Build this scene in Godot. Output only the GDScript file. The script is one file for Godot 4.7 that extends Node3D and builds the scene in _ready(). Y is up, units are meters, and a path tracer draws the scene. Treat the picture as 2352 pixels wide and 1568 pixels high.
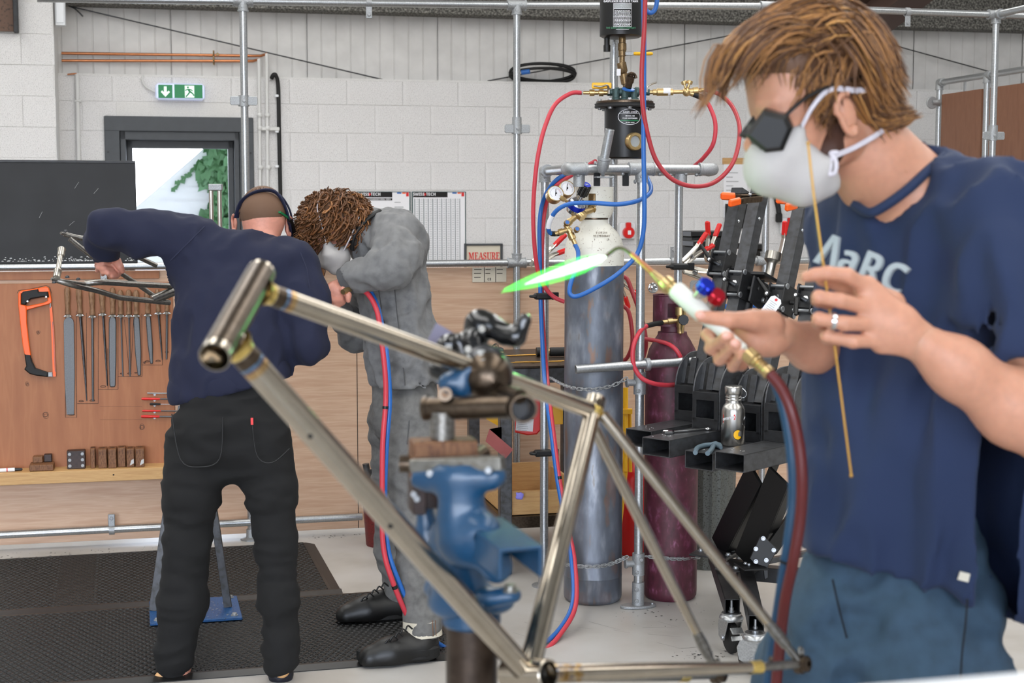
extends Node3D
func _ready() -> void:
	rng.seed = 7
	# ---- camera
	var cam := Camera3D.new()
	cam.name = "camera"
	cam.position = EYE
	cam.rotation = V3(-TILT, 0, 0)
	cam.fov = 25.53
	cam.near = 0.05
	cam.far = 200.0
	var optics := CameraAttributesPhysical.new()
	optics.frustum_focal_length = 52.97
	optics.frustum_focus_distance = 5.6
	optics.exposure_aperture = 7.0
	cam.attributes = optics
	add_child(cam)
	# ---- sky and exposure
	var env := Environment.new()
	env.background_mode = Environment.BG_SKY
	var sky := Sky.new()
	var sm := ProceduralSkyMaterial.new()
	sm.sky_top_color = Color(0.80, 0.87, 0.97)
	sm.sky_horizon_color = Color(0.96, 0.97, 1.0)
	sm.ground_bottom_color = Color(0.55, 0.55, 0.54)
	sm.ground_horizon_color = Color(0.75, 0.75, 0.75)
	sm.sky_energy_multiplier = 3.0
	sm.ground_energy_multiplier = 1.6
	sky.sky_material = sm
	env.sky = sky
	env.tonemap_mode = Environment.TONE_MAPPER_LINEAR
	env.tonemap_exposure = 1.1
	env.sdfgi_enabled = true
	env.ssao_enabled = true
	env.ssil_enabled = true
	var we := WorldEnvironment.new()
	we.name = "surroundings"
	we.environment = env
	add_child(we)
	make_materials()
	# ---- translucent rooflights, the main daylight: a pale panel in its curb and an area light each
	for i in 4: rooflight(-4.6 + 3.1 * i, 14.0, ["rooflight nearest the blackboard side", "second rooflight from the blackboard side", "third rooflight, over the gas cage", "rooflight nearest the brown screen"][i])
	# ---- the place, large things first
	build_shell()
	build_outside()
	build_partition()
	build_pegwall()
	build_floor_things()
	build_cage()
	build_gas()
	build_jigs()
	build_table()
	build_vise()
	build_bicycle()
	build_sweater_man()
	build_curly_man()
	build_welder()
	build_hoses()
func rooflight(x: float, energy: float, label: String) -> void:
	var p := V3(x, 4.45, -5.2)
	var o := thing("rooflight_panel", "long translucent " + label, "rooflight", p, "rooflights")
	for sx in [-0.6, 0.6]: put(mb().box(tf(p + V3(sx, 0.04, 0)), V3(0.06, 0.12, 11.0), 0.01), "curb", M.white_plastic, o)
	if not M.has("diffuser"): mat("diffuser", Color(0.85, 0.87, 0.9), 0.6, 0, null, 1.0, {"glow": [Color(0.94, 0.97, 1.0), 1.2]})
	put(mb().box(tf(p + V3(0, 0.03, 0)), V3(1.14, 0.02, 11.0), 0.004), "light_panel", M.diffuser, o)
	var l := AreaLight3D.new()
	l.name = "rooflight_light"
	l.area_size = V2(1.1, 10.9)
	l.area_normalize_energy = true
	l.light_energy = energy
	l.light_color = Color(1.0, 0.985, 0.96)
	l.area_range = 30.0
	l.area_attenuation = 2.0
	l.shadow_enabled = true
	l.rotation = V3(-PI / 2, 0, 0)
	o.add_child(l)
# ---------------------------------------------------------------- survey of the photograph
const F := 3460.0
const TILT := 0.090757
const EYE := Vector3(0, 1.55, 0)
var taken := {}
var M := {}
var T := {}
var rng := RandomNumberGenerator.new()
var PW := Transform3D(Basis(Vector3.UP, deg_to_rad(13.0)), Vector3(0, 0, -7.2))    # tube and plywood partition: x along it, z towards the room
var BW := Transform3D(Basis(Vector3.UP, deg_to_rad(13.0)), Vector3(0, 0, -12.4))   # block wall behind it
func V2(a: float, b: float) -> Vector2:
	return Vector2(a, b)
func V3(a: float, b: float, c: float) -> Vector3:
	return Vector3(a, b, c)
func mb() -> MB:
	return MB.new()
func tf(p: Vector3) -> Transform3D:
	return Transform3D(Basis.IDENTITY, p)
func sight(px: float, py: float) -> Vector3:
	var u := (px - 1176.0) / F
	var w := (784.0 - py) / F
	var z := cos(TILT) + w * sin(TILT)
	return Vector3(u / z, (w * cos(TILT) - sin(TILT)) / z, -1.0)
func at(px: float, py: float, d: float) -> Vector3:
	return EYE + sight(px, py) * d
func on_floor(px: float, py: float, h := 0.0) -> Vector3:
	var r := sight(px, py)
	return EYE + r * ((h - EYE.y) / r.y)
func on(frame: Transform3D, px: float, py: float, off := 0.0) -> Vector3:   # in the frame's own axes
	var a := frame.affine_inverse() * EYE
	var r := frame.basis.inverse() * sight(px, py)
	return a + r * ((off - a.z) / r.z)
# ---------------------------------------------------------------- mesh builder
class MB:
	var v := PackedVector3Array()
	var n := PackedVector3Array()
	var c := PackedColorArray()
	var uv := PackedVector2Array()
	var ix := PackedInt32Array()
	func add(p: Vector3, nn: Vector3, t := Vector2.ZERO) -> int:
		v.append(p); n.append(nn); uv.append(t)
		return v.size() - 1
	func tri(a: int, b: int, d: int) -> void:
		ix.append(a); ix.append(d); ix.append(b)
	func quad(a: int, b: int, d: int, e: int) -> void:
		tri(a, b, d); tri(a, d, e)
	func face(p: Array) -> void:      # flat convex polygon, counter-clockwise
		var nn: Vector3 = (p[1] - p[0]).cross(p[2] - p[0]).normalized()
		var s := v.size()
		for q in p: add(q, nn)
		for i in range(2, p.size()): tri(s, s + i - 1, s + i)
	func rect(xf: Transform3D, w: float, h: float) -> MB:   # a printed face in the xy plane with uv
		var nn := xf.basis.z.normalized()
		var a := add(xf * Vector3(-w / 2, -h / 2, 0), nn, Vector2(0, 1))
		add(xf * Vector3(w / 2, -h / 2, 0), nn, Vector2(1, 1))
		add(xf * Vector3(w / 2, h / 2, 0), nn, Vector2(1, 0))
		add(xf * Vector3(-w / 2, h / 2, 0), nn, Vector2(0, 0))
		quad(a, a + 1, a + 2, a + 3)
		return self
	func box(xf: Transform3D, size: Vector3, bevel := 0.0) -> MB:
		var h := size / 2
		var b := minf(bevel, minf(h.x, minf(h.y, h.z)) * 0.9)
		var s := v.size()
		for axis in 3:
			for sg in [1.0, -1.0]:
				var nn := Vector3.ZERO
				nn[axis] = sg
				var i := (axis + 1) % 3
				var j := (axis + 2) % 3
				var q := [[-1, -1], [1, -1], [1, 1], [-1, 1]]
				if sg < 0: q = [[-1, 1], [1, 1], [1, -1], [-1, -1]]
				var f := v.size()
				for k in q:
					var p := Vector3.ZERO
					p[axis] = h[axis] * sg
					p[i] = (h[i] - b) * k[0]
					p[j] = (h[j] - b) * k[1]
					add(xf * p, (xf.basis * nn).normalized())
				quad(f, f + 1, f + 2, f + 3)
		if b > 0:
			var find := {}
			for f in 6:
				for k in 4:
					var p := xf.affine_inverse() * v[s + f * 4 + k]
					find[[f / 2, signi(int(signf(p.x))), int(signf(p.y)), int(signf(p.z))]] = s + f * 4 + k
			for axis in 3:
				var i := (axis + 1) % 3
				var j := (axis + 2) % 3
				for si in [-1, 1]:
					for sj in [-1, 1]:
						var k := []
						for e in [[i, -1], [i, 1], [j, 1], [j, -1]]:
							var sg := [0, 0, 0]
							sg[axis] = e[1]; sg[i] = si; sg[j] = sj
							k.append(find[[e[0], sg[0], sg[1], sg[2]]])
						if si * sj > 0: quad(k[0], k[3], k[2], k[1])
						else: quad(k[0], k[1], k[2], k[3])
			for sx in [-1, 1]:
				for sy in [-1, 1]:
					for sz in [-1, 1]:
						var k := [find[[0, sx, sy, sz]], find[[1, sx, sy, sz]], find[[2, sx, sy, sz]]]
						if sx * sy * sz > 0: tri(k[0], k[1], k[2])
						else: tri(k[0], k[2], k[1])
		return self
	func bar(a: Vector3, b: Vector3, w: float, t: float, side := Vector3.UP, bevel := 0.0) -> MB:   # a box from a to b: w across, t along side
		var d := b - a
		var z := d.normalized()
		var x := side.cross(z)
		if x.length() < 0.001: x = Vector3.RIGHT.cross(z)
		x = x.normalized()
		return box(Transform3D(Basis(x, z.cross(x), z), (a + b) / 2), Vector3(w, t, d.length()), bevel)
	func tube(pts, r, sides := 12, cap := true, closed := false, flat := 1.0) -> MB:
		var p := PackedVector3Array(pts)
		var m := p.size()
		var u := Vector3.ZERO
		var first := v.size()
		for i in m:
			var d: Vector3
			if closed: d = p[(i + 1) % m] - p[(i + m - 1) % m]
			else: d = p[mini(i + 1, m - 1)] - p[maxi(i - 1, 0)]
			d = d.normalized()
			if i == 0:
				u = d.cross(Vector3.UP if absf(d.y) < 0.9 else Vector3.RIGHT).normalized()
			else:
				u = (u - d * u.dot(d)).normalized()
			var w := d.cross(u)
			var rr: float = r[i] if r is Array or r is PackedFloat32Array else r
			for k in sides:
				var a := TAU * k / sides
				var nn := u * cos(a) + w * sin(a) * flat
				add(p[i] + nn * rr, (u * cos(a) * flat + w * sin(a)).normalized(), Vector2(float(k) / sides, float(i) / maxi(1, m - 1)))
		for i in (m if closed else m - 1):
			for k in sides:
				var a := first + i * sides + k
				var b := first + i * sides + (k + 1) % sides
				var e := first + ((i + 1) % m) * sides
				quad(a, b, e + (k + 1) % sides, e + k)
		if cap and not closed:
			for end in 2:
				var s := first + (0 if end == 0 else (m - 1) * sides)
				var nn := (p[0] - p[1]).normalized() if end == 0 else (p[m - 1] - p[m - 2]).normalized()
				var f := v.size()
				for k in sides: add(v[s + k], nn)
				for k in range(2, sides):
					if end == 0: tri(f, f + k, f + k - 1)
					else: tri(f, f + k - 1, f + k)
		return self
	func pipe(a: Vector3, b: Vector3, r: float, wall: float, sides := 24) -> MB:   # an open tube that shows its bore
		var y := (b - a).normalized()
		var x := y.cross(Vector3.UP if absf(y.y) < 0.9 else Vector3.RIGHT).normalized()
		var l := (b - a).length()
		var e := wall * 0.3
		return lathe(Transform3D(Basis(x, y, x.cross(y)), a), [Vector2(r - wall, 0), Vector2(r - e, 0), Vector2(r, e), Vector2(r, l - e), Vector2(r - e, l), Vector2(r - wall, l), Vector2(r - wall, 0)], sides)
	func lathe(xf: Transform3D, prof: Array, segs := 20, sweep := TAU) -> MB:
		var m := prof.size()
		var nn := []
		for i in m - 1:
			var d: Vector2 = prof[i + 1] - prof[i]
			nn.append(Vector2(d.y, -d.x).normalized() if d.length() > 1e-7 else Vector2.RIGHT)
		for i in m - 1:
			var n0: Vector2 = nn[i]
			var n1: Vector2 = nn[i]
			if i > 0 and nn[i - 1].dot(nn[i]) > 0.75: n0 = (nn[i - 1] + nn[i]).normalized()
			if i < m - 2 and nn[i + 1].dot(nn[i]) > 0.75: n1 = (nn[i + 1] + nn[i]).normalized()
			var s := v.size()
			for k in segs + 1:
				var a := sweep * k / segs
				var ca := cos(a)
				var sa := -sin(a)
				for e in 2:
					var q: Vector2 = prof[i + e]
					var w: Vector2 = n0 if e == 0 else n1
					add(xf * Vector3(q.x * ca, q.y, q.x * sa), (xf.basis * Vector3(w.x * ca, w.y, w.x * sa)).normalized(), Vector2(float(k) / segs, float(i + e) / (m - 1)))
			for k in segs:
				quad(s + k * 2, s + k * 2 + 2, s + k * 2 + 3, s + k * 2 + 1)
		return self
	func rod(a: Vector3, b: Vector3, prof: Array, segs := 16) -> MB:   # a lathe along a to b; prof y in metres from a
		var y := (b - a).normalized()
		var x := y.cross(Vector3.UP if absf(y.y) < 0.9 else Vector3.RIGHT).normalized()
		return lathe(Transform3D(Basis(x, y, x.cross(y)), a), prof, segs)
	func disc(at_: Vector3, dir: Vector3, r: float, t: float, segs := 16, e := 0.0) -> MB:   # a round plate or bolt head
		return rod(at_, at_ + dir, [Vector2(0, 0), Vector2(r, 0), Vector2(r, t - e), Vector2(r - e, t), Vector2(0, t)], segs)
	func bolt(at_: Vector3, dir: Vector3, r: float) -> MB:
		disc(at_, dir, r * 1.35, r * 0.25, 12)
		return rod(at_, at_ + dir, [Vector2(r, 0), Vector2(r, r * 0.8), Vector2(r * 0.85, r), Vector2(0, r)], 6)
	func ball(c_: Vector3, r, segs := 16, rings := 10, basis := Basis.IDENTITY) -> MB:
		var rr: Vector3 = r if r is Vector3 else Vector3(r, r, r)
		var s := v.size()
		for i in rings + 1:
			var f := PI * i / rings - PI / 2
			for k in segs + 1:
				var a := -TAU * k / segs
				var q := Vector3(cos(f) * cos(a), sin(f), cos(f) * sin(a))
				add(c_ + basis * (q * rr), (basis * (q / rr)).normalized(), Vector2(float(k) / segs, float(i) / rings))
		for i in rings:
			for k in segs:
				var a := s + i * (segs + 1) + k
				quad(a, a + 1, a + segs + 2, a + segs + 1)
		return self
	func prism(xf: Transform3D, poly_, depth: float, bevel := 0.0, smooth := false) -> MB:
		var poly := PackedVector2Array(poly_)
		if Geometry2D.is_polygon_clockwise(poly): poly.reverse()
		var m := poly.size()
		var inner := PackedVector2Array()
		var side := []
		for i in m:
			var d0 := (poly[i] - poly[(i + m - 1) % m]).normalized()
			var d1 := (poly[(i + 1) % m] - poly[i]).normalized()
			var n0 := Vector2(d0.y, -d0.x)
			var n1 := Vector2(d1.y, -d1.x)
			var mid := (n0 + n1).normalized() if (n0 + n1).length() > 0.01 else n0
			inner.append(poly[i] - mid * bevel / maxf(0.5, mid.dot(n0)))
			side.append([n1, mid])
		var tris := Geometry2D.triangulate_polygon(inner)
		var h := depth / 2
		for f in 2:
			var s := v.size()
			var nn := (xf.basis.z * (1 if f == 0 else -1)).normalized()
			for q in inner: add(xf * Vector3(q.x, q.y, h if f == 0 else -h), nn)
			for i in range(0, tris.size(), 3):
				var a := tris[i]
				var b := tris[i + 1]
				var d := tris[i + 2]
				var ccw := (inner[b] - inner[a]).cross(inner[d] - inner[a]) > 0
				if ccw == (f == 0): tri(s + a, s + b, s + d)
				else: tri(s + a, s + d, s + b)
		for i in m:
			var j := (i + 1) % m
			var na: Vector2 = side[i][1] if smooth else side[i][0]
			var nb: Vector2 = side[j][1] if smooth else side[i][0]
			var za := (xf.basis * Vector3(na.x, na.y, 0)).normalized()
			var zb := (xf.basis * Vector3(nb.x, nb.y, 0)).normalized()
			var a := add(xf * Vector3(poly[i].x, poly[i].y, -h + bevel), za)
			add(xf * Vector3(poly[j].x, poly[j].y, -h + bevel), zb)
			add(xf * Vector3(poly[j].x, poly[j].y, h - bevel), zb)
			add(xf * Vector3(poly[i].x, poly[i].y, h - bevel), za)
			quad(a, a + 1, a + 2, a + 3)
			if bevel > 0:
				for f in [1.0, -1.0]:
					var p := [xf * Vector3(poly[i].x, poly[i].y, (h - bevel) * f), xf * Vector3(poly[j].x, poly[j].y, (h - bevel) * f), xf * Vector3(inner[j].x, inner[j].y, h * f), xf * Vector3(inner[i].x, inner[i].y, h * f)]
					if f < 0: p.reverse()
					face(p)
		return self
	func ring(c_: Vector3, axis: Vector3, R: float, r: float, segs := 24, sides := 8, from := 0.0, to := TAU, stretch := Vector3.ZERO) -> MB:
		var x := axis.cross(Vector3.UP if absf(axis.y) < 0.9 else Vector3.RIGHT).normalized()
		var y := axis.normalized().cross(x)
		var p := []
		var whole := to - from > TAU - 0.01
		for i in (segs if whole else segs + 1):
			var a := from + (to - from) * i / segs
			p.append(c_ + x * cos(a) * R + y * sin(a) * R + stretch * signf(cos(a)) * 0.5)
		return tube(p, r, sides, true, whole)
	func mesh() -> ArrayMesh:
		var a := []
		a.resize(Mesh.ARRAY_MAX)
		a[Mesh.ARRAY_VERTEX] = v
		a[Mesh.ARRAY_NORMAL] = n
		a[Mesh.ARRAY_TEX_UV] = uv
		if c.size() == v.size(): a[Mesh.ARRAY_COLOR] = c
		a[Mesh.ARRAY_INDEX] = ix
		var am := ArrayMesh.new()
		am.add_surface_from_arrays(Mesh.PRIMITIVE_TRIANGLES, a)
		return am
# ---------------------------------------------------------------- smooth solids on a grid (people, cloth, cast shapes)
class Solid:
	var lo: Vector3
	var h: float
	var nx: int
	var ny: int
	var nz: int
	var f := PackedFloat32Array()
	var bend: Callable
	func _init(a: Vector3, b: Vector3, cell: float) -> void:
		lo = a; h = cell
		nx = int(ceil((b.x - a.x) / h)) + 1
		ny = int(ceil((b.y - a.y) / h)) + 1
		nz = int(ceil((b.z - a.z) / h)) + 1
		f.resize(nx * ny * nz)
		f.fill(1000.0)
	# tapered capsule a-b; along the unit direction «thin» the section is squeezed by s; k blends; cutting = true removes
	func cap(a: Vector3, b: Vector3, ra: float, rb: float, k := 0.02, thin := Vector3.ZERO, s := 1.0, cutting := false) -> void:
		var R := maxf(ra, rb) + maxf(k, 3.0 * h)
		var i0 := maxi(0, int((minf(a.x, b.x) - R - lo.x) / h))
		var i1 := mini(nx - 1, int((maxf(a.x, b.x) + R - lo.x) / h) + 1)
		var j0 := maxi(0, int((minf(a.y, b.y) - R - lo.y) / h))
		var j1 := mini(ny - 1, int((maxf(a.y, b.y) + R - lo.y) / h) + 1)
		var k0 := maxi(0, int((minf(a.z, b.z) - R - lo.z) / h))
		var k1 := mini(nz - 1, int((maxf(a.z, b.z) + R - lo.z) / h) + 1)
		var squeeze := s != 1.0
		var ab := b - a
		if squeeze: ab += thin * ab.dot(thin) * (1.0 / s - 1.0)
		var l2 := maxf(ab.length_squared(), 1e-9)
		var dr := rb - ra
		var q := 1.0 / s - 1.0
		var far := R + 0.01
		for kz in range(k0, k1 + 1):
			for jy in range(j0, j1 + 1):
				var id := (kz * ny + jy) * nx + i0
				var p := Vector3(lo.x + i0 * h, lo.y + jy * h, lo.z + kz * h) - a
				for ixx in range(i0, i1 + 1):
					var w := p
					if squeeze: w += thin * (p.dot(thin) * q)
					var t := clampf(w.dot(ab) / l2, 0.0, 1.0)
					var d := (w - ab * t).length() - ra - dr * t
					if squeeze and d > 0.0: d *= lerpf(1.0, s, minf(1.0, absf(w.normalized().dot(thin))))
					if d < far:
						var o := f[id]
						if cutting:
							f[id] = maxf(o, -d)
						else:
							var g := maxf(k - absf(o - d), 0.0) / k
							f[id] = minf(o, d) - g * g * k * 0.25
					id += 1
					p.x += h
	func chain(p: Array, r: Array, k := 0.02, thin := Vector3.ZERO, s := 1.0) -> void:
		for i in p.size() - 1: cap(p[i], p[i + 1], r[i], r[i + 1], k, thin, s)
	func plane(p: Vector3, out: Vector3, lo_ := Vector3(-99, -99, -99), hi_ := Vector3(99, 99, 99)) -> void:   # cut away what lies on the side «out», within a box
		out = out.normalized()
		for kz in nz:
			var z := lo.z + kz * h
			if z < lo_.z or z > hi_.z: continue
			for jy in ny:
				var y := lo.y + jy * h
				if y < lo_.y or y > hi_.y: continue
				var id := (kz * ny + jy) * nx
				for ixx in nx:
					if f[id] < 0.05:
						var x := lo.x + ixx * h
						if x >= lo_.x and x <= hi_.x:
							f[id] = maxf(f[id], (Vector3(x, y, z) - p).dot(out))
					id += 1
	func into(m: MB, smooth := 1, tint = null) -> void:
		if bend.is_valid():
			for id in f.size():
				if absf(f[id]) < 2.5 * h:
					var p := lo + Vector3(id % nx, (id / nx) % ny, id / (nx * ny)) * h
					f[id] += bend.call(p)
		var sx := 1
		var sy := nx
		var sz := nx * ny
		var offs := PackedInt32Array([0, sx, sy, sx + sy, sz, sx + sz, sy + sz, sx + sy + sz])
		var vid := {}
		var pts := PackedVector3Array()
		var quads := PackedInt32Array()
		for kz in nz - 1:
			for jy in ny - 1:
				var id := (kz * ny + jy) * nx - 1
				for ixx in nx - 1:
					id += 1
					var c0 := f[id]
					if c0 > 4.0 * h or c0 < -5.0 * h: continue
					var neg := 0
					for o in offs:
						if f[id + o] < 0.0: neg += 1
					if neg == 0 or neg == 8: continue
					var sum := Vector3.ZERO
					var cnt := 0
					for e in 12:
						var ax := e >> 2
						var r2 := e & 3
						var b0: int
						var b1: int
						if ax == 0: b0 = (r2 & 1) * 2 + (r2 >> 1) * 4; b1 = b0 + 1
						elif ax == 1: b0 = (r2 & 1) + (r2 >> 1) * 4; b1 = b0 + 2
						else: b0 = (r2 & 1) + (r2 >> 1) * 2; b1 = b0 + 4
						var fa := f[id + offs[b0]]
						var fb := f[id + offs[b1]]
						if (fa < 0.0) != (fb < 0.0):
							var t := fa / (fa - fb)
							var q := Vector3(b0 & 1, (b0 >> 1) & 1, b0 >> 2)
							q[ax] += t
							sum += q
							cnt += 1
					vid[id] = pts.size()
					pts.append(lo + (Vector3(ixx, jy, kz) + sum / cnt) * h)
		for id in vid:
			var c0 := f[id] < 0.0
			if c0 != (f[id + sx] < 0.0) and vid.has(id - sy) and vid.has(id - sz) and vid.has(id - sy - sz):
				if c0: quads.append_array([vid[id - sy - sz], vid[id - sz], vid[id], vid[id - sy]])
				else: quads.append_array([vid[id - sy - sz], vid[id - sy], vid[id], vid[id - sz]])
			if c0 != (f[id + sy] < 0.0) and vid.has(id - sx) and vid.has(id - sz) and vid.has(id - sx - sz):
				if c0: quads.append_array([vid[id - sx - sz], vid[id - sx], vid[id], vid[id - sz]])
				else: quads.append_array([vid[id - sx - sz], vid[id - sz], vid[id], vid[id - sx]])
			if c0 != (f[id + sz] < 0.0) and vid.has(id - sx) and vid.has(id - sy) and vid.has(id - sx - sy):
				if c0: quads.append_array([vid[id - sx - sy], vid[id - sy], vid[id], vid[id - sx]])
				else: quads.append_array([vid[id - sx - sy], vid[id - sx], vid[id], vid[id - sy]])
		for pass_ in smooth:
			var acc := PackedVector3Array()
			acc.resize(pts.size())
			var num := PackedInt32Array()
			num.resize(pts.size())
			for i in range(0, quads.size(), 4):
				for e in 4:
					var a := quads[i + e]
					var b := quads[i + ((e + 1) & 3)]
					acc[a] += pts[b]; num[a] += 1
			for i in pts.size():
				if num[i]: pts[i] = pts[i].lerp(acc[i] / num[i], 0.5)
		var nn := PackedVector3Array()
		nn.resize(pts.size())
		for i in range(0, quads.size(), 4):
			var w := (pts[quads[i + 2]] - pts[quads[i]]).cross(pts[quads[i + 3]] - pts[quads[i + 1]])
			for e in 4: nn[quads[i + e]] += w
		var s := m.v.size()
		for i in pts.size():
			m.add(pts[i], nn[i].normalized())
			if tint != null: m.c.append(tint.call(pts[i]))
		for i in range(0, quads.size(), 4):
			m.quad(s + quads[i], s + quads[i + 1], s + quads[i + 2], s + quads[i + 3])
# ---------------------------------------------------------------- naming, parenting
func numbered(called: String) -> String:
	if not taken.has(called):
		taken[called] = 0
		return called
	taken[called] += 1
	return "%s_%03d" % [called, taken[called]]
func tag(o: Node3D, label: String, category: String, group := "", kind := "") -> Node3D:
	if label: o.set_meta("label", label)
	if category: o.set_meta("category", category)
	if group: o.set_meta("group", group)
	if kind: o.set_meta("kind", kind)
	return o
func thing(called: String, label: String, category: String, place = Vector3.ZERO, group := "") -> Node3D:
	var o := Node3D.new()
	o.name = numbered(called)
	if place is Transform3D: o.transform = place
	else: o.position = place
	add_child(o)
	return tag(o, label, category, group)
func chain_of(o: Node) -> Transform3D:
	var t := Transform3D.IDENTITY
	while o is Node3D and o != self:
		t = o.transform * t
		o = o.get_parent()
	return t
# commits a mesh written in world axes (or in the axes of a thing that still stands at the origin) as one named node
func put(m: MB, called: String, mat: Material, parent: Node = null) -> MeshInstance3D:
	var o := MeshInstance3D.new()
	if parent != null and parent != self:
		var t := chain_of(parent).affine_inverse()
		if t != Transform3D.IDENTITY:
			for i in m.v.size():
				m.v[i] = t * m.v[i]
				m.n[i] = (t.basis * m.n[i]).normalized()
	o.mesh = m.mesh()
	o.material_override = null
	o.mesh.surface_set_material(0, mat)
	if parent == null or parent == self:
		o.name = numbered(called)
		add_child(o)
	else:
		o.name = called
		parent.add_child(o, true)
	return o
func piece(mesh: Mesh, mat: Material, called: String, parent: Node, xf: Transform3D) -> MeshInstance3D:   # one of many alike that share a mesh
	var o := MeshInstance3D.new()
	o.mesh = mesh
	o.material_override = mat
	o.transform = xf
	o.name = called
	parent.add_child(o, true)
	return o
func struct(m: MB, called: String, mat: Material, label := "", parent: Node = null) -> MeshInstance3D:
	var o := put(m, called, mat, parent)
	if parent == null: tag(o, label, "", "", "structure")
	return o
func copy_of(o: Node3D, xf: Transform3D, label := "") -> Node3D:
	var c: Node3D = o.duplicate()
	var re := RegEx.create_from_string("_\\d{3}$")
	c.name = numbered(re.sub(o.name, ""))
	add_child(c)
	c.transform = xf
	if label: c.set_meta("label", label)
	return c
func words(text: String, size: float, mat: Material, parent: Node, xf: Transform3D, bold := true, mono := false, called := "lettering", serif := false) -> MeshInstance3D:
	var tm := TextMesh.new()
	var sf := SystemFont.new()
	sf.font_names = PackedStringArray(["Droid Serif" if serif else "Droid Sans Mono" if mono else "Droid Sans"])
	sf.font_weight = 700 if bold else 400
	tm.font = sf
	tm.text = text
	tm.font_size = 48
	tm.pixel_size = size / 48.0
	tm.depth = 0.0012
	tm.material = mat
	var o := MeshInstance3D.new()
	o.mesh = tm
	o.transform = chain_of(parent).affine_inverse() * xf
	o.name = called
	parent.add_child(o, true)
	return o
func frame_at(p: Vector3, z: Vector3, up := Vector3.UP) -> Transform3D:   # z faces out, y near up
	z = z.normalized()
	var x := up.cross(z)
	if x.length() < 0.001: x = Vector3.RIGHT
	x = x.normalized()
	return Transform3D(Basis(x, z.cross(x), z), p)
func smoothed(pts: Array, per := 8) -> PackedVector3Array:   # a curve through points
	var out := PackedVector3Array()
	var m := pts.size()
	for i in m - 1:
		var a: Vector3 = pts[maxi(0, i - 1)]
		var b: Vector3 = pts[i]
		var c: Vector3 = pts[i + 1]
		var d: Vector3 = pts[mini(m - 1, i + 2)]
		for k in per: out.append(b.cubic_interpolate(c, a, d, float(k) / per))
	out.append(pts[m - 1])
	return out
# ---------------------------------------------------------------- materials
func noise_tex(called: String, kind: int, freq: float, octaves: int, stops: Array, size := 512, seed_ := 1, stretch := 1.0) -> NoiseTexture2D:
	var fn := FastNoiseLite.new()
	fn.noise_type = kind
	fn.frequency = freq
	fn.fractal_octaves = octaves
	fn.seed = seed_
	var t := NoiseTexture2D.new()
	t.noise = fn
	t.width = size
	t.height = size
	t.seamless = true
	var g := Gradient.new()
	var o := PackedFloat32Array()
	var c := PackedColorArray()
	for s in stops:
		o.append(s[0]); c.append(s[1])
	g.offsets = o
	g.colors = c
	t.color_ramp = g
	T[called] = t
	return t
func grey(x: float) -> Color:
	return Color(x, x, x)
func mat(called: String, color: Color, rough := 0.6, metal := 0.0, tex: Texture2D = null, scale = 1.0, extra := {}) -> StandardMaterial3D:
	var m := StandardMaterial3D.new()
	m.resource_name = called
	m.albedo_color = color
	m.roughness = rough
	m.metallic = metal
	m.cull_mode = BaseMaterial3D.CULL_DISABLED
	if tex or extra.has("bump"):
		m.uv1_triplanar = true
		m.uv1_scale = scale if scale is Vector3 else V3(scale, scale, scale)
	if tex: m.albedo_texture = tex
	for k in extra:
		match k:
			"bump":
				m.heightmap_enabled = true
				m.heightmap_texture = extra[k][0]
				m.heightmap_scale = extra[k][1]
			"rough": m.roughness_texture = extra[k]
			"coat":
				m.clearcoat_enabled = true
				m.clearcoat = extra[k]
				m.clearcoat_roughness = 0.15
			"sheen":
				m.rim_enabled = true
				m.rim = extra[k]
				m.rim_tint = 0.5
			"glow":
				m.emission_enabled = true
				m.emission = extra[k][0]
				m.emission_energy_multiplier = extra[k][1]
			"alpha":
				m.transparency = BaseMaterial3D.TRANSPARENCY_ALPHA
				m.albedo_color.a = extra[k]
			"vertex": m.vertex_color_use_as_albedo = true
			"sss":
				m.subsurf_scatter_enabled = true
				m.subsurf_scatter_strength = extra[k]
			"uv": m.uv1_triplanar = false
	M[called] = m
	return m
func speck(base: Color, dark: Color, at_: float, spread := 0.06) -> Array:
	return [[0.0, dark], [at_, dark], [at_ + spread, base], [1.0, base]]
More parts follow.
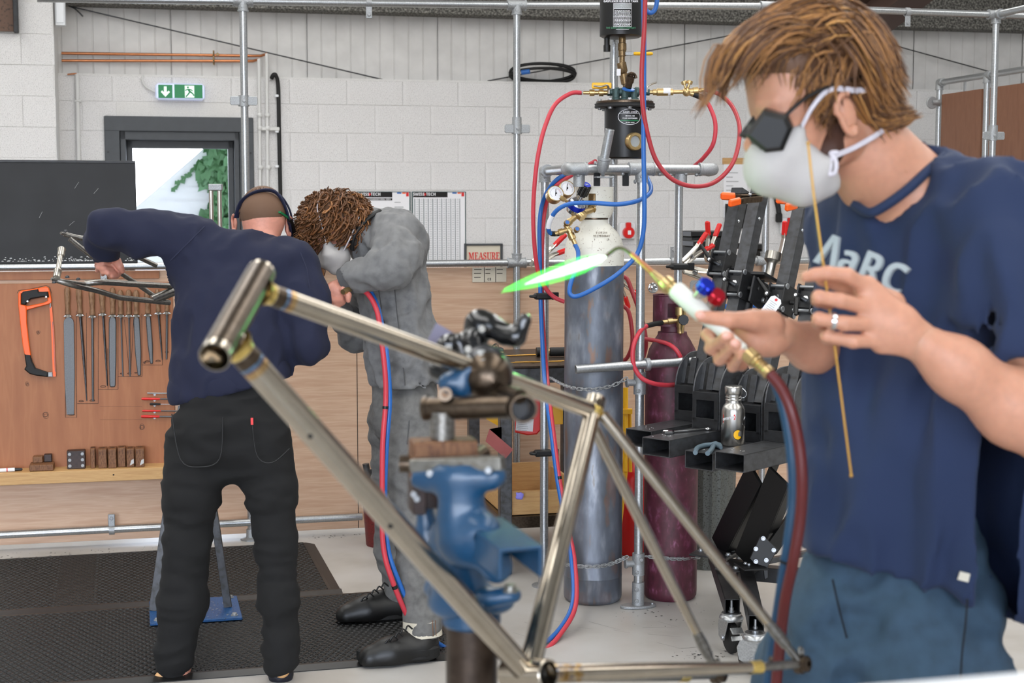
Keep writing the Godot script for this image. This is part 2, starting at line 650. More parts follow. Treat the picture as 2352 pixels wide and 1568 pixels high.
func make_materials() -> void:
	var S := FastNoiseLite.TYPE_SIMPLEX_SMOOTH
	var P := FastNoiseLite.TYPE_PERLIN
	var C := FastNoiseLite.TYPE_CELLULAR
	var W := Color.WHITE
	noise_tex("fine", S, 0.09, 4, [[0.0, grey(0.25)], [1.0, W]], 512, 3)
	noise_tex("cloth", S, 0.16, 3, [[0.0, grey(0.72)], [1.0, W]], 256, 4)
	noise_tex("mottle", S, 0.012, 4, [[0.1, grey(0.93)], [0.9, W]], 512, 5)
	noise_tex("zinc", C, 0.03, 2, [[0.0, grey(0.78)], [1.0, W]], 512, 6)
	noise_tex("pores", S, 0.1, 3, [[0.0, grey(0.0)], [0.3, grey(0.35)], [0.42, W], [1.0, W]], 512, 7)
	noise_tex("block", S, 0.11, 3, [[0.0, grey(0.55)], [0.25, grey(0.8)], [0.36, grey(0.97)], [1.0, W]], 512, 7)
	noise_tex("concrete", S, 0.006, 5, [[0.1, Color(0.90, 0.89, 0.87)], [0.5, Color(0.965, 0.96, 0.95)], [0.9, W]], 1024, 9)
	noise_tex("scuff", S, 0.03, 5, [[0.0, Color(0.35, 0.33, 0.3)], [0.22, Color(0.55, 0.53, 0.5)], [0.34, Color(0.96, 0.96, 0.95)], [1.0, W]], 1024, 10)
	noise_tex("ply", S, 0.008, 4, [[0.1, Color(0.89, 0.84, 0.80)], [0.45, Color(0.955, 0.93, 0.91)], [0.55, Color(0.99, 0.98, 0.97)], [0.7, Color(0.94, 0.91, 0.88)], [0.95, W]], 512, 11)
	noise_tex("steel", S, 0.02, 5, [[0.1, Color(0.74, 0.71, 0.68)], [0.5, Color(0.92, 0.92, 0.92)], [0.9, W]], 512, 12)
	noise_tex("rust", S, 0.014, 5, [[0.0, Color(0.50, 0.30, 0.16)], [0.26, Color(0.44, 0.33, 0.26)], [0.36, Color(0.33, 0.35, 0.38)], [0.6, Color(0.40, 0.42, 0.46)], [0.85, Color(0.58, 0.60, 0.63)], [1.0, Color(0.42, 0.36, 0.30)]], 512, 13)
	noise_tex("chip", S, 0.035, 5, [[0.0, Color(0.35, 0.16, 0.06)], [0.17, Color(0.42, 0.30, 0.2)], [0.21, W], [1.0, W]], 512, 14)
	noise_tex("maroon", S, 0.03, 5, [[0.0, Color(0.60, 0.42, 0.52)], [0.2, Color(0.42, 0.2, 0.29)], [0.32, Color(0.33, 0.13, 0.19)], [0.75, Color(0.27, 0.105, 0.15)], [1.0, Color(0.2, 0.09, 0.1)]], 512, 15)
	noise_tex("oldwood", S, 0.02, 4, [[0.1, Color(0.62, 0.52, 0.42)], [0.5, Color(0.9, 0.85, 0.8)], [0.9, W]], 256, 16)
	noise_tex("roof", S, 0.05, 5, [[0.1, grey(0.25)], [0.5, grey(0.6)], [0.9, W]], 512, 17)
	noise_tex("denim", S, 0.02, 5, [[0.1, grey(0.80)], [0.5, grey(0.92)], [0.9, W]], 512, 18)
	noise_tex("board", S, 0.012, 6, [[0.0, W], [0.72, grey(0.86)], [0.86, grey(1.0)], [1.0, Color(2.2, 2.2, 2.2).clamp()]], 512, 19)
	noise_tex("heat", S, 0.03, 3, [[0.0, Color(0.30, 0.22, 0.12)], [0.35, Color(0.75, 0.60, 0.36)], [0.55, Color(0.8, 0.75, 0.66)], [0.7, Color(0.45, 0.5, 0.62)], [1.0, Color(0.8, 0.66, 0.42)]], 256, 20)
	var fine: Texture2D = T.fine
	mat("block", Color(0.87, 0.865, 0.86), 0.75, 0, T.block, 2.2, {"bump": [T.pores, 0.25]})
	mat("mortar", Color(0.84, 0.835, 0.825), 0.85, 0, T.block, 3.0)
	mat("cladding", Color(0.80, 0.795, 0.785), 0.55, 0, T.mottle, 0.7)
	mat("floor", Color(0.70, 0.69, 0.675), 0.42, 0, T.concrete, 0.35, {"rough": T.mottle})
	mat("grime", Color(0.30, 0.285, 0.27), 0.8, 0, T.scuff, 1.2)
	mat("ceiling", Color(0.66, 0.66, 0.65), 0.8, 0, T.mottle, 0.5)
	mat("lintel", Color(0.62, 0.61, 0.58), 0.9, 0, T.roof, 1.6, {"bump": [fine, 0.5]})
	mat("rafter", Color(0.29, 0.215, 0.185), 0.5, 0, T.mottle, 1.0)
	mat("stanchion", Color(0.36, 0.26, 0.2), 0.6, 0, T.scuff, 1.0)
	mat("door_grey", Color(0.235, 0.25, 0.265), 0.5, 0, T.mottle, 2.0)
	mat("galv", Color(0.75, 0.76, 0.765), 0.34, 0.85, T.zinc, 9.0, {"rough": T.mottle})
	mat("galv_cast", Color(0.70, 0.71, 0.715), 0.48, 0.7, T.zinc, 16.0, {"bump": [fine, 0.05]})
	mat("zinc_bolt", Color(0.62, 0.63, 0.64), 0.35, 0.8)
	mat("ply", Color(0.80, 0.68, 0.58), 0.55, 0, T.ply, V3(0.45, 7.0, 0.45))
	mat("ply_warm", Color(0.63, 0.41, 0.26), 0.55, 0, T.ply, V3(3.0, 0.35, 3.0))
	mat("ply_brown", Color(0.47, 0.32, 0.235), 0.5, 0, T.ply, V3(4.0, 0.6, 4.0))
	mat("pine", Color(0.78, 0.63, 0.42), 0.6, 0, T.ply, V3(0.8, 12.0, 12.0))
	mat("handle_wood", Color(0.56, 0.44, 0.33), 0.6, 0, T.oldwood, V3(24.0, 6.0, 24.0))
	mat("block_wood", Color(0.50, 0.35, 0.22), 0.6, 0, T.oldwood, V3(20.0, 8.0, 20.0))
	mat("dark_wood", Color(0.2, 0.125, 0.1), 0.5, 0, T.oldwood, 8.0)
	mat("blackboard", Color(0.018, 0.019, 0.02), 0.6, 0, T.board, 1.1, {"rough": T.mottle})
	mat("chalk", Color(0.75, 0.75, 0.74), 0.9)
	mat("black", Color(0.03, 0.03, 0.032), 0.45)
	mat("black_gloss", Color(0.022, 0.023, 0.026), 0.25, 0, null, 1.0, {"coat": 0.4})
	mat("black_rubber", Color(0.045, 0.044, 0.043), 0.65)
	mat("mat_rubber", Color(0.075, 0.075, 0.074), 0.42, 0, T.mottle, 4.0)
	mat("ink", Color(0.06, 0.045, 0.04), 0.8)
	mat("white_plastic", Color(0.86, 0.87, 0.88), 0.4)
	mat("white_paint", Color(0.80, 0.80, 0.79), 0.6)
	mat("paper", Color(0.88, 0.88, 0.89), 0.8)
	mat("cream_paper", Color(0.80, 0.77, 0.70), 0.85)
	mat("orange", Color(0.93, 0.36, 0.05), 0.4)
	mat("red", Color(0.80, 0.07, 0.06), 0.35)
	mat("red_anod", Color(0.62, 0.03, 0.12), 0.25, 0.6)
	mat("blue_anod", Color(0.06, 0.16, 0.66), 0.25, 0.6)
	mat("yellow", Color(0.93, 0.70, 0.05), 0.4)
	mat("green", Color(0.0, 0.42, 0.24), 0.4)
	mat("pink", Color(0.92, 0.36, 0.48), 0.6)
	mat("sand_pink", Color(0.66, 0.36, 0.35), 0.9, 0, T.cloth, 40.0)
	mat("copper", Color(0.76, 0.50, 0.34), 0.35, 0.85, T.mottle, 3.0)
	mat("brass", Color(0.78, 0.67, 0.47), 0.3, 0.9, T.mottle, 14.0)
	mat("brass_old", Color(0.55, 0.46, 0.33), 0.38, 0.85, T.steel, 14.0)
	mat("brass_rod", Color(0.76, 0.58, 0.28), 0.35, 0.8)
	mat("verdigris", Color(0.30, 0.39, 0.39), 0.5, 0.5, T.steel, 20.0)
	mat("hose_red", Color(0.74, 0.21, 0.26), 0.45)
	mat("hose_dark", Color(0.62, 0.16, 0.19), 0.42)
	mat("hose_maroon", Color(0.33, 0.075, 0.07), 0.45)
	mat("hose_blue", Color(0.13, 0.37, 0.66), 0.42)
	mat("hose_teal", Color(0.06, 0.24, 0.36), 0.45)
	mat("hose_deep", Color(0.05, 0.22, 0.46), 0.45)
	mat("tank_black", Color(0.045, 0.047, 0.055), 0.38, 0.1, T.mottle, 3.0)
	mat("cyl_grey", Color(1, 1, 1), 0.45, 0.35, T.rust, V3(1.6, 0.5, 1.6), {"rough": T.mottle})
	mat("cyl_white", Color(0.86, 0.85, 0.80), 0.45, 0, T.chip, 3.0)
	mat("cyl_maroon", Color(1, 1, 1), 0.5, 0.05, T.maroon, V3(2.4, 1.0, 2.4))
	mat("raw_steel", Color(0.36, 0.365, 0.375), 0.4, 0.55, T.steel, 3.0)
	mat("black_steel", Color(0.31, 0.315, 0.325), 0.36, 0.45, T.steel, 3.0)
	mat("dark_steel", Color(0.17, 0.173, 0.18), 0.45, 0.3, T.steel, 3.0)
	mat("powder", Color(0.035, 0.036, 0.039), 0.5, 0.1)
	mat("file_steel", Color(0.40, 0.405, 0.41), 0.5, 0.75, T.mottle, 20.0)
	mat("chrome", Color(0.82, 0.83, 0.84), 0.14, 1.0)
	mat("nickel", Color(0.72, 0.70, 0.66), 0.3, 0.95)
	mat("bottle", Color(0.72, 0.71, 0.69), 0.3, 1.0)
	mat("frame_steel", Color(0.72, 0.68, 0.62), 0.17, 1.0, T.mottle, 5.0, {"rough": T.mottle})
	mat("frame_heat", Color(0.9, 0.9, 0.9), 0.24, 1.0, T.heat, 9.0)
	mat("braze", Color(0.90, 0.78, 0.45), 0.3, 0.85, T.mottle, 12.0)
	mat("stained", Color(0.36, 0.31, 0.26), 0.32, 0.9, T.steel, 8.0)
	mat("lugged", Color(0.56, 0.55, 0.53), 0.32, 0.9, T.steel, 10.0)
	mat("vise_blue", Color(0.035, 0.24, 0.37), 0.42, 0, T.mottle, 6.0, {"coat": 0.3})
	mat("stand_blue", Color(0.05, 0.30, 0.52), 0.45, 0, T.scuff, 3.0)
	mat("vise_jaw", Color(0.55, 0.54, 0.51), 0.4, 0.85, T.steel, 8.0)
	mat("brown_steel", Color(0.26, 0.21, 0.17), 0.4, 0.6, T.steel, 4.0)
	mat("glass", Color(0.6, 0.62, 0.63), 0.06, 0, null, 1.0, {"coat": 1.0})
	mat("goggle", Color(0.012, 0.014, 0.015), 0.4)
	mat("lens_green", Color(0.05, 0.13, 0.12), 0.1, 0, null, 1.0, {"coat": 1.0})
	mat("ivy", Color(0.26, 0.42, 0.25), 0.5)
	mat("navy_knit", Color(0.075, 0.10, 0.215), 0.9, 0, T.cloth, 60.0, {"sheen": 0.08, "bump": [T.cloth, 0.04]})
	mat("black_denim", Color(0.03, 0.031, 0.034), 0.9, 0, T.cloth, 60.0)
	mat("grey_twill", Color(0.47, 0.47, 0.47), 0.9, 0, T.denim, 2.5, {"sheen": 0.2, "bump": [T.cloth, 0.03]})
	mat("grey_seam", Color(0.30, 0.30, 0.305), 0.9)
	mat("grey_denim", Color(0.44, 0.435, 0.425), 0.9, 0, T.denim, 3.0, {"bump": [T.cloth, 0.03]})
	mat("tee", Color(0.125, 0.19, 0.325), 0.9, 0, T.cloth, 50.0, {"sheen": 0.25})
	mat("tee_print", Color(0.62, 0.65, 0.66), 0.85)
	mat("blue_denim", Color(0.22, 0.31, 0.385), 0.9, 0, T.denim, 3.0, {"bump": [T.cloth, 0.04]})
	mat("thread", Color(0.05, 0.075, 0.11), 0.9)
	mat("skin", Color(0.77, 0.55, 0.44), 0.5, 0, T.mottle, 10.0, {"sss": 0.12})
	mat("skin_pink", Color(0.80, 0.55, 0.47), 0.5, 0, T.mottle, 10.0, {"sss": 0.12})
	mat("nail", Color(0.84, 0.62, 0.54), 0.35)
	mat("hair_fair", Color(0.60, 0.41, 0.21), 0.5, 0, null, 1.0, {"sheen": 0.2})
	mat("hair_sandy", Color(0.74, 0.54, 0.30), 0.45)
	mat("hair_deep", Color(0.36, 0.23, 0.12), 0.55)
	mat("beard", Color(0.30, 0.17, 0.10), 0.7, 0, T.cloth, 40.0)
	mat("hair_auburn", Color(0.44, 0.28, 0.15), 0.5)
	mat("hair_auburn_light", Color(0.58, 0.39, 0.22), 0.45)
	mat("hair_crop", Color(0.44, 0.32, 0.235), 0.75, 0, T.cloth, 60.0)
	mat("mask", Color(0.82, 0.80, 0.78), 0.9, 0, T.cloth, 30.0)
	mat("strap", Color(0.78, 0.76, 0.78), 0.8)
	mat("strap_navy", Color(0.075, 0.10, 0.21), 0.7)
	mat("shoe_black", Color(0.03, 0.03, 0.031), 0.45, 0, T.mottle, 8.0)
	mat("sole_black", Color(0.05, 0.05, 0.049), 0.7, 0, T.scuff, 6.0)
	mat("shoe_navy", Color(0.04, 0.05, 0.11), 0.5)
	mat("tan_leather", Color(0.80, 0.62, 0.42), 0.5)
# ---------------------------------------------------------------- the room
func slab(a: Vector3, b: Vector3, called: String, mat_: Material, label := "", parent: Node = null) -> MeshInstance3D:
	var m := mb()
	m.box(tf((a + b) / 2), (b - a).abs())
	return struct(m, called, mat_, label, parent)
func wall_box(frame: Transform3D, s0: float, s1: float, y0: float, y1: float, z0: float, z1: float, bevel := 0.0) -> MB:
	return mb().box(frame * tf(V3((s0 + s1) / 2, (y0 + y1) / 2, (z0 + z1) / 2)), V3(s1 - s0, y1 - y0, absf(z1 - z0)), bevel)
func lay_blocks(parent: Node, frame: Transform3D, s0: float, s1: float, y_top: float, joint: float, rows: int, front: float, hole: Array, from_row := 0) -> void:
	var meshes := {}
	var L := 0.45
	for r in range(from_row, rows):
		var y1 := y_top if r == 0 else joint - 0.225 * (r - 1)
		var y0 := joint - 0.225 * r
		var s := s0 - (L / 2 if r % 2 else 0.0)
		while s < s1:
			var spans := [[maxf(s, s0), minf(s + L, s1)]]
			s += L
			if hole and y0 < hole[2] - 0.02:
				var sp: Array = spans[0]
				spans = []
				if sp[0] < hole[0]: spans.append([sp[0], minf(sp[1], hole[0])])
				if sp[1] > hole[1]: spans.append([maxf(sp[0], hole[1]), sp[1]])
			for sp in spans:
				var w: float = sp[1] - sp[0] - 0.003
				var hgt := y1 - y0 - 0.003
				if w < 0.03: continue
				var key := "%.3f %.3f" % [w, hgt]
				if not meshes.has(key):
					meshes[key] = mb().box(Transform3D.IDENTITY, V3(w, hgt, 0.02), 0.0022).mesh()
				var out := rng.randf_range(-0.0012, 0.0012)
				piece(meshes[key], M.block, "block", parent, frame * tf(V3((sp[0] + sp[1]) / 2, (y0 + y1) / 2, front - 0.0078 + out)))
func build_shell() -> void:
	var fl := slab(V3(-7.5, -0.2, -16.5), V3(8.5, 0, 5.4), "floor", M.floor, "pale grey painted concrete workshop floor with scuffs")
	# black dust and filings lying on the paint: patches with their own outlines
	var m := mb()
	for q in [[250, 1265, 0.5, 0.09], [60, 1275, 0.45, 0.07], [760, 1232, 0.35, 0.05], [345, 1404, 0.17, 0.05], [1560, 1412, 0.3, 0.16], [600, 1410, 0.16, 0.05], [1640, 1500, 0.2, 0.06]]:
		var c := on_floor(q[0], q[1], 0.0009)
		for i in 46:
			var a := rng.randf() * TAU
			var t := sqrt(rng.randf())
			var p := c + PW.basis * V3(cos(a) * t * q[2], 0, sin(a) * t * q[3])
			var r := rng.randf_range(0.002, 0.008) * (1.3 - t)
			var poly := []
			for k in 7: poly.append(p + V3(cos(-k * TAU / 7), 0, sin(-k * TAU / 7)) * r * rng.randf_range(0.5, 1.2))
			m.face(poly)
	tag(put(m, "floor_dirt", M.grime, fl), "black grit and filings lying on the pale floor", "", "", "stuff")
	# scratches worn into the paint
	m = mb()
	for i in 26:
		var p := on_floor(rng.randf_range(1080, 1640), rng.randf_range(1410, 1560), 0.0007)
		var a := rng.randf_range(-0.4, 1.0)
		var d := V3(cos(a), 0, sin(a))
		var l := rng.randf_range(0.03, 0.16)
		var w := d.cross(Vector3.UP) * rng.randf_range(0.0004, 0.0009)
		m.face([p + w, p - w, p + d * l - w * 0.4, p + d * l + w * 0.4])
	tag(put(m, "floor_scratch", M.grime, fl), "", "", "", "stuff")
	# back wall: blocks with shallow joints, door hole
	var door := [-3.12, -2.18, 2.17]
	var back := Node3D.new()
	back.name = "wall_back"
	add_child(back)
	tag(back, "white painted block wall behind the plywood partition", "", "", "structure")
	put(wall_box(BW, -7.5, door[0], 0, 2.53, -0.22, 0.0025), "mortar", M.mortar, back)
	put(wall_box(BW, door[1], 7.6, 0, 2.53, -0.22, 0.0025), "mortar", M.mortar, back)
	put(wall_box(BW, door[0], door[1], door[2], 2.53, -0.22, 0.0025), "mortar", M.mortar, back)
	lay_blocks(back, BW, -4.05, 5.0, 2.53, 2.337, 8, 0.0045, door)
	# pier
	var pier := Node3D.new()
	pier.name = "wall_pier"
	add_child(pier)
	tag(pier, "white block pier beside the copper pipes", "", "", "structure")
	put(wall_box(BW, -5.6, -3.545, 0, 4.6, -0.2, 0.4025), "mortar", M.mortar, pier)
	lay_blocks(pier, BW, -4.45, -3.54, 3.02, 2.79, 10, 0.4045, [])
	# profiled sheets above the blocks
	var upper := Node3D.new()
	upper.name = "wall_upper"
	add_child(upper)
	tag(upper, "pale ribbed metal cladding above the block wall", "", "", "structure")
	put(wall_box(BW, -7.5, 7.6, 2.5, 4.6, -0.30, -0.16), "backing", M.mortar, upper)
	var s := -3.75
	while s < 5.0:
		m = mb()
		var prof := []
		var x := 0.0
		while x < 0.99:
			prof.append_array([V2(x, 0.0), V2(x + 0.104, 0.0), V2(x + 0.108, -0.006), V2(x + 0.113, -0.006)])
			x += 0.117
		for i in prof.size() - 1:
			var a: Vector2 = prof[i]
			var b: Vector2 = prof[i + 1]
			m.face([BW * V3(s + a.x, 2.46, -0.1 + a.y), BW * V3(s + b.x, 2.46, -0.1 + b.y), BW * V3(s + b.x, 3.3, -0.1 + b.y), BW * V3(s + a.x, 3.3, -0.1 + a.y)])
		put(m, "cladding_panel", M.cladding, upper)
		s += 1.053
	struct(wall_box(BW, -7.5, 7.6, 3.055, 3.7, -0.14, 0.1, 0.01), "trim_1", M.lintel, "dark weathered concrete lintel along the top of the cladding")
	struct(wall_box(BW, -7.5, 7.6, 2.53, 2.545, -0.16, 0.0), "trim_2", M.mortar, "thin ledge on top of the block wall")
	# rafter coming down over the partition
	m = mb()
	var ra := at(2075, -70, 11.6)
	var rb := at(1905, 62, 12.2)
	m.bar(ra, rb, 0.26, 0.02, V3(0.2, 1, 0))
	m.bar(ra + V3(0.07, -0.09, 0.05), rb + V3(0.07, -0.09, 0.05), 0.02, 0.2, V3(0.2, 1, 0))
	m.bar(ra + V3(0.14, -0.18, 0.1), rb + V3(0.14, -0.18, 0.1), 0.26, 0.02, V3(0.2, 1, 0))
	struct(m, "roof_beam", M.rafter, "brown steel roof beam sloping down to the wall head")
	# stanchion let into the pier
	var st := thing("stanchion_end", "rusty steel stanchion end with black flanges let into the pier", "steel post", BW * V3(-3.93, 2.79, 0.42))
	m = wall_box(BW, -4.03, -3.82, 2.80, 3.6, 0.425, 0.44)
	put(m, "web", M.stanchion, st)
	for x in [-4.045, -3.805]:
		put(wall_box(BW, x - 0.012, x + 0.022, 2.79, 3.6, 0.42, 0.48, 0.004), "flange", M.dark_steel, st)
	put(wall_box(BW, -4.06, -4.02, 2.785, 2.80, 0.42, 0.48, 0.002), "foot_lug", M.dark_steel, st)
	# remaining shell, out of view
	slab(V3(-7.5, 0, -16.5), V3(-7.2, 4.6, 5.4), "wall_left", M.mortar, "white block side wall")
	slab(V3(8.2, 0, -16.5), V3(8.5, 4.6, 5.4), "wall_right", M.mortar, "white block side wall opposite")
	slab(V3(-7.5, 4.6, -16.5), V3(8.5, 4.8, 5.4), "ceiling", M.ceiling, "pale sheeted workshop roof")
	var fr := slab(V3(-7.5, 0, 5.1), V3(-4.4, 4.6, 5.4), "wall_front", M.mortar, "white wall with the open roller door")
	slab(V3(3.2, 0, 5.1), V3(8.5, 4.6, 5.4), "wall_segment", M.mortar, "", fr)
	slab(V3(-4.4, 3.9, 5.1), V3(3.2, 4.6, 5.4), "wall_header", M.mortar, "", fr)
func build_outside() -> void:
	# grey steel door frame in the back wall
	var d := Node3D.new()
	d.name = "door_1"
	add_child(d)
	tag(d, "dark grey steel door frame standing open to daylight", "", "", "structure")
	for q in [[-3.215, -3.10, 0.0, 2.215], [-2.195, -2.085, 0.0, 2.215]]:
		put(wall_box(BW, q[0], q[1], q[2], q[3], -0.02, 0.03, 0.006), "architrave", M.door_grey, d)
	put(wall_box(BW, -3.215, -2.085, 2.11, 2.225, -0.02, 0.034, 0.006), "architrave", M.door_grey, d)
	for q in [[-3.10, -3.055], [-2.235, -2.195]]:
		put(wall_box(BW, q[0], q[1], 0, 2.12, -0.16, 0.012, 0.005), "jamb", M.door_grey, d)
	put(wall_box(BW, -3.10, -2.195, 2.045, 2.12, -0.16, 0.012, 0.005), "jamb", M.door_grey, d)
	for q in [[-3.055, -3.01], [-2.28, -2.235]]:
		put(wall_box(BW, q[0], q[1], 0, 2.05, -0.15, -0.09, 0.006), "door_stop", M.door_grey, d)
	put(wall_box(BW, -3.055, -2.235, 1.985, 2.05, -0.15, -0.09, 0.006), "door_stop", M.door_grey, d)
	for x in [-3.19, -2.11]:
		for y in [1.95, 1.3]:
			put(mb().bolt(BW * V3(x, y, 0.031), BW.basis.z, 0.006), "screw", M.dark_steel, d)
	# yard behind: pale gable wall with ivy
	slab(V3(-16, -0.2, -40), V3(16, -0.02, -16.5), "yard_ground", M.mortar, "pale yard ground outside the door")
	var g := Node3D.new()
	g.name = "yard_wall"
	add_child(g)
	tag(g, "pale sloping gable wall outside the open door", "", "", "structure")
	var xf := tf(V3(0, 0, -17.0))
	var p := []
	for q in [[300, 492], [462, 352], [560, 262], [700, 262], [700, 700], [300, 700]]:
		var w := at(q[0], q[1], 17.0)
		p.append(V2(w.x, maxf(w.y, -0.02)))
	put(mb().prism(xf, p, 0.3), "render_coat", M.white_paint, g)
	for k in 4:
		var a := at(330 + k * 42, 459 - k * 60 + 30, 17.0)
		var m := mb()
		m.bar(at(maxf(318, 470 - k * 52) , 400 + k * 30, 16.842), at(545, 400 + k * 30, 16.842), 0.012, 0.008)
		put(m, "render_line", M.mortar, g)
	var iv := thing("ivy", "green ivy climbing the pale wall outside the door", "ivy", at(500, 640, 16.8))
	var leaf := mb()
	leaf.face([V3(0, 0, 0), V3(0.035, 0.012, 0.006), V3(0.028, 0.035, 0), V3(0, 0.075, 0.01), V3(-0.028, 0.035, 0), V3(-0.035, 0.012, 0.006)])
	var lm := leaf.mesh()
	lm.surface_set_material(0, M.ivy)
	var spots: Array[Transform3D] = []
	for i in 900:
		var px := rng.randf_range(462, 545)
		var py := rng.randf_range(308, 560)
		if px < 470 + 12 * sin(py * 0.06) + (10 if py > 420 else 0): continue
		spots.append(Transform3D(Basis.from_euler(V3(rng.randf_range(-0.5, 0.5), rng.randf_range(-0.7, 0.7), PI + rng.randf_range(-0.9, 0.9))).scaled(Vector3.ONE * rng.randf_range(0.8, 1.9)), at(px, py, 16.83 - rng.randf() * 0.16)))
	for i in 26:
		spots.append(Transform3D(Basis.from_euler(V3(0, 0, PI + rng.randf_range(-0.9, 0.9))).scaled(Vector3.ONE * 0.7), at(390 + i * 2.8 + rng.randf() * 6, 430 - i * 2.6 + rng.randf() * 8, 16.82)))
	var mm := MultiMesh.new()
	mm.transform_format = MultiMesh.TRANSFORM_3D
	mm.mesh = lm
	mm.instance_count = spots.size()
	for i in spots.size(): mm.set_instance_transform(i, Transform3D(spots[i].basis, spots[i].origin - iv.position))
	var mi := MultiMeshInstance3D.new()
	mi.multimesh = mm
	mi.name = "leaves"
	mi.set_meta("kind", "stuff")
	iv.add_child(mi)
	var st := mb()
	for i in 4: st.tube([at(490 + i * 14, 560, 16.82), at(485 + i * 16, 430, 16.83), at(492 + i * 12, 310, 16.83)], 0.008, 6)
	put(st, "stem", M.block_wood, iv)
# ---------------------------------------------------------------- tube frame, plywood, what hangs on the walls
const TUBE := 0.0169
func tee(m: MB, p: Vector3, dirs: Array, r := 0.0235, l := 0.045) -> MB:   # a cast clamp fitting round a joint
	for d in dirs:
		m.rod(p, p + d, [V2(0, -0.0), V2(r, 0.0), V2(r, l - 0.006), V2(r + 0.002, l - 0.005), V2(r + 0.002, l), V2(TUBE, l)], 18)
		var side: Vector3 = d.cross(V3(0.2, 0.1, 1)).normalized()
		if side.z < 0: side = -side
		m.disc(p + d * (l * 0.55) + V3(0, 0, r * 0.8), V3(0.1, 0, 1).normalized(), 0.0075, 0.006, 12, 0.002)
	m.ball(p, r * 1.02, 14, 8)
	return m
func grub(m: MB, p: Vector3, dir: Vector3) -> void:
	m.disc(p, dir, 0.008, 0.007, 12, 0.002)
	m.disc(p + dir * 0.007, dir, 0.004, 0.0012, 6)
func wing_clip(parent: Node, frame: Transform3D, c: Vector3) -> void:   # collar with two drilled lugs across a post
	var m := mb()
	m.lathe(frame * tf(c - V3(0, 0.024, 0)), [V2(TUBE, 0), V2(0.0245, 0), V2(0.0245, 0.048), V2(TUBE, 0.048)], 18)
	for sg in [-1.0, 1.0]:
		var poly := []
		for q in [[0.018, -0.02], [0.056, -0.02], [0.0615, -0.013], [0.0615, 0.013], [0.056, 0.02], [0.018, 0.02]]: poly.append(V2(q[0] * sg, q[1]))
		m.prism(frame * tf(c + V3(0, 0, 0.012)), poly, 0.008, 0.002)
		m.disc(frame * (c + V3(0.044 * sg, 0, 0.015)), frame.basis.z, 0.005, 0.002, 12)
	grub(m, frame * (c + V3(0, 0, 0.022)), frame.basis.z)
	put(m, "wing_clip", M.galv_cast, parent)
func lug_clip(parent: Node, frame: Transform3D, c: Vector3, up: float) -> void:   # collar round a rail with one drilled lug
	var m := mb()
	var y := frame.basis.x
	m.rod(frame * (c - V3(0.012, 0, 0)), frame * c, [V2(TUBE, 0), V2(0.022, 0), V2(0.022, 0.024), V2(TUBE, 0.024)], 18)
	m.box(frame * tf(c + V3(0, 0.045 * up, 0.006)), V3(0.03, 0.056, 0.007), 0.003)
	grub(m, frame * (c + V3(0, 0.055 * up, 0.009)), frame.basis.z)
	put(m, "lug_clip", M.galv_cast, parent)
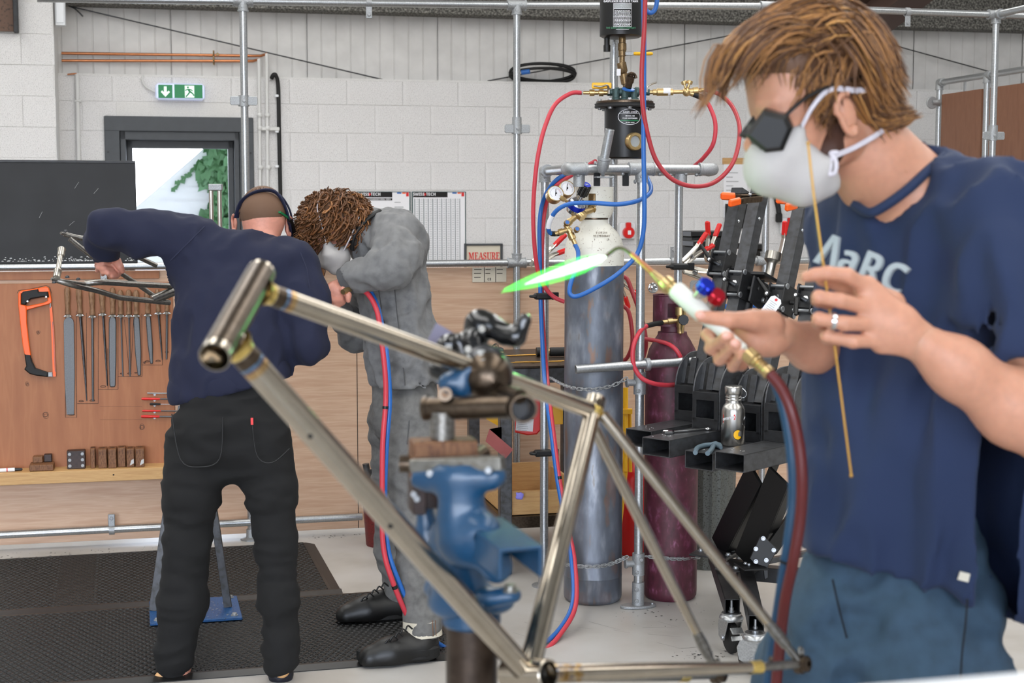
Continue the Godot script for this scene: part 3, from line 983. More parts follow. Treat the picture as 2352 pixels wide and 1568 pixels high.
func build_partition() -> void:
	var fr := thing("tube_scaffold", "galvanised tube frame with cast clamps that carries the plywood partition", "scaffold frame", PW * V3(0, 0, 0.02))
	var z := 0.03
	var top := []
	for q in [[558, 3], [1187, 12], [1766, 15], [2288, 34]]: top.append(on(PW, q[0], q[1], z))
	for i in 4:
		var foot: Vector3 = V3(top[i].x, 0.0, z)
		if i == 1 or i == 2: foot.y = 0.0
		put(mb().tube([PW * (foot + V3(0, 0.01, 0)), PW * top[i]], TUBE, 18), "post", M.galv, fr)
		var m := mb()
		m.lathe(PW * tf(foot), [V2(0, 0), V2(0.05, 0), V2(0.05, 0.006), V2(0.024, 0.012), V2(0.022, 0.05), V2(TUBE, 0.05)], 20)
		put(m, "floor_flange", M.galv_cast, fr)
		m = mb()
		var dirs := [PW.basis.x, -PW.basis.x, Vector3.DOWN]
		if i == 3: dirs.append(PW.basis.z)
		tee(m, PW * top[i], dirs)
		put(m, "clamp_fitting", M.galv_cast, fr)
	var pts := [PW * (top[0] + (top[0] - top[1]) * 0.7)]
	for q in top: pts.append(PW * q)
	pts.append(PW * (top[3] + (top[3] - top[2])))
	put(mb().tube(pts, TUBE, 18), "top_rail", M.galv, fr)
	put(mb().tube([PW * top[3], PW * (top[3] + V3(0, 0, 1.7))], TUBE, 18), "return_rail", M.galv, fr)
	wing_clip(fr, PW, on(PW, 560, 232, z))
	wing_clip(fr, PW, on(PW, 1187, 296, z))
	wing_clip(fr, PW, on(PW, 2279, 312, z))
	for q in [[1187, 278], [2281, 296]]:
		put(mb().lathe(PW * tf(on(PW, q[0], q[1], z) - V3(0, 0.018, 0)), [V2(TUBE, 0), V2(0.0225, 0), V2(0.0225, 0.036), V2(TUBE, 0.036)], 18), "collar", M.galv_cast, fr)
	lug_clip(fr, PW, on(PW, 847, 6, z), -1)
	lug_clip(fr, PW, on(PW, 2084, 28, z), -1)
	# middle rail
	var ml := on(PW, -80, 614, z)
	var mr := on(PW, 1860, 598, z)
	put(mb().tube([PW * ml, PW * mr], TUBE, 18), "middle_rail", M.galv, fr)
	for i in [1, 2]:
		put(tee(mb(), PW * V3(top[i].x, lerpf(ml.y, mr.y, (top[i].x - ml.x) / (mr.x - ml.x)), z), [PW.basis.x, -PW.basis.x, Vector3.UP]), "clamp_fitting", M.galv_cast, fr)
	for px in [238, 1545]: lug_clip(fr, PW, V3(on(PW, px, 612, z).x, lerpf(ml.y, mr.y, 0.4), z), -1 if px < 1000 else 1)
	# bottom rail
	var bl := on(PW, -60, 1231, 0.05)
	var br := on(PW, 832, 1186, 0.05)
	put(mb().tube([PW * bl, PW * br], TUBE, 18), "bottom_rail", M.galv, fr)
	lug_clip(fr, PW, V3(on(PW, 257, 1217, 0.05).x, bl.y, 0.05), 1)
	# plywood panels
	for q in [[-60, 480, 0.0, "wide pale plywood partition panel behind the hacksaw and files"], [480, 1188, 0.0, "pale plywood partition panel between the two bending workers"], [1188, 1768, 0.0, "plywood partition panel behind the gas cylinders"], [1768, 2340, 0.0, "plywood partition panel behind the welder"]]:
		var a := on(PW, q[0], 620, q[2])
		var b := on(PW, q[1], 620, q[2])
		put(wall_box(PW, a.x, b.x, 0.022, 1.252, -0.022, -0.004, 0.0015), "plywood_panel", M.ply, fr).set_meta("label", q[3])
	var ex := on(PW, 820, 900)
	put(wall_box(PW, ex.x, ex.x + 0.003, 0.022, 1.25, -0.004, -0.0025), "panel_joint", M.ink, fr)
	put(wall_box(PW, on(PW, -60, 640).x, on(PW, 366, 640).x, on(PW, 200, 641).y, on(PW, 200, 623).y, -0.004, 0.012, 0.002), "batten", M.ply_warm, fr)
	# second partition that comes towards the room
	var f2 := thing("tube_screen", "brown plywood screen in a tube frame beside the far wall", "screen", Vector3.ZERO)
	var d0 := 10.5
	var p0 := at(2158, 190, d0)
	f2.position = V3(p0.x, 0, p0.z)
	var dir := PW.basis.z
	var ends := [p0, p0 + dir * 0.62, p0 + dir * 2.2]
	for i in 3:
		var p: Vector3 = ends[i]
		put(mb().tube([V3(p.x, 0, p.z), p], 0.021, 16), "post", M.galv, f2)
		put(tee(mb(), p, [dir, Vector3.DOWN], 0.027, 0.05), "clamp_fitting", M.galv_cast, f2)
	put(mb().tube([p0, ends[2]], 0.021, 16), "top_rail", M.galv, f2)
	for i in 2:
		var a: Vector3 = ends[i] + dir * 0.05
		var b: Vector3 = ends[i + 1] - dir * 0.05
		put(mb().bar(V3(a.x, 1.17, a.z), V3(b.x, 1.17, b.z), 0.018, 2.26), "plywood_panel", M.ply_brown, f2)
	var m := mb()
	var fp := at(2140, 236, d0 - 0.05)
	m.disc(fp, PW.basis.z, 0.042, 0.012, 20, 0.003)
	m.rod(fp, fp + PW.basis.x, [V2(0.022, 0), V2(0.022, 0.06), V2(0, 0.06)], 14)
	put(m, "wall_flange", M.galv_cast, f2)
	m = mb()
	var cp := p0 + dir * 0.34
	m.bar(cp + V3(0, 0.02, 0), cp - V3(0, 0.09, 0), 0.03, 0.01)
	put(m, "lug_clip", M.galv_cast, f2)
	build_wall_things()
func printed(parent: Node, frame: Transform3D, px0: float, py0: float, px1: float, py1: float, off: float, mat_: Material, called := "print") -> MeshInstance3D:
	var a := on(frame, px0, py1, off)
	var b := on(frame, px1, py0, off)
	return put(wall_box(frame, a.x, b.x, a.y, b.y, off - 0.0008, off), called, mat_, parent)
func build_wall_things() -> void:
	# blackboard on the rail
	var a := on(PW, -60, 604, 0.05)
	var b := on(PW, 311, 371, 0.05)
	a.y = 1.288
	var bb := thing("blackboard", "scratched blackboard standing on the tube rail", "blackboard", PW * V3((a.x + b.x) / 2, a.y, 0.03))
	put(wall_box(PW, a.x, b.x, a.y, b.y, 0.018, 0.042, 0.003), "board", M.blackboard, bb)
	put(wall_box(PW, a.x, b.x, b.y - 0.008, b.y + 0.004, 0.016, 0.045, 0.002), "edge_strip", M.dark_steel, bb)
	var m := mb()
	for i in 150:
		var x := lerpf(a.x, b.x, rng.randf())
		var y := a.y + 0.01 + pow(rng.randf(), 3.0) * 0.02
		var w := rng.randf_range(0.002, 0.012)
		m.face([PW * V3(x, y, 0.0424), PW * V3(x + w, y, 0.0424), PW * V3(x + w * 0.9, y + 0.0035, 0.0424), PW * V3(x + w * 0.2, y + 0.003, 0.0424)])
	for i in 4:
		var x := lerpf(a.x + 0.12, b.x - 0.1, rng.randf())
		var y := lerpf(a.y + 0.05, b.y - 0.03, rng.randf())
		var ang := rng.randf_range(-0.3, 1.1)
		var l := rng.randf_range(0.01, 0.04)
		var d := V3(cos(ang), sin(ang), 0) * l
		var w := V3(-sin(ang), cos(ang), 0) * 0.0004
		m.face([PW * (V3(x, y, 0.0424) - w), PW * (V3(x, y, 0.0424) + d - w), PW * (V3(x, y, 0.0424) + d + w), PW * (V3(x, y, 0.0424) + w)])
	tag(put(m, "chalk_mark", M.chalk, bb), "white chalk scuffs along the lower edge", "", "", "stuff")
	# paper strip pinned under the rail
	var ps := thing("paper_strip", "strip of printed paper labels pinned under the middle rail", "paper", PW * on(PW, 1124, 648, 0.002))
	printed(ps, PW, 1085, 613, 1163, 648, 0.001, M.cream_paper, "sheet")
	for x in [1112, 1138]: printed(ps, PW, x, 613, x + 1.2, 648, 0.002, M.ink)
	for i in 7: printed(ps, PW, 1089 + (i % 3) * 26, 618 + (i / 3) * 9, 1106 + (i % 3) * 26 - (i * 5) % 7, 619.4 + (i / 3) * 9, 0.002, M.ink)
	words("CE", 0.016, M.ink, ps, PW * tf(on(PW, 1124, 641, 0.002)))
	# two wall charts
	for i in 2:
		var x0 := 820.0 + i * 127
		var ch := thing("wall_chart", "wall chart of close columns with black heading bar beside the framed sign" if i else "wall chart with two heading bars partly behind the curly haired worker", "poster", BW * on(BW, x0 + 62, 640, 0.012), "wall charts")
		printed(ch, BW, x0, 440, x0 + 123, 640, 0.013, M.paper, "sheet")
		for e in [[x0, 440, x0 + 123, 441.5], [x0, 440, x0 + 1.5, 640], [x0 + 121.5, 440, x0 + 123, 640]]: printed(ch, BW, e[0], e[1], e[2], e[3], 0.0145, M.verdigris, "edge_line")
		printed(ch, BW, x0 + 2, 441, x0 + 81, 453, 0.0145, M.ink, "heading_bar")
		words("SWISS", 0.033, M.paper, ch, BW * tf(on(BW, x0 + 15, 446, 0.016)))
		words("TECH", 0.033, M.paper, ch, BW * tf(on(BW, x0 + 43, 446, 0.016)))
		printed(ch, BW, x0 + 25.5, 445, x0 + 32, 447.5, 0.016, M.red, "cross")
		printed(ch, BW, x0 + 27.5, 442.8, x0 + 30, 450, 0.016, M.red, "cross")
		printed(ch, BW, x0 + 92, 442, x0 + 102, 445, 0.0145, M.hose_blue, "badge")
		printed(ch, BW, x0 + 104, 442, x0 + 112, 445, 0.0145, M.orange, "badge")
		printed(ch, BW, x0 + 113, 442, x0 + 119, 451, 0.0145, M.red, "badge")
		if i == 0:
			printed(ch, BW, x0 + 2, 455, x0 + 81, 460, 0.0145, M.ink, "heading_bar")
			words("TAPPING & CLEARANCE DRILL SIZES", 0.015, M.paper, ch, BW * tf(on(BW, x0 + 41, 457.5, 0.016)))
			for k in 12: printed(ch, BW, x0 + 86, 464 + k * 11, x0 + 100 + (k * 7) % 16, 465 + k * 11, 0.0145, M.verdigris, "text_line")
		else:
			for k in 11: printed(ch, BW, x0 + 6 + k * 10.3, 456, x0 + 6.6 + k * 10.3, 640, 0.0145, M.verdigris, "column_line")
			m = mb()
			for k in 10:
				for j in 44:
					var p := on(BW, x0 + 9 + k * 10.3, 458 + j * 4.1, 0.0142)
					m.face([BW * p, BW * (p + V3(0.018, 0, 0)), BW * (p + V3(0.018, 0.004, 0)), BW * (p + V3(0, 0.004, 0))])
			tag(put(m, "figures", M.galv_cast, ch), "", "", "", "stuff")
	# framed sign
	var fs := thing("framed_sign", "black framed white sign reading MEASURE above the rail", "framed print", BW * on(BW, 1112, 640, 0.03))
	printed(fs, BW, 1071, 563, 1151, 655, 0.015, M.cream_paper, "print")
	for e in [[1067, 559, 1155, 564], [1067, 559, 1072, 660], [1150, 559, 1155, 660], [1067, 655, 1155, 660]]:
		var p := on(BW, e[0], e[3], 0.03)
		var q := on(BW, e[2], e[1], 0.03)
		put(wall_box(BW, p.x, q.x, p.y, q.y, 0.008, 0.03, 0.003), "frame", M.door_grey, fs)
	var tx := words("MEASURE", 0.072, M.red, fs, BW * Transform3D(Basis.IDENTITY.scaled(V3(0.72, 1.15, 1)), on(BW, 1112, 588, 0.017)), true, false, "lettering", true)
	words("TWICE", 0.072, M.red, fs, BW * Transform3D(Basis.IDENTITY.scaled(V3(0.72, 1.15, 1)), on(BW, 1112, 618, 0.017)), true, false, "lettering", true)
	# notice with tan tape
	var no := thing("notice", "white typed notice taped to the block wall with tan tape", "notice", BW * on(BW, 1690, 500, 0.012))
	printed(no, BW, 1661, 377, 1717, 500, 0.012, M.paper, "sheet")
	printed(no, BW, 1659, 363, 1719, 377, 0.0135, M.pine, "tape")
	for k in 8: printed(no, BW, 1668, 386 + k * 10, 1682 + (k * 13) % 25, 387.6 + k * 10, 0.0135, M.galv_cast, "text_line")
	# red sockets
	for q in [[1437, 531, "red round socket on its white box beyond the white-topped cylinder"], [1806, 520, "red round socket behind the angled steel uprights"]]:
		var c := on(BW, q[0], q[1], 0.0)
		var so := thing("power_socket", q[2], "socket", BW * c, "red power sockets")
		put(wall_box(BW, c.x - 0.07, c.x + 0.07, c.y - 0.065, c.y + 0.075, 0.012, 0.06, 0.012), "backbox", M.white_plastic, so)
		m = mb()
		m.disc(BW * (c + V3(0, -0.01, 0.06)), BW.basis.z, 0.048, 0.045, 20, 0.006)
		m.box(BW * tf(c + V3(0, 0.05, 0.075)), V3(0.045, 0.05, 0.03), 0.006)
		put(m, "socket_shell", M.red, so)
		put(wall_box(BW, c.x - 0.014, c.x + 0.014, c.y - 0.026, c.y + 0.008, 0.105, 0.108, 0.001), "pin_cover", M.white_plastic, so)
	# exit sign
	var es := thing("exit_sign", "green and white emergency exit sign with arrow and running figure", "exit sign", BW * on(BW, 414, 229, 0.03))
	var e0 := on(BW, 358, 229, 0.05)
	var e1 := on(BW, 470, 193, 0.05)
	put(wall_box(BW, e0.x, e1.x, e0.y, e1.y, 0.01, 0.085, 0.02), "housing", mat("sign_white", Color(0.82, 0.86, 0.95), 0.4, 0, null, 1.0, {"glow": [Color(0.82, 0.86, 1.0), 0.35]}), es)
	var gm := mat("sign_green", Color(0.0, 0.40, 0.22), 0.4, 0, null, 1.0, {"glow": [Color(0.0, 0.50, 0.26), 0.3]})
	var wm := mat("sign_mark", Color(0.9, 0.95, 0.92), 0.4, 0, null, 1.0, {"glow": [Color(0.9, 1, 0.95), 0.35]})
	for q in [[364, 396], [401, 465]]: printed(es, BW, q[0], 195, q[1], 225, 0.087, gm, "sign_panel")
	var ax := BW * tf(on(BW, 380, 210, 0.0885))
	var k := 0.0034
	var arrow := []
	for q in [[-3, 11], [3, 11], [3, -2], [7, 2], [10, -1], [0, -12], [-10, -1], [-7, 2], [-3, -2]]: arrow.append(V2(q[0], q[1]) * k)
	put(mb().prism(ax, arrow, 0.001), "arrow", wm, es)
	printed(es, BW, 425, 197, 446, 224, 0.0885, wm, "door_mark")
	var mx := BW * tf(on(BW, 434, 211, 0.09))
	m = mb()
	m.disc(mx * (V3(-2, 10, 0) * k), BW.basis.z, 2.3 * k, 0.001, 12)
	for limb in [[[-2, 6], [3, 0], 2.2], [[-2, 6], [-8, 3], 1.2], [[-1, 6], [5, 5], 1.2], [[5, 5], [8, 2], 1.1], [[3, 0], [9, -4], 1.6], [[9, -4], [11, -9], 1.4], [[2, 0], [-2, -6], 1.6], [[-2, -6], [-7, -11], 1.4]]:
		var p := V2(limb[0][0], limb[0][1]) * k
		var q := V2(limb[1][0], limb[1][1]) * k
		var w: Vector2 = (q - p).orthogonal().normalized() * limb[2] * k
		m.prism(mx, [p + w, p - w, q - w, q + w], 0.001)
	put(m, "running_figure", gm, es)
	put(mb().tube(smoothed([BW * on(BW, 357, 212, 0.04), BW * on(BW, 336, 200, 0.02), BW * on(BW, 327, 185, 0.02), BW * on(BW, 329, 172, 0.0)], 6), 0.007, 8), "flex", M.white_paint, es)
	# pipes and cables on the walls
	var cl := [[[-3.54, 0], [612, 131], [614, 433], 120.0, "upper of two copper pipes on the cladding"], [[-3.54, 0], [594, 143], [597, 433], 137.0, "lower of two copper pipes on the cladding"]]
	for q in cl:
		var pa := on(BW, 118, q[3], 0.0)
		var pb := on(BW, q[1][0], q[1][1], 0.0)
		var pc := on(BW, q[2][0], q[2][1], 0.04)
		var cpipe := thing("copper_pipe", q[4], "pipe", BW * V3(pa.x, pa.y, -0.07), "copper pipes on the wall")
		put(mb().tube([BW * V3(-3.52, pa.y, -0.06), BW * V3(pb.x - 0.14, pb.y + 0.012, -0.06), BW * V3(pb.x - 0.04, pb.y + 0.012, -0.04), BW * V3(pb.x, pb.y + 0.02, 0.03)], 0.011, 12), "copper_run", M.copper, cpipe)
		put(mb().tube([BW * V3(pb.x, pb.y + 0.02, 0.03), BW * V3(pb.x, pb.y, 0.04), BW * V3(pc.x, 1.2, 0.04)], 0.0125, 12), "painted_drop", M.white_paint, cpipe)
		for py in [265, 295, 385]:
			var p := on(BW, q[1][0] + 1, py, 0.03)
			put(mb().ball(BW * V3(pb.x, p.y, 0.04), 0.022, 12, 8), "pipe_joint", M.white_paint, cpipe)
	m = mb()
	var clip := on(BW, 491, 134, -0.05)
	var bc := thing("pipe_clip", "brass clip holding both copper pipes", "clip", BW * clip)
	m.bar(BW * (clip + V3(0, 0.06, 0)), BW * (clip - V3(0, 0.05, 0)), 0.012, 0.012)
	for y in [0.032, -0.028]: m.ring(BW * (clip + V3(0, y, 0)), BW.basis.x, 0.014, 0.004, 14, 6)
	m.disc(BW * (clip + V3(0.03, 0.03, 0.01)), BW.basis.z, 0.012, 0.01, 10)
	put(m, "clip_body", M.brass_old, bc)
	var cd := thing("conduit", "white painted conduit running down beside the pier", "conduit", BW * on(BW, 181, 380, 0.02))
	put(mb().tube([BW * on(BW, 177, 170, 0.025), BW * on(BW, 181, 380, 0.025), BW * (on(BW, 181, 380, 0.025) - V3(0, 0.7, 0))], 0.016, 12), "tube", M.white_paint, cd)
	put(mb().tube([BW * on(BW, 155, 171, 0.02), BW * on(BW, 176, 169, 0.025)], 0.006, 8), "wire_end", M.copper, cd)
	put(mb().box(BW * tf(on(BW, 179, 232, 0.028)), V3(0.05, 0.014, 0.03), 0.003), "saddle", M.white_paint, cd)
	var bk := thing("black_cable", "thick black cable hooked over the block wall", "cable", BW * on(BW, 644, 450, 0.02))
	var kp := smoothed([BW * on(BW, 624, 180, 0.03), BW * on(BW, 628, 172, 0.05), BW * on(BW, 634, 174, 0.05), BW * on(BW, 639, 200, 0.03), BW * on(BW, 641, 300, 0.025), BW * on(BW, 644, 440, 0.025), BW * (on(BW, 645, 520, 0.025))], 6)
	put(mb().tube(kp, 0.016, 10), "sheath", M.black_rubber, bk)
	for py in [220, 302, 382]:
		var p := on(BW, 636, py, 0.03)
		put(mb().box(BW * tf(p), V3(0.03, 0.02, 0.03), 0.004), "clip", M.white_plastic, bk)
	put(mb().box(BW * tf(on(BW, 620, 296, 0.03)), V3(0.15, 0.03, 0.04), 0.006), "bracket", M.white_paint, bk)
	var bx := thing("junction_box", "white box fixed to the edge of the pier under the roof", "junction box", BW * on(BW, 127, 80, 0.3))
	put(wall_box(BW, -3.535, -3.46, 2.86, 3.4, 0.28, 0.36, 0.008), "box", M.white_plastic, bx)
	put(wall_box(BW, -3.525, -3.47, 2.88, 3.05, 0.36, 0.366, 0.003), "lid", M.white_plastic, bx)
	# bracing wires
	for q in [[[158, 14], [884, 184], "long bracing wire slanting down from the pier"], [[1120, 186], [1745, 69], "bracing wire rising behind the black cable coil"], [[2030, 98], [2300, 172], "bracing wire slanting down towards the brown screen"]]:
		var w := thing("brace_wire", q[2], "wire", BW * on(BW, q[0][0], q[0][1], -0.05), "bracing wires on the wall")
		var p := BW * on(BW, q[0][0], q[0][1], -0.05)
		var e := BW * on(BW, q[1][0], q[1][1], -0.02)
		put(mb().tube([p, e], 0.0055, 8), "wire", M.black_steel, w)
		if q[0][0] == 158:
			put(mb().tube(smoothed([p, BW * on(BW, 172, 20, -0.04), BW * on(BW, 191, 38, -0.04)], 4), 0.006, 8), "loose_end", M.black_steel, w)
	# cable coil
	var cc := thing("cable_coil", "coil of black cable resting on top of the block wall", "cable coil", BW * (on(BW, 1245, 190, -0.05)))
	m = mb()
	var ctr := on(BW, 1245, 172, 0.0)
	var pts := []
	for i in 150:
		var t := i / 149.0
		var ang := t * TAU * 5.0
		var R := 0.27 + 0.02 * sin(t * 31.0)
		pts.append(BW * (ctr + V3(cos(ang) * R, sin(ang) * R * 0.22 + 0.02 * sin(t * 17.0), sin(ang) * R * 0.28 + 0.01 * cos(t * 23.0) + 0.03)))
	put(m.tube(pts, 0.011, 8), "loops", M.black_rubber, cc)
	put(mb().tube([BW * (ctr + V3(-0.2, 0.005, 0.12)), BW * (ctr + V3(-0.14, 0.012, 0.15))], 0.02, 10), "tape", M.hose_blue, cc)
# ---------------------------------------------------------------- tools on the plywood
func peg(px: float, py: float, off: float) -> Vector3:
	return on(PW, px, py, off)
func z2(x: float, y: float, off := 0.02) -> Vector3:   # measured on a threefold enlargement of the tool wall
	return on(PW, x / 3.0, 500.0 + y / 3.0, off)
func build_pegwall() -> void:
	var a := on(PW, -60, 1080, 0.0)
	var b := on(PW, 396, 647, 0.0)
	var tb := thing("tool_board", "warm brown plywood tool board with outlines drawn round the files", "tool board", PW * V3((a.x + b.x) / 2, a.y, 0.0))
	put(wall_box(PW, a.x, b.x, on(PW, 200, 1076).y, b.y, -0.004, 0.008, 0.0015), "board", M.ply_warm, tb)
	var m := mb()
	for q in [[451, 660, 451, 1375], [527, 640, 530, 1375], [451, 1375, 530, 1375], [533, 1280, 677, 1280], [595, 655, 597, 1225], [677, 655, 677, 1280], [677, 1182, 814, 1182], [742, 900, 745, 1182], [814, 660, 814, 1182], [814, 1093, 980, 1093], [858, 700, 894, 1093], [921, 700, 900, 1093], [978, 660, 980, 1093], [982, 1014, 1120, 1014], [1120, 950, 1120, 1014], [688, 1300, 980, 1300], [688, 1390, 980, 1390]]:
		var p := z2(q[0], q[1], 0.0084)
		var e := z2(q[2], q[3], 0.0084)
		var w := (e - p).cross(Vector3.BACK).normalized() * (0.0009 if q[1] < 1290 else 0.0004)
		m.face([PW * (p - w), PW * (p + w), PW * (e + w), PW * (e - w)])
	for q in [[492, 1356, 22], [560, 1264, 16], [637, 1260, 18], [711, 1163, 18], [838, 1074, 9], [892, 1073, 12], [937, 1068, 9], [1015, 990, 15], [1090, 988, 17], [1150, 925, 12]]:
		var pts := []
		for i in 12:
			var t := TAU * i / 12
			pts.append(PW * z2(q[0] + cos(t) * q[2], q[1] + (sin(t) * q[2] * 0.45 if sin(t) < 0 else sin(t) * 3), 0.0085))
		m.tube(pts, 0.0011, 4, false, true)
	var sawline := []
	for q in [[118, 520], [130, 500], [220, 490], [320, 465], [345, 480], [355, 520]]: sawline.append(PW * z2(q[0], q[1], 0.0085))
	m.tube(sawline, 0.0009, 4)
	tag(put(m, "drawn_outline", M.ink, tb), "black pen outlines round each file", "", "", "stuff")
	m = mb()
	for q in [[185, 1145, 10], [310, 1360, 18], [975, 1440, 16], [268, 790, 9], [1000, 1000, 6]]:
		for i in 4: m.ring(PW * z2(q[0] + rng.randf_range(-8, 8), q[1] + rng.randf_range(-8, 8), 0.0082), PW.basis.z, q[2] * 0.0006, 0.0006, 10, 4)
	tag(put(m, "ply_knot", M.dark_wood, tb), "", "", "", "stuff")
	# files
	var names := ["widest flat file with long dark handle, nearest the hacksaw", "slim triangular file beside the widest flat file", "thin round file with the palest handle", "slim dark file beside the broad half-round file", "broad half-round file in the middle of the row", "thinnest round file right of the broad half-round file", "thin round file between the thinnest and the tapering half-round file", "tapering half-round file, longest of the right-hand files", "short half-round file above the drawn half circle", "short dark triangular file near the sweater sleeve", "short round file half hidden by the navy sweater"]
	var specs := [[463, 475, 467, 665, 474, 700, 485, 1355, 34, 25, 0], [541, 480, 553, 660, 554, 690, 598, 1260, 11, 4, 1], [630, 495, 637, 670, 637, 695, 641, 1262, 8, 7, 2], [700, 490, 708, 655, 711, 688, 739, 1157, 9, 4, 1], [775, 480, 776, 665, 776, 690, 776, 1165, 25, 20, 3], [828, 497, 832, 665, 834, 690, 847, 1092, 5, 5, 2], [886, 495, 888, 665, 889, 690, 897, 1092, 5, 5, 2], [937, 497, 940, 665, 940, 688, 960, 1088, 21, 11, 3], [1013, 500, 1018, 660, 1021, 682, 1045, 1006, 17, 10, 3], [1082, 490, 1090, 648, 1093, 675, 1118, 977, 8, 4, 1], [1148, 500, 1150, 645, 1151, 675, 1148, 975, 8, 6, 2]]
	var k := 6.75 / 3460.0 / 3.0
	for i in specs.size():
		var q: Array = specs[i]
		var h0 := PW * z2(q[0], q[1], 0.026)
		var h1 := PW * z2(q[2], q[3], 0.026)
		var b0 := PW * z2(q[4], q[5], 0.022)
		var b1 := PW * z2(q[6], q[7], 0.014)
		var fl := thing("file", names[i], "file", b1, "files on the tool board")
		var L := (h1 - h0).length()
		var r := 0.0131 if i != 9 and i != 10 else 0.011
		put(mb().rod(h0, h1, [V2(0, 0), V2(r * 0.6, 0.002), V2(r * 0.95, 0.012), V2(r, L * 0.2), V2(r * 0.96, L * 0.45), V2(r * 0.74, L * 0.72), V2(r * 0.80, L * 0.85), V2(r * 0.98, L * 0.95), V2(r * 0.8, L), V2(0, L)], 16), "handle", M.handle_wood, fl)
		m = mb()
		var fd := (b0 - h1).normalized()
		m.rod(h1, h1 + fd, [V2(r * 0.78, 0), V2(r * 0.78, 0.012), V2(0, 0.012)], 14)
		put(m, "ferrule", M.nickel, fl)
		m = mb()
		var cpt := PW * (z2(q[2], q[3] + 12, 0.02))
		m.box(Transform3D(PW.basis, cpt), V3(0.029, 0.009, 0.018), 0.002)
		for sg in [-1.0, 1.0]: m.ring(cpt + PW.basis * V3(0.013 * sg, 0, 0.012), PW.basis.y, 0.006, 0.002, 10, 5)
		put(m, "spring_clip", M.chrome, fl)
		m = mb()
		var ax := (b1 - b0)
		var bl := ax.length()
		var w0: float = q[8] * k
		var w1: float = q[9] * k
		var fx := Transform3D(Basis(PW.basis.z.cross(-ax.normalized()).normalized() * -1.0, -ax.normalized(), PW.basis.z), b0)
		match q[10]:
			0: m.prism(fx, [V2(-w0 * 0.28, 0.012), V2(w0 * 0.28, 0.012), V2(w0 * 0.92, -0.004), V2(w0, -0.02), V2(w0, -bl * 0.6), V2(w1, -bl), V2(-w1, -bl), V2(-w0, -bl * 0.6), V2(-w0, -0.02), V2(-w0 * 0.92, -0.004)], 0.006, 0.0008)
			1: m.tube([h1, b0, b0.lerp(b1, 0.5), b1], [w0 * 0.5, w0 * 1.1, w0 * 1.0, w1 * 1.1], 3)
			2: m.tube([h1, b0, b0.lerp(b1, 0.6), b1], [w0 * 0.7, w0, w0, w1], 10)
			3: m.prism(fx, [V2(-w0 * 0.35, 0.012), V2(w0 * 0.35, 0.012), V2(w0 * 0.9, -0.004), V2(w0, -0.02), V2(w0, -bl * 0.6), V2(w1, -bl * 0.98), V2(w1 * 0.7, -bl), V2(-w1 * 0.7, -bl), V2(-w1, -bl * 0.98), V2(-w0, -bl * 0.6), V2(-w0, -0.02), V2(-w0 * 0.9, -0.004)], 0.008, 0.0035)
		put(m, "blade", M.file_steel if i != 1 and i != 3 and i != 9 else M.black_steel, fl)
	# hacksaw
	var hs := thing("hacksaw", "orange hacksaw with black grips hanging on the tool board", "hacksaw", PW * z2(370, 1098, 0.01))
	var hx := Transform3D(PW.basis, PW * V3(0, 0, 0.024))
	var poly := func(list: Array) -> Array:
		var o := []
		for q in list:
			var p := z2(q[0], q[1], 0.024)
			o.append(V2(p.x, p.y))
		return o
	put(mb().prism(hx, poly.call([[128, 520], [140, 503], [262, 484], [270, 503], [262, 512], [148, 522], [145, 596], [178, 602], [184, 632], [186, 720], [198, 840], [212, 935], [222, 985], [245, 1040], [290, 1058], [330, 1064], [333, 1078], [286, 1068], [232, 1052], [208, 1000], [170, 936], [158, 880], [140, 720], [128, 600]]), 0.017, 0.003), "saw_frame", M.orange, hs)
	put(mb().prism(hx, poly.call([[262, 484], [318, 473], [336, 482], [346, 512], [357, 572], [352, 588], [332, 596], [260, 614], [184, 636], [178, 606], [200, 606], [300, 586], [330, 572], [330, 552], [338, 548], [334, 510], [270, 516]]), 0.015, 0.003), "handle_loop", M.orange, hs)
	put(mb().prism(hx, poly.call([[146, 522], [160, 505], [262, 488], [270, 508], [330, 509], [338, 546], [300, 545], [216, 560], [190, 582], [178, 602], [146, 596]]), 0.026, 0.006), "grip", M.black_rubber, hs)
	put(mb().prism(hx, poly.call([[170, 936], [212, 940], [224, 990], [248, 1036], [334, 1064], [330, 1096], [250, 1086], [205, 1074], [168, 1042], [182, 1020], [172, 960]]), 0.022, 0.005), "front_grip", M.black_rubber, hs)
	put(mb().prism(hx, poly.call([[330, 1064], [362, 1062], [366, 1096], [330, 1096]]), 0.014, 0.003), "blade_holder", M.galv_cast, hs)
	put(mb().prism(hx, poly.call([[343, 585], [352, 585], [352, 620], [343, 620]]), 0.012, 0.002), "blade_holder", M.galv_cast, hs)
	put(mb().prism(hx, poly.call([[341, 612], [359, 612], [366, 720], [372, 750], [386, 1093], [365, 1094], [362, 1000], [352, 740]]), 0.0016), "blade", M.orange, hs)
	m = mb()
	for i in 46:
		var t := i / 46.0
		var p := V2(lerpf(366, 384, t), lerpf(715, 1060, t))
		m.prism(hx, poly.call([[p.x - 5, p.y], [p.x + 4, p.y + 4], [p.x - 5, p.y + 7]]), 0.002)
	tag(put(m, "teeth", M.black_steel, hs), "", "", "", "stuff")
	for q in [[318, 545], [190, 575]]: put(mb().bolt(PW * z2(q[0], q[1], 0.037), PW.basis.z, 0.003), "screw", M.chrome, hs)
	# needle files lying on nails
	var nl := [[1015, 1208, 5.5, 0, "plain steel rod above the red needle files"], [975, 1247, 9, 1, "upper red handled needle file"], [1032, 1283, 9, 2, "small black handled screwdriver between red needle files"], [980, 1329, 7, 1, "slimmest red handled needle file"], [972, 1368, 10, 1, "lowest red handled needle file"]]
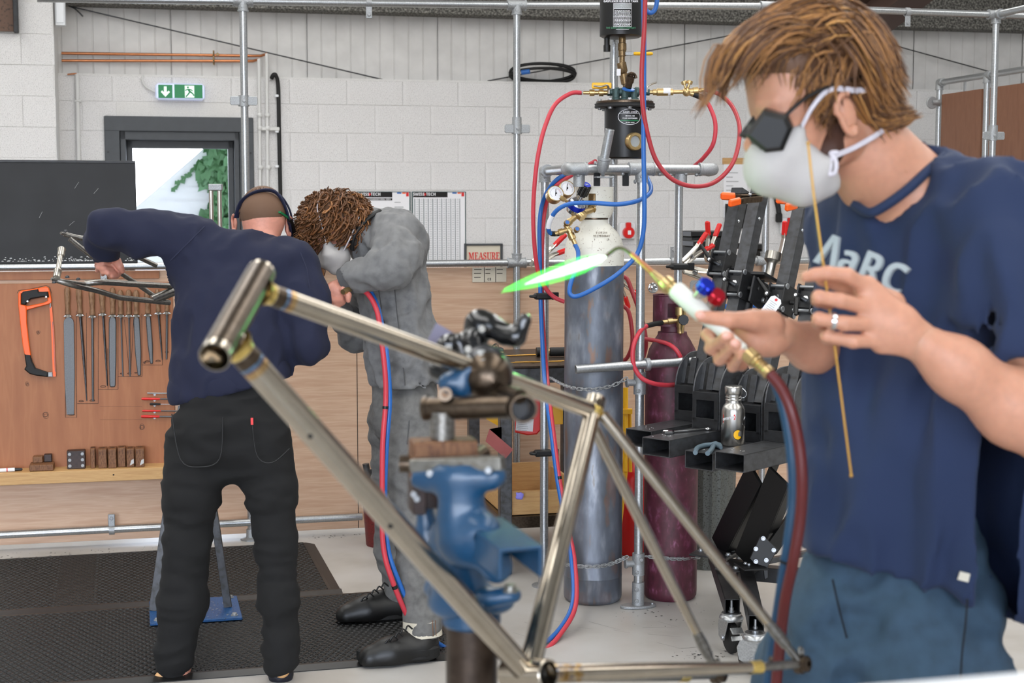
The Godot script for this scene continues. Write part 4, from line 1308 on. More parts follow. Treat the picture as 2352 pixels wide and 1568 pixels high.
	for q in nl:
		var p0 := PW * z2(q[0], q[1], 0.018)
		var p1 := PW * z2(q[0] + (128 if q[3] == 1 else 75), q[1] + 1, 0.018)
		var p2 := PW * z2(1290, q[1] + 3, 0.016)
		var r: float = q[2] * k
		var o := thing(["steel_rod", "needle_file", "screwdriver"][q[3]], q[4], ["rod", "file", "screwdriver"][q[3]], p0, "small tools under the files" if q[3] == 1 else "")
		if q[3] == 0:
			put(mb().tube([p0, p2], r, 10), "rod", M.galv_cast, o)
		else:
			put(mb().tube([p0, p0.lerp(p1, 0.1), p0.lerp(p1, 0.5), p0.lerp(p1, 0.9), p1], [r * 0.6, r, r * 0.95, r * 0.8, r * 0.7], 10), "handle", M.red if q[3] == 1 else M.black_rubber, o)
			put(mb().tube([p1, p1.lerp(p2, 0.8), p2], [r * 0.6, r * 0.7, r * 0.2] if q[3] == 1 else [r * 0.3, r * 0.3, r * 0.3], 8), "blade", M.file_steel if q[3] == 1 else M.chrome, o)
		put(mb().bolt(PW * z2(1066, q[1] + 10, 0.008), PW.basis.z, 0.004), "nail", M.zinc_bolt, o)
	# ledge and what stands on it
	var le := thing("ledge_board", "pale pine ledge along the foot of the tool board", "shelf", PW * V3(-1.6, 0.3, 0.06))
	var l0 := on(PW, -60, 1115, 0.13)
	var l1 := on(PW, 537, 1090, 0.13)
	var ly := on(PW, 200, 1079.5, 0.13).y
	put(wall_box(PW, l0.x, l1.x, on(PW, 200, 1107, 0.13).y, ly, 0.0, 0.13, 0.002), "board", M.pine, le)
	m = mb()
	for px in [261, 536]: m.disc(PW * V3(on(PW, px, 1090, 0.13).x, ly - 0.025, 0.13), PW.basis.z, 0.004, 0.0008, 8)
	put(m, "nail_head", M.ink, le)
	var vb := [[208, 219, 1031], [226, 246, 1032], [249, 268, 1031], [271, 289, 1029], [291, 309, 1031], [312, 332, 1030]]
	var vn := ["pale wooden clamping block beside the riveted plate", "second wooden block from the riveted plate", "third wooden block from the riveted plate", "fourth wooden block from the riveted plate", "fifth wooden block, with a white smear", "endmost wooden block, with a grey corner"]
	for i in vb.size():
		var q: Array = vb[i]
		var x0 := on(PW, q[0], 1070, 0.1).x
		var x1 := on(PW, q[1], 1070, 0.1).x
		var y1 := on(PW, q[0], q[2], 0.1).y
		var o := thing("wooden_block", vn[i], "wooden block", PW * V3((x0 + x1) / 2, ly, 0.07), "wooden tube blocks on the ledge")
		put(wall_box(PW, x0, x1, ly + 0.0005, y1, 0.02, 0.09 + 0.008 * (i % 3), 0.003), "block", M.block_wood, o)
		m = mb()
		m.rod(PW * V3((x0 + x1) / 2, y1 + 0.0006, 0.055), PW * V3((x0 + x1) / 2, y1 + 0.01, 0.055), [V2(0.012, 0), V2(0.010, 0.0)], 12)
		m.disc(PW * V3((x0 + x1) / 2, y1, 0.055), Vector3.UP, 0.011, 0.0006, 14)
		put(m, "bore", M.dark_wood, o)
		if i >= 4:
			m = mb()
			m.face([PW * V3(x1 - 0.02, ly + 0.01, 0.1 + 0.008 * (i % 3)), PW * V3(x1 - 0.002, ly + 0.02, 0.1 + 0.008 * (i % 3)), PW * V3(x1 - 0.002, ly + 0.04, 0.1 + 0.008 * (i % 3)), PW * V3(x1 - 0.013, ly + 0.034, 0.1 + 0.008 * (i % 3))])
			put(m, "paint_smear", M.chalk, o)
	var x0 := on(PW, 154, 1070, 0.1).x
	var x1 := on(PW, 196, 1070, 0.1).x
	var rp := thing("riveted_plate", "dark brown block with four steel rivets on the ledge", "riveted block", PW * V3((x0 + x1) / 2, ly, 0.07))
	put(wall_box(PW, x0, x1, ly + 0.0005, on(PW, 170, 1036, 0.1).y, 0.04, 0.09, 0.003), "block", M.dark_wood, rp)
	for u in [0.15, 0.85]:
		for w in [0.18, 0.5, 0.82]: put(mb().disc(PW * V3(lerpf(x0, x1, u), lerpf(ly, on(PW, 170, 1036, 0.1).y, w), 0.09), PW.basis.z, 0.0075, 0.003, 14, 0.001), "rivet", M.galv_cast, rp)
	var vg := thing("grooved_block", "split wooden block with a groove, lying on the ledge", "wooden block", PW * V3(on(PW, 96, 1080, 0.1).x, ly, 0.07))
	var g0 := on(PW, 68, 1080, 0.1).x
	var g1 := on(PW, 124, 1080, 0.1).x
	put(wall_box(PW, g0, g1, ly + 0.0005, ly + 0.03, 0.03, 0.115, 0.004), "lower_half", M.block_wood, vg)
	put(wall_box(PW, g0 + 0.012, g0 + 0.055, ly + 0.03, ly + 0.06, 0.03, 0.07, 0.004), "upper_half", M.block_wood, vg)
	put(wall_box(PW, g0 + 0.058, g1 - 0.01, ly + 0.03, ly + 0.065, 0.02, 0.055, 0.004), "upper_half", M.dark_wood, vg)
	var mk := thing("marker_pen", "white marker pen with black cap lying on the ledge", "pen", PW * V3(on(PW, 30, 1080, 0.09).x, ly, 0.09))
	var mp := PW * V3(on(PW, -20, 1080, 0.09).x, ly + 0.0085, 0.1)
	var mq := PW * V3(on(PW, 34, 1080, 0.09).x, ly + 0.0085, 0.09)
	put(mb().tube([mp, mq], 0.0085, 12), "barrel", M.white_plastic, mk)
	put(mb().tube([mq, mq.lerp(PW * V3(on(PW, 52, 1079, 0.09).x, ly + 0.0085, 0.088), 0.9), PW * V3(on(PW, 52, 1079, 0.09).x, ly + 0.0085, 0.088)], [0.0075, 0.006, 0.003], 12), "cap", M.black, mk)
	put(mb().tube([mp.lerp(mq, 0.66) + V3(0, 0.0008, 0.0008), mp.lerp(mq, 0.7) + V3(0, 0.0008, 0.0008)], 0.0088, 12), "band", M.red, mk)
# ---------------------------------------------------------------- mats, stand, gas cage
var CF := Transform3D(Basis(Vector3.UP, deg_to_rad(13.0)), V3(0.487, 0, -5.705))   # gas cage: its front post stands at the origin
func rubber_mat(label: String, place: Transform3D, nx: int, nz: int, edges: Array) -> void:
	var o := thing("rubber_mat", label, "mat", place, "perforated rubber mats")
	var pitch := 0.0255
	var h := 0.012
	var m := mb()
	var wave := []
	for k in 8: wave.append(V2(cos(-TAU * (k + 0.5) / 8), sin(-TAU * (k + 0.5) / 8)))
	var sq := [V2(1, -0.4142), V2(0.4142, -1), V2(-0.4142, -1), V2(-1, -0.4142), V2(-1, 0.4142), V2(-0.4142, 1), V2(0.4142, 1), V2(1, 0.4142)]
	for r in nz:
		for c in nx:
			var cx := (c + (0.25 if r % 2 else -0.25)) * pitch
			var cz := r * pitch
			var s := m.v.size()
			for k in 8:
				var q: Vector2 = sq[k]
				var w: Vector2 = V2(cos(-PI / 8 - TAU * k / 8), sin(-PI / 8 - TAU * k / 8)) * 0.0098
				m.add(V3(cx + q.x * pitch / 2, h - 0.0015, cz + q.y * pitch / 2), Vector3.UP)
				m.add(V3(cx + w.x * 1.12, h, cz + w.y * 1.12), Vector3.UP)
				m.add(V3(cx + w.x, h - 0.001, cz + w.y), V3(-w.x * 60, 0.5, -w.y * 60).normalized())
				m.add(V3(cx + w.x * 0.92, 0.001, cz + w.y * 0.92), V3(-w.x, 0, -w.y).normalized())
			for k in 8:
				var a := s + k * 4
				var b := s + ((k + 1) % 8) * 4
				m.quad(a, b, b + 1, a + 1)
				m.quad(a + 1, b + 1, b + 2, a + 2)
				m.quad(a + 2, b + 2, b + 3, a + 3)
	var W := nx * pitch
	var D := nz * pitch
	var sheet := MeshInstance3D.new()
	sheet.mesh = m.mesh()
	sheet.material_override = M.mat_rubber
	sheet.name = "perforated_sheet"
	o.add_child(sheet, true)
	var x0 := -pitch * 0.75
	var z0 := -pitch * 0.5
	m = mb()
	var e := 0.05
	for side in edges:
		match side:
			"front": m.prism(Transform3D(Basis(V3(0, 0, -1), Vector3.UP, Vector3.RIGHT), V3(x0 + W / 2 + (e / 2 if "right" in edges else 0.0), 0, z0 + D)), [V2(0.002, 0), V2(0.002, h), V2(-0.01, h), V2(-e, 0.003), V2(-e, 0)], W + (e if "right" in edges else 0.0))
			"back": m.prism(Transform3D(Basis(V3(0, 0, 1), Vector3.UP, Vector3.LEFT), V3(x0 + W / 2, 0, z0)), [V2(0.002, 0), V2(0.002, h), V2(-0.01, h), V2(-e, 0.003), V2(-e, 0)], W)
			"right": m.prism(Transform3D(Basis(Vector3.LEFT, Vector3.UP, Vector3.FORWARD), V3(x0 + W, 0, z0 + D / 2)), [V2(0.002, 0), V2(0.002, h), V2(-0.01, h), V2(-e, 0.003), V2(-e, 0)], D)
	var b := MeshInstance3D.new()
	b.mesh = m.mesh()
	b.material_override = M.mat_rubber
	b.name = "bevelled_edge"
	o.add_child(b, true)
func build_floor_things() -> void:
	var B := Basis(Vector3.UP, deg_to_rad(14.5))
	var c := on_floor(800, 1366)
	var back := Transform3D(B, c + B * V3(-42 * 0.0255 - 0.05, 0, -34 * 0.0255 - 0.05))
	rubber_mat("black perforated rubber mat in front of the plywood, ending beside the blue stand", back, 42, 34, ["front", "right", "back"])
	c = on_floor(245, 1402)
	rubber_mat("black perforated rubber mat lapping out under the tool board", Transform3D(B, c + B * V3(-50 * 0.0255 - 0.03, 0, -34 * 0.0255 - 0.05)), 50, 34, ["front", "back"])
	c = on_floor(1040, 1512)
	rubber_mat("black perforated rubber mat under the feet of both bending workers", Transform3D(B, c + B * V3(-82 * 0.0255, 0, 0.03) + B * V3(0, 0, -34 * 0.0255 - 0.05)), 84, 34, ["front", "back", "right"])
	# blue stand behind the man in the sweater
	var p0 := on_floor(448, 1412)
	var st := thing("blue_stand", "blue floor stand with grey steel braces behind the man in the navy sweater", "stand", p0)
	var SB := Transform3D(Basis(Vector3.UP, deg_to_rad(14.0)), p0)
	var m := mb()
	m.box(SB * tf(V3(0, 0.0185, 0)), V3(0.335, 0.012, 0.32), 0.003)
	put(m, "base_plate", M.stand_blue, st)
	m = mb()
	for i in 140:
		var q := V3(rng.randf_range(-0.15, 0.15), 0.0248, rng.randf_range(-0.14, 0.14))
		var r := rng.randf_range(0.001, 0.005)
		var poly := []
		for k in 6: poly.append(SB * (q + V3(cos(-k * TAU / 6), 0, sin(-k * TAU / 6)) * r * rng.randf_range(0.6, 1.3)))
		m.face(poly)
	tag(put(m, "metal_filing", M.galv_cast, st), "", "", "", "stuff")
	for q in [[-0.14, -0.13], [0.14, -0.13], [-0.14, 0.13], [0.14, 0.13]]: put(mb().bolt(SB * V3(q[0], 0.0245, q[1]), Vector3.UP, 0.01), "bolt", M.galv_cast, st)
	put(mb().tube([SB * V3(0, 0.024, 0), SB * V3(0, 0.98, 0)], 0.038, 24), "column_tube", M.stand_blue, st)
	for q in [[375, 1215, 351, 1402], [487, 1152, 524, 1394], [452, 1180, 457, 1418]]:
		var b := on_floor(q[2], q[3], 0.024)
		var d := -b.z
		put(mb().bar(b, SB * V3(0, 0.80, 0) + (b - p0) * V3(0.2, 0, 0.2), 0.03, 0.012, V3(0, 0, 1), 0.002), "brace", M.raw_steel, st)
	# twin-tube upright rising from the stand
	var ft := thing("fork_upright", "two upright silver tubes joined by a square cap before the open door", "fork fixture", SB * V3(0, 0.985, 0))
	var a := at(486, 500, 5.55)
	var b := at(505, 500, 5.55)
	for p in [a, b]: put(mb().tube([V3(p.x, 1.03, p.z), V3(p.x, at(0, 436, 5.55).y, p.z)], 0.0083, 14), "tube", M.nickel, ft)
	put(mb().box(tf(at(495.5, 430, 5.55)), V3(0.05, 0.024, 0.03), 0.003), "cap_block", M.galv_cast, ft)
	put(mb().bar(SB * V3(0, 0.985, 0), V3((a.x + b.x) / 2, 1.035, a.z), 0.07, 0.05, V3(0, 0, 1), 0.004), "base_block", M.raw_steel, ft)
func cg(px: float, py: float, off := 0.0) -> Vector3:
	return CF * on(CF, px, py, off)
func elbow(m: MB, p: Vector3, a: Vector3, b: Vector3, r := 0.0235, l := 0.06) -> MB:   # a cast elbow between directions a and b
	var q := smoothed([p + a * l, p + a * l * 0.45, p + (a + b) * l * 0.08, p + b * l * 0.45, p + b * l], 4)
	m.tube(q, r, 16)
	for d in [a, b]:
		m.rod(p + d * (l - 0.004), p + d * l, [V2(r, -0.006), V2(r + 0.002, -0.004), V2(r + 0.002, 0.004), V2(TUBE, 0.004)], 16)
	return m
func build_cage() -> void:
	var o := thing("gas_cage", "galvanised tube cage that holds the two gas cylinders", "cage", CF.origin)
	var X := CF.basis.x
	var Z := CF.basis.z
	var U := Vector3.UP
	var lt := on(CF, 1312, 388)
	var rt := on(CF, 1640, 389)
	lt.y = 1.682; rt.y = 1.682
	var bk := V3(0, 0, -0.40)
	put(mb().tube([CF * (lt + V3(0.045, 0, 0)), CF * (rt - V3(0.03, 0, 0))], TUBE, 20), "front_rail", M.galv, o)
	put(elbow(mb(), CF * lt, X, -Z), "elbow_fitting", M.galv_cast, o)
	put(elbow(mb(), CF * rt, -X, -Z), "elbow_fitting", M.galv_cast, o)
	for e in [lt, rt]:
		var c: Vector3 = e + bk
		put(mb().tube([CF * (e - V3(0, 0, 0.03)), CF * c], TUBE, 20), "side_rail", M.galv, o)
		put(tee(mb(), CF * c, [Z, Vector3.DOWN]), "clamp_fitting", M.galv_cast, o)
		put(mb().tube([CF * c, CF * V3(c.x, 0.01, c.z)], TUBE, 20), "post", M.galv, o)
		put(mb().lathe(CF * tf(V3(c.x, 0, c.z)), [V2(0, 0), V2(0.05, 0), V2(0.05, 0.006), V2(0.024, 0.012), V2(0.022, 0.05), V2(TUBE, 0.05)], 20), "floor_flange", M.galv_cast, o)
	# third rear post that carries the tanks
	var tp := on(CF, 1409, 300, -0.42)
	put(mb().tube([CF * V3(tp.x, 0.01, tp.z), CF * V3(tp.x, on(CF, 1409, 60, -0.42).y, tp.z)], TUBE, 20), "post", M.galv, o)
	put(mb().tube([CF * (V3(lt.x, 1.682, -0.4)), CF * V3(rt.x, 1.682, -0.4)], TUBE, 18), "rear_rail", M.galv, o)
	# front post
	put(mb().tube([CF * V3(0, 0.01, 0), CF * V3(0, 1.68, 0)], TUBE, 20), "post", M.galv, o)
	var m := tee(mb(), CF * V3(0, 1.682, 0), [X, -X, Vector3.DOWN], 0.024, 0.05)
	grub(m, CF * V3(0, 1.682, 0.022), Z)
	grub(m, CF * V3(-0.022, 1.635, 0.0), -X)
	put(m, "clamp_fitting", M.galv_cast, o)
	for y in [878, 1293]:
		var p := on(CF, 1467, y, 0)
		p = V3(0, p.y, 0)
		m = mb()
		m.lathe(Transform3D(CF.basis, CF * (p - V3(0, 0.045, 0))), [V2(TUBE, 0), V2(0.0235, 0), V2(0.0235, 0.04), V2(0.0225, 0.043), V2(0.0235, 0.046), V2(0.0235, 0.085), V2(TUBE, 0.085)], 20)
		m.rod(CF * p, CF * (p - V3(0.045, 0, 0)), [V2(0.013, 0.01), V2(0.013, 0.045), V2(0.017, 0.046), V2(0.017, 0.054), V2(0, 0.054)], 14)
		grub(m, CF * (p + V3(0.004, 0.018, 0.022)), Z)
		grub(m, CF * (p + V3(-0.012, -0.03, 0.018)), Z)
		put(m, "swivel_fitting", M.galv_cast, o)
	m = mb()
	m.lathe(CF, [V2(TUBE, 0.10), V2(0.0235, 0.10), V2(0.0235, 0.012), V2(0.03, 0.006)], 20)
	var oval := []
	for i in 24: oval.append(V2(cos(TAU * i / 24) * 0.075 * (1.0 if absf(cos(TAU * i / 24)) < 0.6 else 0.96), sin(TAU * i / 24) * 0.034))
	m.prism(Transform3D(CF.basis * Basis(Vector3.RIGHT, -PI / 2), CF.origin + V3(0, 0.006, 0)), oval, 0.011, 0.002)
	grub(m, CF * V3(-0.012, 0.03, 0.018), Z)
	grub(m, CF * V3(-0.012, 0.075, 0.018), Z)
	m.bolt(CF * V3(0.055, 0.011, 0.008), U, 0.006)
	put(m, "floor_flange", M.galv_cast, o)
	# lower cross pipe with its open end, held by a ring
	var pa := cg(1322, 848, 0.037)
	var pb := cg(1640, 826, 0.037)
	put(mb().pipe(pa, pb, TUBE, 0.003), "cross_pipe", M.galv, o)
	m = mb()
	var rc := pa.lerp(pb, 0.515)
	m.rod(rc - (pb - pa).normalized() * 0.008, rc, [V2(TUBE, 0), V2(0.024, 0.0), V2(0.0245, 0.003), V2(0.0245, 0.013), V2(0.024, 0.016), V2(TUBE, 0.016)], 20)
	put(m, "ring_clamp", M.galv_cast, o)
	# stub pipe leaning on the front rail
	var s0 := cg(1384, 384, 0.045)
	var s1 := cg(1401, 297, 0.075)
	put(mb().pipe(s0, s1, TUBE, 0.003), "stub_pipe", M.galv, o)
	m = mb()
	var sd := (s1 - s0).normalized()
	m.rod(s0 - sd * 0.02, s0, [V2(0, 0), V2(0.012, 0.0), V2(0.0225, 0.02), V2(0.0225, 0.045), V2(0.0255, 0.047), V2(0.0255, 0.056), V2(TUBE, 0.056)], 18)
	grub(m, s0 + V3(-0.024, 0.015, 0.005), -X)
	m.bar(s0, cg(1385, 405, 0.02), 0.012, 0.014)
	m.box(Transform3D(CF.basis, cg(1388, 407, 0.02)), V3(0.07, 0.006, 0.035), 0.002)
	put(m, "swivel_clamp", M.galv_cast, o)
	for px in [1371, 1437]:
		m = mb()
		m.box(Transform3D(CF.basis, cg(px, 412, -0.012)), V3(0.026, 0.05, 0.005), 0.002)
		m.disc(cg(px, 415, -0.009), Z, 0.005, 0.001, 12)
		put(m, "black_lug", M.powder, o)
	for q in [[1430, 402], [1540, 404], [1600, 404], [1328, 405], [1575, 402], [1515, 403]]:
		m = mb()
		grub(m, cg(q[0], q[1] - 4, 0.0), V3(0, -1, 0.3).normalized())
		put(m, "grub_screw", M.galv_cast, o)
	for q in [[1330, 415], [1565, 415]]:
		var p := cg(q[0], 392, -0.02)
		put(mb().tube([p, p - V3(0, 0.06, 0)], 0.022, 16), "socket_fitting", M.galv_cast, o)
	# black hose holders on the posts
	for q in [[1247, 680, -0.36], [1560, 612, -0.36], [1247, 1040, -0.36]]:
		var p := cg(q[0], q[1], q[2] + 0.01)
		m = mb()
		m.box(Transform3D(CF.basis, p), V3(0.075, 0.026, 0.04), 0.008)
		m.box(Transform3D(CF.basis, p + X * 0.05), V3(0.03, 0.03, 0.006), 0.002)
		m.ring(p - X * 0.035, U, 0.016, 0.006, 14, 6)
		put(m, "hose_holder", M.powder, o)
func link(mesh: Mesh, parent: Node, a: Vector3, b: Vector3, n: int, sag: float, skip := 0) -> void:
	for i in n:
		var t := (i + 0.5) / n
		var p := a.lerp(b, t) - V3(0, sag * 4 * t * (1 - t), 0)
		var q := a.lerp(b, t + 0.01) - V3(0, sag * 4 * (t + 0.01) * (1 - t - 0.01), 0)
		var x := (q - p).normalized()
		var up := V3(0, 0.25, 1).normalized() if i % 2 else V3(0, 1, 0.25).normalized()
		var z := x.cross(up).normalized()
		piece(mesh, M.galv_cast, "link", parent, Transform3D(Basis(x, z.cross(x), z), p - parent.position))
func chain_wrap(label: String, pts: Array, n: int) -> void:
	var o := thing("chain", label, "chain", pts[0], "steel chains round the cylinders")
	var m := mb()
	var ring := []
	for i in 16:
		var a := TAU * i / 16
		ring.append(V3(cos(a) * 0.006 + signf(cos(a)) * 0.0075, sin(a) * 0.006, 0))
	m.tube(ring, 0.0021, 6, false, true)
	var mesh := m.mesh()
	var cur := smoothed(pts, 24)
	var total := 0.0
	for i in cur.size() - 1: total += cur[i].distance_to(cur[i + 1])
	var step := total / n
	var run := 0.0
	var k := 0
	for i in cur.size() - 1:
		run += cur[i].distance_to(cur[i + 1])
		while run > step * (k + 0.5) and k < n:
			var x := (cur[i + 1] - cur[i]).normalized()
			var z := V3(0, 0.6, 1).normalized() if k % 2 else V3(0, 1, -0.6).normalized()
			z = (z - x * z.dot(x)).normalized()
			piece(mesh, M.galv_cast, "link", o, Transform3D(Basis(x, z.cross(x), z), cur[i] - o.position))
			k += 1
func cylinder_body(o: Node3D, c: Vector3, r: float, prof: Array, called: String, mat_: Material) -> void:
	put(mb().lathe(tf(c), prof, 48), called, mat_, o)
func patch(m: MB, c: Vector3, r: float, y0: float, y1: float, a0: float, a1: float) -> MB:   # a curved sticker on a cylinder; angle 0 faces the room
	for i in 10:
		var t0 := lerpf(a0, a1, i / 10.0)
		var t1 := lerpf(a0, a1, (i + 1) / 10.0)
		var s := m.v.size()
		for q in [[t0, y0], [t1, y0], [t1, y1], [t0, y1]]:
			m.add(V3(c.x + sin(q[0]) * r, q[1], c.z + cos(q[0]) * r), V3(sin(q[0]), 0, cos(q[0])))
		m.quad(s, s + 1, s + 2, s + 3)
	return m
func build_gas() -> void:
	# tall grey cylinder with a white shoulder
	var c := at(1363.5, 900, 5.83)
	c.y = 0.001
	var R := 0.1145
	var o := thing("gas_cylinder", "tall grey gas cylinder with white shoulder and guard, rusty and chained", "gas cylinder", c)
	var yw := at(0, 612, 5.72).y
	cylinder_body(o, c, R, [V2(0, 0), V2(R - 0.012, 0), V2(R - 0.002, 0.01), V2(R, 0.02), V2(R, 0.098), V2(R + 0.001, 0.1), V2(R, 0.102), V2(R, yw)], "body", M.cyl_grey)
	var ys := at(0, 585, 5.72).y
	var yt := at(0, 505, 5.8).y
	cylinder_body(o, c, R, [V2(R + 0.0004, yw), V2(R + 0.0004, ys), V2(R * 0.98, ys + 0.03), V2(R * 0.90, ys + 0.06), V2(R * 0.76, ys + 0.085), V2(R * 0.58, ys + 0.105), V2(0.052, yt - 0.012), V2(0.05, yt), V2(0, yt)], "shoulder", M.cyl_white)
	cylinder_body(o, c, R, [V2(0.05, yt), V2(0.053, yt + 0.002), V2(0.053, yt + 0.008), V2(0.047, yt + 0.01), V2(0.04, yt + 0.012), V2(0.04, yt + 0.03), V2(0, yt + 0.03)], "neck_ring", M.stained)
	# guard with a window, open to the front left
	var gy0 := at(0, 500, 5.8).y
	var gy1 := at(0, 429, 5.8).y
	var m := mb()
	var gr := 0.073
	for i in 40:
		var a0 := TAU * i / 40
		var a1 := TAU * (i + 1) / 40
		var mid := (a0 + a1) / 2
		var am := wrapf(mid, -PI, PI)
		var window := am > -1.25 and am < 0.0
		for band in [[0.0, 0.2], [0.2, 0.78], [0.78, 1.0]]:
			if window and band[0] == 0.2: continue
			for rr in [gr, gr - 0.004]:
				var s := m.v.size()
				for q in [[a0, band[0]], [a1, band[0]], [a1, band[1]], [a0, band[1]]]:
					var rad: float = rr * (1.0 if q[1] > 0.15 else 0.82)
					m.add(V3(c.x + sin(q[0]) * rad, lerpf(gy0, gy1, q[1]), c.z + cos(q[0]) * rad), V3(sin(q[0]), 0, cos(q[0])))
				m.quad(s, s + 1, s + 2, s + 3)
	put(m, "valve_guard", M.cyl_white, o)
	put(mb().lathe(tf(c), [V2(0.03, yt + 0.03), V2(0.024, yt + 0.06), V2(0.024, gy1 - 0.01), V2(0, gy1 - 0.01)], 18), "valve", M.brass_old, o)
	for q in [[1325, 1344, 527, 541, "pink", "hazard_label"], [1324, 1340, 550, 566, "yellow", "warning_label"], [1341, 1364, 548, 568, "cream_paper", "contents_label"], [1388, 1406, 526, 534, "paper", "barcode_label"]]:
		var py: float = (q[2] + q[3]) / 2.0
		var y0 := at(0, q[3], 5.74).y
		var y1 := at(0, q[2], 5.74).y
		var rr := func(y: float) -> float:
			var t: float = (y - ys) / 0.105
			return R * (1.0 - 0.42 * t * t) + 0.0014 if t > 0 else R + 0.0014
		var mm := mb()
		var r0: float = rr.call(y0)
		var r1: float = rr.call(y1)
		for i in 6:
			var s := mm.v.size()
			for k in [[0, 0], [1, 0], [1, 1], [0, 1]]:
				var px: float = lerpf(q[0], q[1], (i + k[0]) / 6.0)
				var rad := r0 if k[1] == 0 else r1
				var sx := (px - 1363.5) * 5.75 / F
				var ang := asin(clampf(sx / rad, -0.98, 0.98))
				mm.add(V3(c.x + sin(ang) * rad, y0 if k[1] == 0 else y1, c.z + cos(ang) * rad), V3(sin(ang), 0.3, cos(ang)).normalized())
			mm.quad(s, s + 1, s + 2, s + 3)
		put(mm, q[5], M[q[4]], o)
	for q in [["8109294", 534.5], ["9527650842", 542.0], ["FP.DEC 19", 550.0]]:
		var p := at(1376, q[1], 5.72)
		words(q[0], 0.011, M.stained, o, frame_at(V3(p.x + 0.01, p.y, c.z + R * 0.86), V3(0.2, 0.55, 1)), false, true)
	# stocky maroon cylinder
	var c2 := at(1543, 900, 5.87)
	c2.y = 0.001
	var r2 := 0.1055
	var o2 := thing("gas_cylinder", "maroon acetylene cylinder with scratched paint, chained beside the grey one", "gas cylinder", c2)
	var y3 := at(0, 850, 5.8).y
	var y4 := at(0, 770, 5.85).y
	cylinder_body(o2, c2, r2, [V2(0, 0), V2(r2 - 0.01, 0), V2(r2 - 0.001, 0.012), V2(r2, 0.03), V2(r2, y3), V2(r2 * 0.97, y3 + 0.03), V2(r2 * 0.86, y3 + 0.075), V2(r2 * 0.68, y3 + 0.11), V2(0.058, y4), V2(0.056, y4 + 0.012), V2(0.046, y4 + 0.014), V2(0.046, y4 + 0.05), V2(0, y4 + 0.05)], "body", M.cyl_maroon)
	m = mb()
	var g0 := at(0, 748, 5.85).y
	var g1 := at(0, 678, 5.85).y
	for i in 36:
		var a0 := TAU * i / 36
		var a1 := TAU * (i + 1) / 36
		var am := wrapf((a0 + a1) / 2, -PI, PI)
		for band in [[0.0, 0.3], [0.3, 0.75], [0.75, 1.0]]:
			if am > -0.2 and am < 1.1 and band[0] == 0.3: continue
			for rr in [0.062, 0.058]:
				var s := m.v.size()
				for q in [[a0, band[0]], [a1, band[0]], [a1, band[1]], [a0, band[1]]]: m.add(V3(c2.x - 0.015 + sin(q[0]) * rr, lerpf(g0, g1, q[1]), c2.z + cos(q[0]) * rr), V3(sin(q[0]), 0, cos(q[0])))
				m.quad(s, s + 1, s + 2, s + 3)
	put(m, "valve_guard", M.cyl_maroon, o2)
	put(mb().ring(V3(c2.x - 0.015, g1, c2.z), Vector3.UP, 0.06, 0.0035, 28, 6), "guard_rim", M.cyl_maroon, o2)
	m = mb()
	var vp := at(1563, 735, 5.8)
	m.rod(vp + V3(0, 0.05, 0), vp - V3(0, 1, 0), [V2(0, 0), V2(0.021, 0), V2(0.021, 0.03), V2(0.016, 0.034), V2(0.016, 0.075), V2(0.013, 0.08), V2(0.013, 0.1), V2(0.007, 0.102), V2(0, 0.11)], 20)
	m.rod(vp, at(1520, 740, 5.79), [V2(0.009, 0), V2(0.009, 0.03), V2(0.012, 0.031), V2(0.012, 0.05), V2(0.009, 0.052), V2(0.009, 0.075), V2(0, 0.075)], 14)
	put(m, "valve", M.brass, o2)
	put(mb().rod(vp + V3(0.008, 0.003, 0.02), vp + V3(0.01, 0.003, 1), [V2(0, 0), V2(0.02, 0), V2(0.021, 0.01), V2(0.019, 0.018), V2(0, 0.018)], 10), "valve_key", M.black, o2)
	# chains
	chain_wrap("upper chain sagging round the grey cylinder", [cg(1262, 866, -0.36), cg(1295, 884, -0.12), cg(1330, 893, 0.0), cg(1371, 893, 0.012), cg(1410, 884, 0.0), cg(1440, 868, 0.0)], 30)
	chain_wrap("lower chain round the foot of the grey cylinder", [cg(1285, 1290, -0.12), cg(1310, 1298, -0.02), cg(1367, 1301, 0.012), cg(1405, 1294, 0.0), cg(1441, 1278, 0.0)], 22)
	chain_wrap("short chain from the post round the maroon cylinder", [cg(1484, 1277, 0.0), cg(1520, 1281, 0.0), cg(1560, 1283, -0.01), cg(1606, 1279, -0.08)], 18)
	# regulator
	var rg := thing("gas_regulator", "brass gas regulator with two gauges and a black knob", "regulator", at(1340, 480, 5.72))
	for q in [[1277, 444, 5.70, -0.35, 0.25], [1303, 432, 5.76, 0.35, 0.25]]:
		var gd := V3(0.35, 0.42, 1).normalized()
		var gp := at(q[0], q[1], q[2])
		put(mb().rod(gp - gd * 0.035, gp, [V2(0, 0), V2(0.030, 0), V2(0.0315, 0.004), V2(0.0315, 0.036), V2(0.029, 0.0375), V2(0.0285, 0.0355)], 28), "gauge_case", M.brass, rg)
		m = mb()
		m.disc(gp - gd * 0.001, gd, 0.0287, 0.001, 28)
		put(m, "gauge_face", M.paper, rg)
		m = mb()
		var gx := frame_at(gp + gd * 0.0005, gd)
		for i in 22:
			var a := -2.2 + 4.4 * i / 21
			m.bar(gx * (V3(sin(a), cos(a), 0) * 0.020), gx * (V3(sin(a), cos(a), 0) * 0.024), 0.0009, 0.0006)
		m.bar(gx * V3(-0.004, -0.01, 0.0006), gx * V3(0.002, 0.018, 0.0006), 0.0022, 0.0008)
		m.disc(gx.origin, gd, 0.0035, 0.002, 12)
		put(m, "needle", M.ink, rg)
		m = mb()
